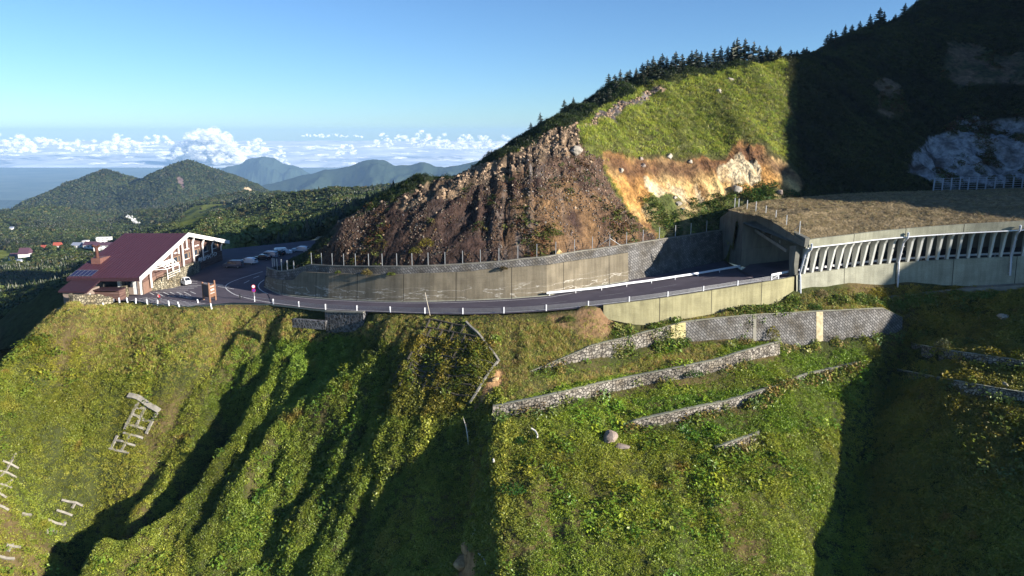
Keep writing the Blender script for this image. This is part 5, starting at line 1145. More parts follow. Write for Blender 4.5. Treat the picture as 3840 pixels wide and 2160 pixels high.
edge = np.clip((np.interp(X, gx, eY[0]) - Y) / 2.5, .35, 1)[:, None]; scl = scl * np.where((X > -92)[:, None], edge, 1)
for key, (b, T) in WALLS.items():
    o = np.argsort(b[:, 0]); dd_ = np.interp(X, b[o, 0], b[o, 1], left=1e9, right=1e9) - Y; m_ = (dd_ > 0) & (dd_ < 1.2); scl[m_] *= .6
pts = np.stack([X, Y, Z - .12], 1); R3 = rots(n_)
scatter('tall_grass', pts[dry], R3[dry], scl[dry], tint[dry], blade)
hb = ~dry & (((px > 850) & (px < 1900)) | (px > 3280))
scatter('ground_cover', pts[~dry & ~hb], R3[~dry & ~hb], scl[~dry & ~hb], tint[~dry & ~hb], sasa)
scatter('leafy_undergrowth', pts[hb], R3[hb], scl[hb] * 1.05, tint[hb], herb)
# low shrubs standing out of the cover, in patches, and plants leaning on the feet of the terrace walls
k_ = (fbm(X / 7, Y / 7, 171) > .18) & (rng.random(n_) < .035) & (px < 3900) & ~dry; nn3 = int(k_.sum())
scatter('low_shrubs', pts[k_], rots(nn3, .2), rng.uniform(1.1, 2.1, (nn3, 1)) * np.array([1, 1, .9]), np.clip(tint[k_] * np.where(rng.random((nn3, 1)) < .75, [.55, .75, .7], [1.05, 1.0, .8]), .01, .45), herb)
wp = []
for key, (b, T) in WALLS.items():
    for q in b:
        for _ in range({'D': 6, 'E': 2, 'C': 1, 'B': 2}.get(key, 2)):
            t_ = (q[0] - b[0][0]) / (b[-1][0] - b[0][0]); pr_ = fbm(q[0] / 3.5, q[1] / 3.5, 173) + (.25 if key == 'D' and t_ > .45 else -.05)
            if pr_ > rng.uniform(-.15, .3): wp.append([q[0] + rng.normal(0, .4), q[1] - abs(rng.normal(0, .45)) - .1, 0])
wp = np.array(wp); wp[:, 2] = zlow(wp[:, 0], wp[:, 1]) - .05; nn3 = len(wp); print('wall plants', nn3)
scatter('wall_foot_plants', wp, rots(nn3, .3), rng.uniform(.8, 1.7, (nn3, 1)) * np.array([1, 1, 1.3]), pal(nn3, [(.16, .21, .03), (.24, .27, .04), (.28, .2, .06), (.1, .16, .03)]), herb)
# --- mountain grass, scrub above the wall and below the scarp
N_ = 150000
X = rng.uniform(-52, 230, N_); Y = rng.uniform(132, 300, N_); ok = X < .74 * Y + 5; X, Y = X[ok], Y[ok]; Z = zm(X, Y); px, py = proj(X, Y, Z); N_ = len(X)
front_ = np.where(X < 45.5, fwY(X) + 3.3, np.interp(X, roofb[:, 0], roofb[:, 1]) + .6)
ok = (Y > front_) & (px > 950) & (px < 3950) & (py > -60) & (py < 1010)
w1 = px + fbm(X / 4, Y / 4, 31) * 26; w2 = py + fbm(X / 4, Y / 4, 37) * 26
i_rock = inpoly(w1, w2, ROCK); i_crest = inpoly(w1, w2, CREST) | inpoly(w1, w2, SCREE); i_sc = (inpoly(w1, w2, SCARP) & ~i_rock); i_cl = inpoly(w1, w2, CLIFF) | inpoly(w1, w2, GULL) | inpoly(w1, w2, GULL2); i_un = inpoly(w1, w2, UNDER) & ~i_sc
gz = ZM[1:, :]; pat = fbm(X / 5, Y / 5, 131)
grass_ok = ok & ~i_rock & ~i_crest & ~i_sc & ~i_cl & ~i_un
tint = pal(N_, [(.27, .33, .04), (.38, .41, .06), (.18, .24, .035), (.46, .42, .12)], [.36, .3, .24, .1]) * (1 + 1.0 * fbm(X / 9, Y / 9, 133)[:, None] + .5 * fbm((X + Y * .5) / 5, Y / 18, 135)[:, None])
dk = (px > 2950)[:, None]; tint = np.where(dk, tint * [.15, .15, .14], tint)  # grass tint cut down to paint the shaded side of the mountain darker
lf = ((inpoly(px, py, [(940, 1060), (1200, 992), (1250, 900), (1300, 825), (1000, 900)]) | inpoly(w1, w2, [(1000, 1000), (1500, 760), (2165, 455), (2240, 415), (2330, 362), (2430, 322), (2560, 292), (2720, 268), (2900, 235), (2900, -100), (1000, -100)])) & grass_ok)[:, None]; tint = np.where(lf, tint * [.08, .12, .14], tint)  # shade of the left flank put into the grass tint
s_ = rng.uniform(.8, 1.4, N_)[:, None] * np.array([1.15, 1.15, 1.0]); pts = np.stack([X, Y, Z - .15], 1); R3 = rots(N_, .25)
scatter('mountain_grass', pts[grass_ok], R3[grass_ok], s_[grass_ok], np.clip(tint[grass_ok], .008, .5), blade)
scrub = ok & ((i_un & (pat > -.12)) | (i_rock & ~i_crest & (rng.random(N_) < np.where(Y < fwY(X) + 9, .55, .16)) & (pat > .0)) | (i_cl & (fbm(X / 5, Y / 5, 93) > .28)))
tint = pal(N_, [(.06, .085, .02), (.10, .12, .025), (.13, .10, .03), (.14, .065, .03)], [.3, .3, .2, .2]); un = i_un[:, None]; tint = np.where(un, pal(N_, [(.05, .10, .018), (.09, .14, .025), (.14, .15, .035)]), tint)
scatter('scrub', pts[scrub], R3[scrub], s_[scrub] * rng.uniform(.6, 1.5, (scrub.sum(), 1)), tint[scrub], herb)
# plants on the ledge under the gallery and along the wall feet
n_ = 3200; s_ = rng.uniform(s_at(16), s_at(88), n_); xs = X_at(s_); t_ = rng.uniform(1.3, 4.2, n_); ledge = off_near(xs, t_); zt_ = zlow(ledge[:, 0], ledge[:, 1]); zlim = np.interp(xs, bp[:, 0], bp[:, 2])
pn = fbm(xs / 5, xs * 0, 151); k_ = (pn > -.2) & ~((xs > 51) & (t_ < 2.9)); ledge[:, 2] = np.where(xs > 50.5, np.maximum(zt_, zt_), zt_) - .1
scatter('ledge_plants', ledge[k_], rots(k_.sum()), rng.uniform(.7, 1.5, (k_.sum(), 1)) * np.ones(3), pal(k_.sum(), [(.09, .16, .02), (.15, .2, .03), (.2, .2, .05)]), herb)
# dry tufts on the gallery roof
n_ = 9000; a = rng.random(n_); b = rng.random(n_) ** .8; i = (a * (nX - 2)).astype(int); f_ = a * (nX - 2) - i; j = (b * 57).astype(int) + 1; RA = np.array(rowsR); pts = RA[j, i] * (1 - f_[:, None]) + RA[j, i + 1] * f_[:, None]
k_ = (fbm(pts[:, 0] / 4, pts[:, 1] / 4, 161) + .35 * b > -.05)
scatter('dry_roof_tufts', pts[k_], rots(k_.sum(), .3), rng.uniform(.3, .6, (k_.sum(), 1)) * np.ones(3), pal(k_.sum(), [(.34, .27, .14), (.26, .2, .09), (.42, .34, .2)]), blade)

# --- rubble along the crest of the cut: too many stones to count
m_rub = mat('rubble_stone', [(.10, .065, .045), (.24, .165, .11), (.42, .31, .21)], .5, 6, .9, .4, 4, coord='Object')
rocks = variant_col('rubble', [rock(.55, 200 + s_, (1, 1, .8), 1) for s_ in range(5)], m_rub)
N_ = 60000; X = rng.uniform(-45, 40, N_); Y = rng.uniform(140, 215, N_); Z = zm(X, Y); px, py = proj(X, Y, Z); w1 = px + fbm(X / 4, Y / 4, 31) * 26; w2 = py + fbm(X / 4, Y / 4, 37) * 26
k_ = (inpoly(w1, w2, CREST) & (fbm(X / 4, Y / 4, 141) > -.15) & (rng.random(N_) < .5)) | (inpoly(w1, w2, SCREE) & (rng.random(N_) < .35)) | (inpoly(w1, w2, ROCK) & (rng.random(N_) < .02))
s_ = rng.uniform(.25, .95, N_) ** 1.5; scatter('rubble', np.stack([X, Y, Z], 1)[k_], rng.uniform(0, 6, (k_.sum(), 3)), s_[k_, None] * np.ones(3), np.ones((k_.sum(), 3)), rocks)

m_scree = leafmat('scree_stone', trans=0.0); stn = variant_col('stone_bits', [rock(.5, 220 + s_, (1, 1, .7), 1) for s_ in range(4)], m_scree)
N_ = 30000; X = rng.uniform(-48, 42, N_); Y = rng.uniform(132, 175, N_); Z = zm(X, Y); px, py = proj(X, Y, Z); w1 = px + fbm(X / 4, Y / 4, 31) * 26; w2 = py + fbm(X / 4, Y / 4, 37) * 26
k_ = inpoly(w1, w2, ROCK) & (Y > fwY(X) + 3) & (fbm(X / 3, Y / 3, 143) > -.1); n_ = int(k_.sum()); s_ = rng.uniform(.22, .7, n_) ** 1.4
tn = pal(n_, [(.11, .08, .055), (.16, .115, .08), (.20, .18, .165), (.06, .04, .032), (.20, .12, .05)], [.36, .28, .06, .2, .1], .3) * np.where(X[k_] < 0, .5, .9)[:, None]
scatter('scree', np.stack([X, Y, Z], 1)[k_], rng.uniform(0, 6, (n_, 3)), s_[:, None] * np.ones(3), tn, stn)

# --- single boulders
m_b1 = mat('pale_boulder', [(.20, .18, .155), (.40, .36, .30)], .8, 6, .9, .5, 4); m_b2 = mat('brown_boulder', [(.16, .12, .10), (.33, .27, .23)], .8, 6, .9, .6, 4)
def onm(a, b): return hit(a, b, zm, 130)
def onl(a, b): return hit(a, b, zlow, 60)
for i, (a, b, r, lab) in enumerate([(2510, 588, 1.1, 'long pale boulder in the brown turf edge at the top of the orange scar'), (2588, 606, .7, 'pale boulder on the orange scar, right of the long one at the turf edge'), (2400, 596, .7, 'brown squarish boulder near the top left of the orange scar'), (2410, 620, .7, 'second boulder just below the squarish one on the orange scar'), (2762, 712, 1.3, 'big white boulder among green bushes right below the orange scar'), (2326, 640, .8, 'pale boulder at the left edge of the orange scar'),
        (2545, 765, .8, 'pale block among the scrub under the white patch of the scar'), (2560, 785, .6, 'small pale block just below another in the scrub under the scar'), (2926, 722, .9, 'grey boulder at the shaded right corner of the scar'), (2530, 742, .6, 'pale stone at the lower lip of the white patch'), (2158, 568, 1.6, 'big grey rock in the dark notch at the right end of the rubble crest'), (2740, 298, .9, 'grey rock outcrop high on the grassy slope'), (2696, 345, 1.0, 'pale rock outcrop in the middle of the grassy slope')]):
    boulder(onm(a, b), r, 70 + i, m_b1 if i not in (2, 3, 8) else m_b2, lab, 'boulders on the upper slope')
boulder(P(2094, 945, on_curve(2094, 956, fwY, 2.6)[1]), .75, 99, mat('tan_boulder', [(.4, .28, .12), (.6, .45, .22)], 1, 5, .9, .3), 'tan boulder resting against the rockfall fence on top of the long wall', 'boulders on the upper slope')
for i, (a, b, r, lab, sq) in enumerate([(2289, 1648, 1.25, 'big brownish grey boulder in the green slope below the third terrace wall', (1, 1, .9)), (2325, 1680, 1.2, 'low flat dark slab of rock just below the big boulder', (1.5, .8, .3)), (3759, 1197, 1.0, 'pale grey boulder in the shaded slope at the far right above the stone walls', (1.2, 1, .7)), (3764, 1452, .7, 'small pale round rock on the lower shaded wall at the far right', (1, 1, .9)), (1858, 1428, .7, 'broken orange rock at the bend of the thin drain channel', (1, 1, .6)), (1748, 2062, 1.2, 'orange brown rock in the stream bed at the bottom of the gully', (1, .8, .9)), (1735, 2120, 1.6, 'larger orange brown rock in the stream bed at the very bottom edge', (1, .9, .7))]):
    mm_ = m_b2 if i < 2 else (m_b1 if i < 4 else mat('orange_rock', [(.34, .2, .09), (.55, .38, .2)], 1.5, 6, .9, .8, 5) if i == 4 else bpy.data.materials['orange_rock'])
    q_ = onl(a, b); boulder(q_ + [0, 0, .25], r, 120 + i, mm_, lab, 'boulders on the lower slope', sq)

# --- concrete crib frames lying on the slope, draped on the ground
m_crib = mat('crib_concrete', [(.17, .155, .13), (.30, .28, .24)], 1.5, 6, .9, .2)
m_crib_d = mat('crib_concrete_shadow_line', [(.035, .03, .022), (.085, .075, .06)], 1.5, 6, .9, .2)  # lattice bars coloured dark brown to stand for shadow lines
def drape(pts, wd, th=.25, lift=.28):
    p = np.array([onl(a, b) for a, b in pts]); L_ = np.linalg.norm(np.diff(p, axis=0), axis=1).sum(); p = rs(p, max(3, int(L_ / .8))); p[:, 2] = zlow(p[:, 0], p[:, 1])
    if len(p) > 4: p[1:-1, 2] = (p[:-2, 2] + p[1:-1, 2] * 2 + p[2:, 2]) / 4
    t = np.gradient(p, axis=0); t /= np.linalg.norm(t, axis=1)[:, None]; up = np.array([0, -.55, .83]); s_ = np.cross(t, up); s_ /= np.linalg.norm(s_, axis=1)[:, None]; u_ = np.cross(s_, t)
    return [p - s_ * wd / 2 + u_ * (lift - th), p - s_ * wd / 2 + u_ * lift, p + s_ * wd / 2 + u_ * lift, p + s_ * wd / 2 + u_ * (lift - th)]
def crib(label, lines, m, wd=.45, name='concrete_crib', cat='concrete frame', grp='concrete crib frames on the slope', lift=.34):
    q_ = onl(*lines[0][0]); t = empty(name, tuple(q_), label=label, cat=cat, group=grp)
    for l in lines: sweep_obj('bar', drape(l[:], wd if len(l) < 4 else wd * 1.0, .3, lift), m, t)
c1 = lambda x, y: (x / 2.415, 1100 + y / 2.415); c5 = lambda x, y: (x / 2.415, 1560 + y / 2.415); c2_ = lambda x, y: (900 + x / 2.415, 1100 + y / 2.415)
t = crib('uncovered concrete frame with a broad top beam, upper one of the left slope', [[c1(1265, 985), c1(1200, 1100), c1(1135, 1235)], [c1(1340, 1010), c1(1290, 1100), c1(1230, 1230)], [c1(1430, 1095), c1(1370, 1200), c1(1330, 1280)], [c1(1195, 1105), c1(1280, 1135), c1(1370, 1165)], [c1(1140, 1185), c1(1230, 1215), c1(1310, 1240)], [c1(1240, 1045), c1(1310, 1060)]], m_crib)
q_ = onl(*c1(1300, 990)); t = empty('crib_top_beam', tuple(q_), label='broad pale concrete top beam of the upper frame on the left slope', cat='concrete beam'); sweep_obj('bar', drape([c1(1170, 945), c1(1280, 975), c1(1370, 1040), c1(1445, 1088)], .95, .4, .6), m_crib, t)
crib('half buried concrete frame just below the frame with the broad beam', [[c1(1070, 1290), c1(1000, 1425)], [c1(1185, 1290), c1(1110, 1430)], [c1(1120, 1280), c1(1190, 1300), c1(1295, 1325)], [c1(1045, 1345), c1(1140, 1368), c1(1225, 1395)], [c1(990, 1420), c1(1090, 1445), c1(1170, 1465)]], m_crib, .38)
crib('sunlit concrete frame bars at the left edge of the photo', [[c5(150, 350), c5(95, 440), c5(45, 525), c5(-20, 590)], [c5(20, 420), c5(100, 450), c5(165, 480)], [c5(-30, 510), c5(45, 525), c5(140, 570)], [c5(110, 590), c5(40, 645), c5(-20, 720)], [c5(-30, 620), c5(40, 645), c5(100, 665)], [c5(-30, 700), c5(60, 750)]], m_crib, .3)
for l, lab in [([[c5(560, 780), c5(750, 838)], [c5(690, 800), c5(660, 850)]], 'short concrete frame stub, upper right one near the big shadow on the left slope'), ([[c5(515, 875), c5(655, 918)]], 'concrete bar below the upper stub beside the big shadow'), ([[c5(430, 955), c5(595, 1003)], [c5(600, 970), c5(570, 1010)]], 'concrete bar third down beside the big shadow'), ([[c5(415, 1050), c5(510, 1088)], [c5(450, 1030), c5(425, 1075)]], 'crossed concrete stub fourth down at the shadow edge'), ([[c5(50, 1178), c5(185, 1208)], [c5(120, 1170), c5(80, 1240)]], 'crossed concrete stub near the lower left corner'), ([[c5(-20, 1283), c5(125, 1305)]], 'concrete bar at the lower left corner under the crossed stub'), ([[c5(190, 897), c5(280, 918)]], 'small concrete bar left of the row beside the shadow'), ([[c5(-20, 825), c5(70, 860)]], 'concrete bar at the left edge below the sunlit frame')]:
    crib(lab, l, m_crib, .35)
lat = []
for i in range(9):
    y0 = 250 + 72 * i; x0 = 1690 - 40 * i; x1 = [2060, 2150, 2210, 2280, 2330, 2290, 2200, 2130, 2080][i]; sl = .17; lat.append([c2_(x0, y0), c2_((x0 + x1) / 2, y0 + sl * (x1 - x0) * .5 - 6), c2_(x1, y0 + sl * (x1 - x0))])
for i in range(8):
    for k_ in range(5):
        x0 = 1720 - 40 * i + k_ * 105 + (i % 2) * 50; y0 = 250 + 72 * i + .17 * (x0 - (1690 - 40 * i)); 
        if x0 < [2060, 2150, 2210, 2280, 2310, 2260, 2170, 2100][i]: lat.append([c2_(x0, y0), c2_(x0 - 38, y0 + 74)])
t = crib('overgrown dark concrete lattice covering the slope left of the thin drain channel', lat, m_crib_d, .2, 'crib_lattice', 'concrete lattice', None, .45)
for i, (l, lab) in enumerate([([c2_(2050, 275), c2_(2130, 350), c2_(2250, 500), c2_(2345, 622)], 'upper reach of the thin pale concrete drain channel right of the lattice'), ([c2_(2335, 630), c2_(2240, 760), c2_(2160, 900), c2_(2090, 1000)], 'lower reach of the thin drain channel bending back left into the gully')]):
    q_ = onl(*l[0]); t = empty('drain_channel', tuple(q_), label=lab, cat='channel'); sweep_obj('bar', drape(l, .28, .4, .5), m_crib, t)
# dead wood
m_dead = mat('bleached_wood', [(.45, .42, .37), (.75, .72, .65)], 3, 6, .8, .3, stretch=(1, 1, .3))
b0 = onl(1757, 1668); dt = tag(MB().tube(b0 - [0, 0, .5], b0 + [-.12, 0, 1.3], .11, .09).tube(b0 + [-.12, 0, 1.3], b0 + [-.35, .05, 2.9], .09, .06).tube(b0 + [-.35, .05, 2.9], b0 + [-.75, .1, 4.3], .06, .02).tube(b0 + [-.2, 0, 2.0], b0 + [.15, 0, 2.3], .03, .01).tube(b0 + [-.1, 0, 1.0], b0 + [-.45, 0, 1.2], .035, .01).tube(b0 + [-.4, 0, 3.2], b0 + [-.1, 0, 3.45], .02, .01).build('dead_tree', m_dead), 'leafless bleached tree trunk standing in the dark gully', 'dead tree')
def log_(pts, r, lab):
    p = [onl(a, b) + [0, 0, .75] for a, b in pts]; return tag(MB().path([tuple(q) for q in smooth_poly(p, 12)], r, 8).build('fallen_log', m_dead), lab, 'log', 'bleached logs')
log_([(1992, 1624), (2007, 1634), (2015, 1649), (2014, 1660)], .12, 'curved bleached log lying on the leafy slope left of the big boulder')
log_([(1850, 1740), (1852, 1750)], .14, 'short pale stump at the left edge of the sunny slope')
log_([(1785, 2000), (1775, 2020), (1762, 2040)], .1, 'twisted pale branch just above the orange rocks of the stream bed')
log_([(1795, 2095), (1812, 2110), (1822, 2135)], .1, 'pale driftwood on the right bank at the bottom of the gully')

# ---------------------------------------------------------------- conifers on the skyline, each its own tree
m_con = leafmat('conifer_needles', False, (.018, .032, .014), .08); m_bark = paint('conifer_bark', (.10, .075, .06), .9, .3)
def conifer(seed, h=7.0):
    rg = np.random.default_rng(seed); V = []; F_ = []; lean = rg.normal(0, .02)
    nl = 17
    for i in range(nl):
        t = i / (nl - 1); z = h * (.12 + .86 * t); r = ((1.75 if seed % 2 else 2.5) * (1 - t) ** .8 + .12) * rg.uniform(.7, 1.15)
        for k_ in range(8 if t < .8 else 5):
            if rg.random() < .13: continue
            a = rg.uniform(0, 6.283); rr = r * rg.uniform(.55, 1.15); d_ = np.array([math.cos(a), math.sin(a), 0]); s_ = np.array([-d_[1], d_[0], 0]); b_ = np.array([lean * z, 0, z])
            tip = b_ + d_ * rr + [0, 0, -.14 * rr + .1]; wd = .30 * rr + .1
            for q in range(3):
                t0 = q / 3; t1 = (q + 1) / 3; n_ = len(V); w0 = wd * (.35 + t0) * (1.2 - t0); w1_ = wd * (.25 + .3 * (1 - t1)); 
                a0 = b_ + (tip - b_) * t0; a1 = b_ + (tip - b_) * t1; V += [a0 - s_ * w0, a0 + s_ * w0 + [0, 0, rg.normal(0, .05)], a1 + s_ * w1_ - [0, 0, .12], a1 - s_ * w1_ - [0, 0, .12]]; F_.append((n_, n_ + 1, n_ + 2, n_ + 3))
                n_ = len(V); V += [a0 + [0, 0, .06], a1 + [0, 0, .04], a1 - [0, 0, .22], a0 - [0, 0, .28]]; F_.append((n_, n_ + 1, n_ + 2, n_ + 3))
    return V, F_, lean
protos = []
for k_ in range(5):
    V, F_, ln_ = conifer(300 + k_, 7.0); t = empty('conifer'); obj('crown', V, F_, m_con, t); MB().tube((0, 0, -.8), (ln_ * 7, 0, 7.0), .17, .03, 8).build('trunk', m_bark, t); protos.append([t, False])
spots = [(1988, 40), (2022, 54), (2107, 46), (2140, 36), (2182, 26), (2264, 48), (2306, 58), (2339, 50), (2362, 44), (2384, 48), (2401, 54), (2420, 66), (2452, 70), (2470, 60), (2499, 70), (2523, 60), (2555, 72), (2572, 78), (2588, 74), (2610, 62), (2636, 72), (2657, 80), (2683, 70), (2704, 86), (2717, 94), (2743, 96), (2773, 90), (2794, 70), (2820, 66), (2867, 50),
         (3031, 54), (3044, 66), (3058, 60), (3090, 46), (3115, 38), (3141, 40), (3175, 50), (3207, 66), (3222, 50), (3262, 40), (3293, 52), (3330, 56), (3368, 40), (3395, 46), (3430, 40)]
skx = [s_[0] for s_ in sky_px]
rg = np.random.default_rng(5); extra = [(x + rg.normal(0, 6), rg.uniform(22, 62)) for x in np.arange(2225, 2990, 8.5)] + [(x, rg.uniform(14, 30)) for x in np.arange(1780, 2230, 11)] + [(x, rg.uniform(18, 34)) for x in np.arange(2990, 3470, 12)]
allsp = [(a, b, 0) for a, b in spots] + [(a, b, 1) for a, b in extra]
for i, (a, hpx, ex) in enumerate(allsp):
    D0 = np.interp(a, skx, [s_[2] for s_ in sky_px]) + (rg.uniform(0, 5) if not ex else rg.uniform(-5, 8))
    # stand on the ridge: highest bearing along this line of sight
    Ds = np.linspace(D0 - 8, D0 + 10, 30); x_ = (a - 1920) / FPX / .985 * Ds; z_ = zm(x_, Ds); kk = int(np.argmax(z_ / Ds)) if not ex else int(rg.integers(10, 24)); kk = min(29, kk + 1)
    p = (x_[kk], Ds[kk], z_[kk] - .2); h = hpx * Ds[kk] / FPX * (.9 if not ex else .72)
    pr = protos[i % 5]
    if not pr[1]: t = pr[0]; pr[1] = True
    else: t = copy_tree(pr[0])
    t.location = p; s_ = h / 7.0; t.scale = (s_ * (1.25 if not ex else 1.7), s_ * (1.25 if not ex else 1.7), s_); t.rotation_euler = (0, 0, rg.uniform(0, 6.28))
    t['category'] = 'conifer'; t['group'] = 'conifers along the skyline ridge'
    if ex: t['label'] = 'small dark conifer filling the row on the ridge between taller ones' if a > 2225 and a < 2970 else ('low dark conifer on the shaded left skyline beyond the rubble crest' if a < 2230 else 'low dark conifer on the shaded skyline at the upper right')
    elif a < 2200: t['label'] = ['leftmost lone conifer on the left skyline above the rubble crest', 'second lone conifer on the left skyline, taller than the first', 'third lone conifer up the left skyline', 'fourth, slimmer conifer up the left skyline', 'fifth conifer of the left skyline, just before the dense row'][i]
    elif a < 2900: t['label'] = 'taller dark conifer in the dense row along the sunny ridge top'
    else: t['label'] = 'wind worn conifer silhouetted on the dark ridge at the upper right'

# bushes and saplings one can pick out
def bush(p, r, h, tint_, lab, seed, name='bush', cat='bush', stem=0):
    t = empty(name, tuple(p), label=lab, cat=cat, group='single bushes and saplings'); V, F_ = leaves(int(260 * max(.5, r)), r, h, .34, .2, .2, seed)
    V = [np.array(v) + [0, 0, stem] for v in V]; mm_ = bpy.data.materials.get('bush_%d%d%d' % tuple(int(c_ * 100) for c_ in tint_)) or leafmat('bush_%d%d%d' % tuple(int(c_ * 100) for c_ in tint_), False, tint_)
    obj('foliage', V, F_, mm_, t); MB().tube((0, 0, -.4), (0, 0, stem + h * .6), .05 + stem * .02, .02, 6).build('stem', m_bark, t); return t
G1, G2, G3 = (.12, .15, .03), (.06, .12, .02), (.22, .20, .04)
bush(onl(2895, 1275), 1.3, 2.2, G3, 'yellow green sapling growing against the blockwork of the upper terrace wall', 1, 'sapling', 'sapling', .4)
bush(P(1375, 1032, on_curve(1375, 1030, fwY, 1.1)[1] - .5), 1.1, 1.4, (.16, .13, .04), 'largest bush hanging over the ledge of the long wall', 2)
bush(P(1267, 1026, on_curve(1267, 1026, fwY, 1.0)[1] - .3), .6, .7, G1, 'small bush on the ledge of the long wall, left of the largest', 3)
bush(P(1466, 1031, on_curve(1466, 1030, fwY, 1.1)[1] - .3), .9, .6, G1, 'low spreading bush on the ledge right of the largest one', 4)
bush(P(1888, 1009, on_curve(1888, 1006, fwY, 1.2)[1] - .3), .8, .5, (.09, .07, .03), 'dark straggly bush on the ledge below the block course', 5)
bush(P(3080, 1112, 131 - 1.6), 1.2, 1.5, (.25, .2, .1), 'thin pale shrub against the foot of the gallery wall', 6)
bush(onl(3050, 1160), 1.6, 1.2, G2, 'dense green bush on the strip of plants below the gallery wall', 7)
bush(onl(3440, 1230), 1.5, 2.0, G3, 'yellowish bush in the shade right of the upper terrace wall end', 8, 'sapling', 'sapling', .3)
bush(onl(3530, 1345), 1.4, 2.2, (.10, .11, .05), 'small tree with a pale trunk before the upper shaded wall', 9, 'sapling', 'sapling', 1.6)
bush(onl(3600, 1165), 1.6, 1.8, G1, 'green bush high in the shaded slope at the right', 10)
bush(onl(1925, 1830), 2.4, .9, (.04, .11, .015), 'deep green patch of low shrub on the left of the sunny slope', 11)
bush(onl(1955, 1655), 1.1, .7, (.04, .10, .015), 'small deep green shrub left of the curved log', 12)
bush(onl(2595, 1405), 1.8, 1.0, G2, 'green bush just in front of the second terrace wall', 13)
bush(onm(2830, 735), 2.6, 2.0, (.04, .10, .015), 'big deep green bush at the foot of the orange scar near the gallery roof', 14)
bush(onm(2960, 735), 2.4, 1.6, (.035, .09, .015), 'deep green bush at the right foot of the scar in half shade', 15)
bush(onm(2560, 812), 2.4, 1.8, G2, 'rounded green bush behind the fence left of the gallery portal', 16)
bush(onm(1600, 925), 1.6, 1.8, (.24, .2, .03), 'yellow green bush in the middle of the dark cut face above the wall', 17)
bush(onm(1560, 950), 1.4, 1.4, (.18, .17, .03), 'olive bush left of the yellow one above the wall', 18)
bush(onm(2070, 885), 2.2, 1.6, G1, 'wide olive bush low on the brown part of the cut face', 19)
bush(onl(2130, 1200), 1.3, .8, G1, 'green tuft bush in the bare reddish bank just below the road', 20)

# ================================================================ FAR COUNTRY
cp = []
def cf(px, py, D): q = P(px, py, D); cp.append((px, math.log(D), q[2]))
for a in [(0, 1150, 260), (0, 1000, 450), (0, 900, 800), (0, 840, 1200), (0, 790, 1900), (0, 785, 2400), (85, 756, 2300), (150, 768, 2450), (150, 1120, 235), (150, 990, 430), (150, 900, 750), (200, 840, 1150), (200, 780, 1800),
          (300, 1090, 230), (300, 960, 480), (320, 895, 800), (450, 925, 560), (450, 860, 1000), (480, 835, 1300), (300, 790, 2100), (450, 790, 2100), (600, 760, 2300), (800, 740, 2300),
          (600, 930, 300), (620, 870, 520), (700, 800, 700), (760, 765, 820), (860, 768, 800), (640, 900, 420), (560, 880, 700), (520, 850, 950), (800, 960, 225), (820, 900, 320), (850, 850, 480), (900, 800, 700), (900, 765, 950), (900, 738, 1300), (960, 720, 1700),
          (1000, 940, 235), (1000, 880, 330), (1000, 810, 560), (1000, 750, 950), (1100, 905, 240), (1150, 850, 330), (1150, 780, 560), (1150, 730, 950), (1100, 715, 1500), (1300, 790, 330), (1300, 740, 600), (1300, 712, 1100), (1350, 702, 1600),
          (1550, 720, 420), (1550, 704, 800), (1550, 682, 1500), (1750, 700, 420), (1750, 680, 900), (1750, 668, 1600), (1950, 690, 420), (1950, 660, 900), (1950, 645, 1600), (2300, 690, 420), (2300, 650, 1600), (3000, 690, 600), (3000, 650, 1600), (3900, 690, 600), (3900, 650, 1600),
          (-200, 1000, 450), (-200, 850, 1200), (-200, 800, 2300), (-400, 1000, 450), (-400, 820, 2000), (0, 1225, 195), (0, 1300, 160), (-300, 1270, 195), (150, 1190, 190)]: cf(*a)
for px in (-400, 0, 400, 900, 1400, 1900, 2600, 3900): cp.append((px, math.log(3800), -420)); cp.append((px, math.log(4800), -560))
cp = np.array(cp); cpn = cp.copy(); cpn[:, 0] /= 900.
f_f = tps(cpn[:, :2], cpn[:, 2], 1e-3)
upx = np.linspace(-500, 4000, 900); ul = np.linspace(math.log(150), math.log(4800), 560)
cx_, cl_ = np.linspace(-500, 4000, 120), np.linspace(math.log(150), math.log(4800), 90); CXg, CLg = np.meshgrid(cx_, cl_); CZ = f_f(CXg / 900., CLg)
zc_ = sampler(CZ, cx_, cl_)
UP, UL = np.meshgrid(upx, ul); D_ = np.exp(UL); x_, y_, z_ = dr(UP, 800.0); FX = x_ / y_ * D_; FY = D_; FZ = zc_(UP, UL)
def hillz(X, Y):
    """two wooded cones behind the village"""
    z = np.full(np.shape(X), -1e9)
    for px, py, D, wl, wr, wd in [(392, 624, 2900, 330, 380, 460), (320, 670, 2850, 260, 260, 400), (700, 590, 2950, 360, 380, 500), (610, 630, 2930, 240, 260, 420), (820, 660, 2920, 250, 170, 380), (85, 768, 2400, 130, 120, 200), (530, 672, 2930, 300, 300, 300)]:
        c_ = P(px, py, D); dx = X - c_[0]; dy = Y - c_[1]; w_ = np.where(dx < 0, wl, wr); r = np.sqrt((dx / w_) ** 2 + (dy / wd) ** 2); zz_ = c_[2] - 190 * r ** 1.12 * (.95 + .25 * fbm(X / 200, Y / 200, 3)); z = np.maximum(z, zz_)
    return z
rel = fbm(FX / 180, FY / 180, 201, 5); s_d = np.clip(FY / 700, .12, 1)
FZ = FZ + rel * 13 * s_d - np.interp(FY, [200, 600, 3000], [2, 6, 9]) + ridged(FX / 90, FY / 90, 203) * 5 * s_d + (ridged(FX / 330, FY / 420, 207, 3) - .7) * 32 * s_d * np.clip((FY - 250) / 400, 0, 1)
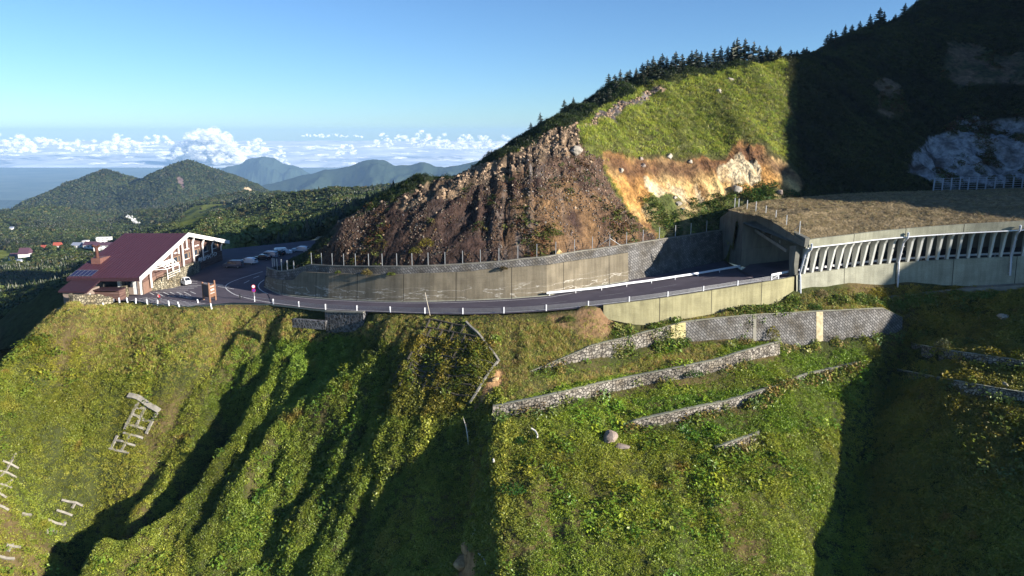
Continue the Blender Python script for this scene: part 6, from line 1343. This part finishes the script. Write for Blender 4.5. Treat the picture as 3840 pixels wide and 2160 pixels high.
HZ = hillz(FX, FY); k_ = np.clip((HZ - FZ + 30) / 60, 0, 1); FZ = np.where(HZ > FZ - 30, FZ * (1 - k_) + np.maximum(FZ, HZ) * k_, FZ) + (HZ > FZ - 5) * (ridged(FX / 110, FY / 140, 205) - .7) * 14 - 6 * (HZ > FZ - 5)
fz_far = sampler(FZ, upx, ul)
def farz(X, Y):
    y1 = dr(0, 800.0)[1]; px = 1920 + X / Y * y1 * FPX; return fz_far(px, np.log(Y)), px
m_fground = mat('forest_floor', [(.5, .55, .5), (1, 1, 1), (1.3, 1.3, 1.1)], .03, 12, 1, 0, vcol=True, spec=.0)
Fg = gridf(len(upx), len(ul)); V = np.stack([FX.ravel(), FY.ravel(), FZ.ravel()], 1); cen = V[Fg].mean(1)
spx, spy = proj(cen[:, 0], cen[:, 1], cen[:, 2]); Fg = Fg[~((cen[:, 0] > -35) & (cen[:, 1] < 330)) & ~((cen[:, 0] > -100) & (cen[:, 0] < -30) & (cen[:, 1] < 232))]
far = obj('valley_ground', V, Fg, m_fground, smooth=True, kind='structure')
ppx, ppy = proj(FX, FY, FZ); w1 = ppx + fbm(FX / 60, FY / 60, 7) * 14; w2 = ppy + fbm(FX / 60, FY / 60, 9) * 8
MEADOWS = [[(655, 850), (690, 800), (745, 768), (830, 764), (885, 775), (860, 795), (790, 800), (770, 830), (720, 862), (670, 868)], [(-50, 935), (10, 938), (45, 962), (60, 985), (0, 1000), (-60, 1000)], [(440, 842), (470, 834), (468, 840), (445, 846)], [(905, 795), (945, 800), (930, 815), (900, 812)]]
mead = np.zeros(FX.shape, bool)
for m_ in MEADOWS: mead |= inpoly(w1, w2, m_)
col = np.zeros(FX.shape + (3,)) + (.030, .045, .018); col = mixc(col, (.12, .14, .035), mead * 1.0); cliffs = inpoly(w1, w2, [(915, 712), (922, 702), (938, 705), (950, 718), (930, 722)]); col = mixc(col, (.5, .36, .25), cliffs * 1.0)
cl2 = inpoly(w1, w2, [(655, 670), (675, 655), (690, 690), (700, 705), (680, 700)]); col = mixc(col, (.22, .15, .16), cl2 * .8); setcol(far, col.reshape(-1, 3))
cl3 = inpoly(w1, w2, [(-20, 875), (10, 880), (22, 890), (5, 905), (-20, 905)]); 

# forest: crowns of broadleaf trees and conifers
def crown_round(seed, n=150):
    rg = np.random.default_rng(seed); V = []; F_ = []
    lob = [(rg.normal(0, .38, 2), rg.uniform(.45, 1.0), rg.uniform(.32, .5)) for _ in range(7)]
    for i in range(n):
        (lx, ly), lz, lr = lob[i % 7]; d_ = rg.normal(size=3); d_ /= np.linalg.norm(d_); d_[2] = abs(d_[2]) if rg.random() < .75 else d_[2]
        c_ = np.array([lx, ly, lz]) + d_ * lr; u_ = np.cross(d_, rg.normal(size=3)); u_ /= np.linalg.norm(u_); v_ = np.cross(d_, u_); s_ = rg.uniform(.10, .17); k_ = len(V); d2 = d_ * .05
        V += [c_ - u_ * s_, c_ - v_ * s_ + d2, c_ + u_ * s_, c_ + v_ * s_ - d2]; F_.append((k_, k_ + 1, k_ + 2, k_ + 3))
    # dense heart so that the crown is closed
    for (lx, ly), lz, lr in [(l[0], l[1], l[2]) for l in lob]:
        k_ = len(V); r_ = lr * .82; V += [(lx, ly, lz + r_), (lx + r_, ly, lz), (lx, ly + r_, lz), (lx - r_, ly, lz), (lx, ly - r_, lz), (lx, ly, lz - r_)]; F_ += [(k_, k_ + 1, k_ + 2), (k_, k_ + 2, k_ + 3), (k_, k_ + 3, k_ + 4), (k_, k_ + 4, k_ + 1), (k_ + 5, k_ + 2, k_ + 1), (k_ + 5, k_ + 3, k_ + 2), (k_ + 5, k_ + 4, k_ + 3), (k_ + 5, k_ + 1, k_ + 4)]
    return V, F_
def crown_con(seed):
    rg = np.random.default_rng(seed); V = []; F_ = []
    for i in range(7):
        z = .15 + i * .2; r = .52 * (1 - i / 7.5); n_ = 7; k_ = len(V); V.append((0, 0, z + .42)); V += [(math.cos(6.283 * j / n_ + i) * r * rg.uniform(.7, 1.2), math.sin(6.283 * j / n_ + i) * r * rg.uniform(.7, 1.2), z + rg.normal(0, .04)) for j in range(n_)]
        F_ += [(k_, k_ + 1 + j, k_ + 1 + (j + 1) % n_) for j in range(n_)]
    return V, F_
broad = variant_col('broadleaf', [crown_round(400 + i) for i in range(4)], m_tree); conc = variant_col('spruce', [crown_con(410 + i) for i in range(3)], m_tree)
def forest(lo, hi, n_, size, name, lab=None):
    D = rng.uniform(lo, hi, n_); pxr = rng.uniform(-60, 2250 if lo < 1200 else 2100, n_); x1, y1, _ = dr(pxr, 800.0); X = x1 / y1 * D; Y = D; Z, _ = farz(X, Y); px, py = proj(X, Y, Z); ok = (px < 2300) & (py < 1190)
    ok &= ~((X > -37) & (Y < 335)) & ~((X > -103) & (X < -30) & (Y < 231)); ok &= ~((X < -86) & (Y < 200) & (X > -118) & (Y < 150))
    a1 = px + fbm(X / 60, Y / 60, 7) * 14; a2 = py + fbm(X / 60, Y / 60, 9) * 8
    md = np.zeros(n_, bool)
    for m_ in MEADOWS: md |= inpoly(a1, a2, m_)
    for (bx0, bx1, by0, by1) in [(275, 440, 893, 945), (20, 125, 938, 985), (155, 180, 918, 936), (205, 236, 912, 934), (30, 60, 845, 862)]: md |= (px > bx0) & (px < bx1) & (py > by0) & (py < by1 + 12)
    ok &= ~(md & (rng.random(n_) < .985)) & ~inpoly(a1, a2, [(655, 670), (675, 655), (690, 690), (700, 705), (680, 700)]) & ~inpoly(a1, a2, [(912, 712), (922, 700), (938, 703), (952, 718), (930, 724)])
    X, Y, Z, px, py = [v[ok] for v in (X, Y, Z, px, py)]; n2 = len(X); den = fbm(X / 50, Y / 50, 221)
    isc = (fbm(X / 70, Y / 70, 223) > .12) & (rng.random(n2) < .6); s_ = size(Y) * rng.uniform(.65, 1.35, n2)
    tint = pal(n2, [(.055, .085, .022), (.085, .115, .03), (.12, .145, .035), (.04, .065, .025), (.14, .12, .04)], [.3, .3, .18, .15, .07]); tint *= (1 + .6 * fbm(X / 120, Y / 120, 225))[:, None]; tint = np.clip(tint * (.8 if lo < 500 else .55), .006, .4)
    pts = np.stack([X, Y, Z - .12 * s_], 1); R_ = rots(n2, .06); S_ = s_[:, None] * np.stack([rng.uniform(.85, 1.2, n2), rng.uniform(.85, 1.2, n2), rng.uniform(.75, 1.1, n2)], 1)
    scatter(name, pts[~isc], R_[~isc], S_[~isc], tint[~isc], broad)
    S2 = S_[isc] * np.array([1.4, 1.4, 1.15]); scatter(name.replace('forest', 'spruce_forest'), pts[isc], R_[isc], S2, tint[isc] * .42, conc)
forest(165, 900, 62000, lambda Y: np.interp(Y, [200, 500, 900], [2.4, 2.9, 3.3]), 'forest')
forest(900, 3400, 130000, lambda Y: np.interp(Y, [900, 3000], [3.3, 5.2]), 'distant_forest')
# trees right behind the parking area and left of the lot: close enough to tell apart
m_tg = [leafmat('broadleaf_%d' % i, False, c_, .15) for i, c_ in enumerate([(.10, .14, .035), (.15, .17, .035), (.07, .10, .03)])]
bt = []
for i in range(3):
    t = empty('broadleaf_tree'); V, F_ = crown_round(430 + i, 420); obj('crown', np.array(V) * 5.5, F_, m_tg[i], t); MB().tube((0, 0, -2.5), (0, 0, 3), .22, .12, 8).tube((0, 0, 2), (1.0, .3, 3.8), .1, .05, 6).tube((0, 0, 2), (-.9, -.4, 4), .1, .05, 6).build('trunk', m_bark, t); bt.append([t, False])
rg = np.random.default_rng(12)
for i, (a, d_) in enumerate([(872, 216), (895, 222), (915, 228), (935, 231), (955, 236), (978, 238), (1000, 240), (1020, 240), (1045, 243), (1070, 243), (1098, 245), (1125, 246), (1150, 247)]):
    x1, y1, _ = dr(a, 940.0); p = (x1 / y1 * d_, d_, float(farz(np.array(x1 / y1 * d_), np.array(float(d_)))[0]) ); p = (p[0], p[1], max(p[2], LOT - 5.5)); pr = bt[i % 3]
    if not pr[1]: t = pr[0]; pr[1] = True
    else: t = copy_tree(pr[0])
    t.location = p; s_ = rg.uniform(.75, 1.15); t.scale = (s_, s_, s_ * rg.uniform(.8, 1.1)); t.rotation_euler = (0, 0, rg.uniform(0, 6.28)); t['category'] = 'tree'; t['group'] = 'trees along the back of the parking area'; t['label'] = 'leafy tree in the row right behind the parked cars'

# far buildings of the village
def farpt(px, py):
    Dm2 = np.exp(np.linspace(math.log(300), math.log(3000), 1500)); q = P(px, py, Dm2); z, _ = farz(q[0], q[1]); k_ = int(np.argmax(q[2] < z)); return P(px, py, Dm2[k_])
m_wh = paint('white_render', (.8, .79, .76), .8, .05); m_rb = paint('brown_roofing', (.10, .05, .07), .6, .1); m_rr = paint('red_roofing', (.35, .08, .05), .7, .15); m_rg = paint('grey_roofing', (.25, .28, .36), .6, .1); m_win = paint('far_window', (.06, .07, .09), .4, .1)
def house(px, py, wpx, hpx, dep, roofm, lab, name='house', cat='house', rz=0, gable=.35, win=0, wallm=None):
    p = farpt(px, py); sc_ = p[1] / FPX; w_ = wpx * sc_; h = hpx * sc_ * 1.05; t = empty(name, tuple(p), rz, label=lab, cat=cat)
    MB().box((0, 0, h / 2 - 1.5), (w_, dep, h + 3)).build('wall', wallm or m_wh, t)
    e = w_ * .04; g_ = gable * min(dep, 12) * .6; MB().add([(-w_ / 2 - e, -dep / 2 - .6, h), (w_ / 2 + e, -dep / 2 - .6, h), (w_ / 2 + e, 0, h + g_), (-w_ / 2 - e, 0, h + g_), (-w_ / 2 - e, dep / 2 + .6, h), (w_ / 2 + e, dep / 2 + .6, h)], [(0, 1, 2, 3), (3, 2, 5, 4), (0, 3, 4), (1, 5, 2), (0, 4, 5, 1)]).build('roof', roofm, t)
    for r in range(win):
        for k_ in range(max(3, int(w_ / 5))): 
            n_ = max(3, int(w_ / 5)); MB().box((-w_ / 2 + w_ * (k_ + .5) / n_, -dep / 2 - .05, h * (r + .5) / win), (w_ / n_ * .5, .2, h / win * .4)).build('window', m_win, t)
    return t
house(400, 936, 74, 18, 14, m_rb, 'long cream hotel wing with window rows behind the chimney', 'hotel', 'hotel', .1, .4, 3)
house(345, 928, 44, 11, 12, m_rb, 'cream hotel wing with a brown roof left of the chimney', 'hotel', 'hotel', -.1, .5, 1)
house(392, 908, 46, 16, 14, m_wh, 'white stepped hotel block highest above the other wings', 'hotel', 'hotel', .2, .2, 3)
house(322, 912, 16, 10, 9, m_wh, 'small white cube of the hotel group standing apart', 'hotel', 'hotel', 0, .05, 1)
house(294, 926, 34, 8, 12, m_rg, 'grey roofed hall at the left end of the hotel group', 'hall', 'hall', 0, .4, 1)
house(218, 930, 26, 9, 9, m_rr, 'white house with a red roof between the hotel and the brown roofed hall', 'house', 'house', .2, .9)
house(165, 935, 18, 5, 8, m_rr, 'little red roof peeping from the trees left of the red roofed white house', 'house', 'house', 0, .9)
house(98, 962, 36, 12, 12, m_rb, 'white hall with a dark brown roof low at the left', 'hall', 'hall', .1, .9)
house(60, 970, 34, 8, 10, m_rb, 'low brown roofed annex left of the white hall', 'hall', 'hall', 0, .7)
house(74, 985, 14, 6, 6, m_rg, 'small white shed below the white hall', 'house', 'house', 0, .6)
house(46, 860, 14, 5, 8, m_rg, 'tiny pale blue roofed hut far off in the woods at the left', 'house', 'house', 0, .5)
# steam rising from a hot spring
V = []; F_ = []; b0 = farpt(512, 848); rg = np.random.default_rng(3)
for i in range(26):
    v, f = rock(1, 500 + i, (1, 1, 1), 3); t_ = i / 26; c_ = b0 + np.array([-14 * t_ ** 1.2 + rg.normal(0, 2.5) + (1 - t_) * 6, rg.normal(0, 4), 1 + 22 * t_]); r_ = rg.uniform(1.8, 3.6) * (1 - .3 * t_); n_ = len(V); V += list(v * r_ + c_); F_ += [tuple(np.array(q) + n_) for q in f]
m_steam = bpy.data.materials.new('steam'); m_steam.use_nodes = True; t_ = m_steam.node_tree; b_ = t_.nodes['Principled BSDF']; b_.inputs['Base Color'].default_value = (.85, .86, .88, 1); b_.inputs['Roughness'].default_value = 1; b_.inputs['Alpha'].default_value = .3
obj('steam_plume', V, F_, m_steam, smooth=True, label='white steam rising from a hot spring in the valley', kind='stuff')

# mountains further out
def range_(name, prof, D, depth, zbase, seed, colr_, rough_, lab=None, x0=-200, x1=2300):
    pr = np.array(prof, float); u = np.linspace(x0, x1, 420); v = np.linspace(-1, 1, 90); U_, V_ = np.meshgrid(u, v); top = np.interp(U_, pr[:, 0], pr[:, 1]); Q = P(U_, top, D); Xc = Q[0]; Zs = Q[2]
    Yc = D + V_ * depth; Xc = Xc * (Yc / D); sh = (1 - np.abs(V_)) ** 1.1; rg_ = ridged(Xc / (depth * .28), Yc / (depth * .45), seed, 7); Zc = zbase + (Zs - zbase) * sh * (.8 + .2 * np.clip(sh * 1.6, 0, 1)) / 1.0
    Zc = Zc + (rg_ - .6) * rough_ * np.clip((1 - sh) * 4, 0, 1) * np.clip(sh * 4, 0, 1); Zc = np.where(sh > .96, Zs + (rg_ - .6) * rough_ * .12, Zc)
    o = obj(name, np.stack([Xc.ravel(), Yc.ravel(), Zc.ravel()], 1), gridf(len(u), len(v)), m_fground, smooth=True, kind='structure'); setcol(o, colr_); return o
range_('mountain_range', [(-200, 860), (700, 760), (900, 715), (960, 697), (1020, 688), (1130, 654), (1230, 636), (1310, 618), (1360, 600), (1400, 597), (1440, 604), (1480, 624), (1530, 619), (1575, 605), (1610, 613), (1660, 627), (1720, 618), (1780, 598), (1840, 588), (1900, 568), (1960, 548), (2300, 470)], 8500, 1700, -900, 31, (.03, .045, .03), 330)
range_('distant_mountain', [(-200, 800), (700, 690), (800, 640), (850, 617), (900, 612), (930, 594), (985, 589), (1030, 590), (1060, 607), (1100, 616), (1150, 645), (1180, 655), (1300, 690), (2300, 800)], 14000, 2200, -1100, 37, (.03, .045, .03), 420, x0=600, x1=1400)
#range_('distant_mountain', [(-400, 560), (-120, 452), (-60, 455), (0, 478), (55, 503), (140, 540), (300, 620)], 19500, 2000, -1200, 39, (.05, .06, .06), 200, x0=-400, x1=300)
pl = [(-16000, 4200, -980), (22000, 4200, -980), (22000, 22500, -1000), (-16000, 22500, -1000)]
m_plain = mat('plain_fields', [(.05, .08, .07), (.10, .13, .10), (.16, .18, .14)], .0012, 10, 1, 0, spec=.0); pg = obj('plain', pl, [(0, 1, 2, 3)], m_plain, kind='structure')

# air: one closed box of thin haze round everything but the clouds
hb_ = obj('haze', [(x, y, z) for z in (-1300, 150) for y in (-400, 23000) for x in (-19000, 23000)], [(0, 2, 3, 1), (4, 5, 7, 6), (0, 1, 5, 4), (2, 6, 7, 3), (0, 4, 6, 2), (1, 3, 7, 5)], None, label='thin blue evening haze filling the air', kind='stuff')
hm = bpy.data.materials.new('haze'); hm.use_nodes = True; t_ = hm.node_tree; t_.nodes.clear(); ho = t_.nodes.new('ShaderNodeOutputMaterial'); pv = t_.nodes.new('ShaderNodeVolumePrincipled')
pv.inputs['Color'].default_value = (.38, .64, 1.0, 1); pv.inputs['Density'].default_value = 4.2e-5; pv.inputs['Anisotropy'].default_value = 0.0; t_.links.new(pv.outputs[0], ho.inputs['Volume']); hb_.data.materials.append(hm)

# clouds: a bank of cumulus over a flat deck, beyond the haze
m_cl = bpy.data.materials.new('cloud'); m_cl.use_nodes = True; t_ = m_cl.node_tree; N = t_.nodes; L = t_.links; b_ = N['Principled BSDF']; b_.inputs['Base Color'].default_value = (.92, .92, .93, 1); b_.inputs['Roughness'].default_value = 1; b_.inputs['Specular IOR Level'].default_value = 0
lw = N.new('ShaderNodeLayerWeight'); lw.inputs['Blend'].default_value = .5; tc = N.new('ShaderNodeTexCoord'); nz = N.new('ShaderNodeTexNoise'); nz.inputs['Scale'].default_value = .0016; nz.inputs['Detail'].default_value = 8; L.new(tc.outputs['Object'], nz.inputs['Vector'])
nq = N.new('ShaderNodeMath'); nq.operation = 'MULTIPLY'; nq.inputs[1].default_value = .5; L.new(nz.outputs[0], nq.inputs[0]); ad = N.new('ShaderNodeMath'); ad.operation = 'ADD'; L.new(lw.outputs['Facing'], ad.inputs[0]); L.new(nq.outputs[0], ad.inputs[1]); mr = N.new('ShaderNodeMapRange'); mr.inputs[1].default_value = 1.05; mr.inputs[2].default_value = .25; mr.inputs[3].default_value = 0; mr.inputs[4].default_value = .55; L.new(ad.outputs[0], mr.inputs[0]); L.new(mr.outputs[0], b_.inputs['Alpha'])
def ico(sub=3):
    import bmesh
    bm = bmesh.new(); bmesh.ops.create_icosphere(bm, subdivisions=sub, radius=1); V = np.array([v.co[:] for v in bm.verts]); F_ = np.array([[v.index for v in f.verts] for f in bm.faces]); bm.free(); return V, F_
IV, IF = ico(4); V = []; F_ = []; n_ = 0; rg = np.random.default_rng(21)
def puff(px, py, D, r, fl=.6):
    global n_
    c_ = P(px, py, D); v = IV.copy(); s_ = rg.uniform(0, 100); d_ = 1 + .45 * (fbm(v[:, 0] * 1.5 + s_, v[:, 1] * 1.5 + v[:, 2] * 1.2, 9) + fbm(v[:, 2] * 3 + s_, v[:, 0] * 3 - v[:, 1] * 2, 19) * .8); v = v * (1 + (d_ - 1) * .7)[:, None] * r * np.array([1, 1, fl]); V.append(v + c_); F_.append(IF + n_); n_ += len(v)
def bank(x0, x1, top, base, D, n__, rpx):
    for i in range(int(n__ * 2.2)):
        a = rg.uniform(0, 1); px = x0 + (x1 - x0) * a; e = math.sin(math.pi * a) ** .6; py = base + (top - base) * e * rg.uniform(0, 1) ** 1.1; D2 = D * rg.uniform(.95, 1.1); puff(px, py, D2, rpx * rg.uniform(.3, 1.05) * D2 / FPX, rg.uniform(.5, .85))
for b in [(640, 900, 486, 600, 27000, 60, 30), (700, 840, 500, 560, 26500, 20, 24), (380, 530, 505, 570, 30000, 26, 15), (520, 650, 503, 540, 33000, 14, 12), (0, 130, 508, 570, 26000, 26, 17), (90, 260, 512, 560, 30000, 22, 14), (-60, 30, 500, 560, 27000, 14, 16), (240, 420, 520, 570, 34000, 16, 12), (900, 1000, 512, 570, 30000, 16, 12), (1020, 1080, 548, 620, 24500, 16, 10), (1260, 1340, 538, 580, 30000, 14, 10),
          (1400, 1470, 500, 550, 31000, 16, 9), (1480, 1530, 498, 530, 31000, 10, 9), (1540, 1620, 490, 545, 31500, 18, 11), (1630, 1700, 505, 555, 31000, 16, 11), (1700, 1800, 503, 560, 32000, 22, 11), (1770, 1850, 508, 556, 32000, 18, 11), (1860, 1930, 506, 552, 32000, 14, 10), (1200, 1360, 500, 515, 36000, 12, 6), (1130, 1240, 500, 512, 36000, 8, 6)]: bank(*b)
for i in range(260):   # low streaky layers between the towers
    px = rg.uniform(-100, 1960); puff(px, rg.uniform(535, 640), rg.uniform(24500, 40000), rg.uniform(14, 46) * 10, rg.uniform(.06, .2))
clo = obj('clouds', np.vstack(V), np.vstack(F_), m_cl, smooth=True, label='bank of small cumulus clouds over a sea of cloud on the horizon', kind='stuff')
# flat deck
u = np.linspace(-17000, 30000, 260); v = np.linspace(0, 1, 120) ** 1.6 * 90000 + 23600; U_, V_ = np.meshgrid(u, v); U_ = U_ * (V_ / 24000); Zd = -1090 + fbm(U_ / 2500, V_ / 3500, 301, 5) * 210 - 380 * np.clip((25800 - V_ + fbm(U_ / 4000, V_ * 0, 303) * 2600) / 1500, 0, 1)
dk_ = obj('cloud_deck', np.stack([U_.ravel(), V_.ravel(), Zd.ravel()], 1), gridf(260, 120), mat('cloud_top', [(.50, .58, .70), (.92, .93, .95)], .0004, 6, 1, 0, spec=0), smooth=True, label='flat white sea of cloud stretching to the horizon', kind='stuff')
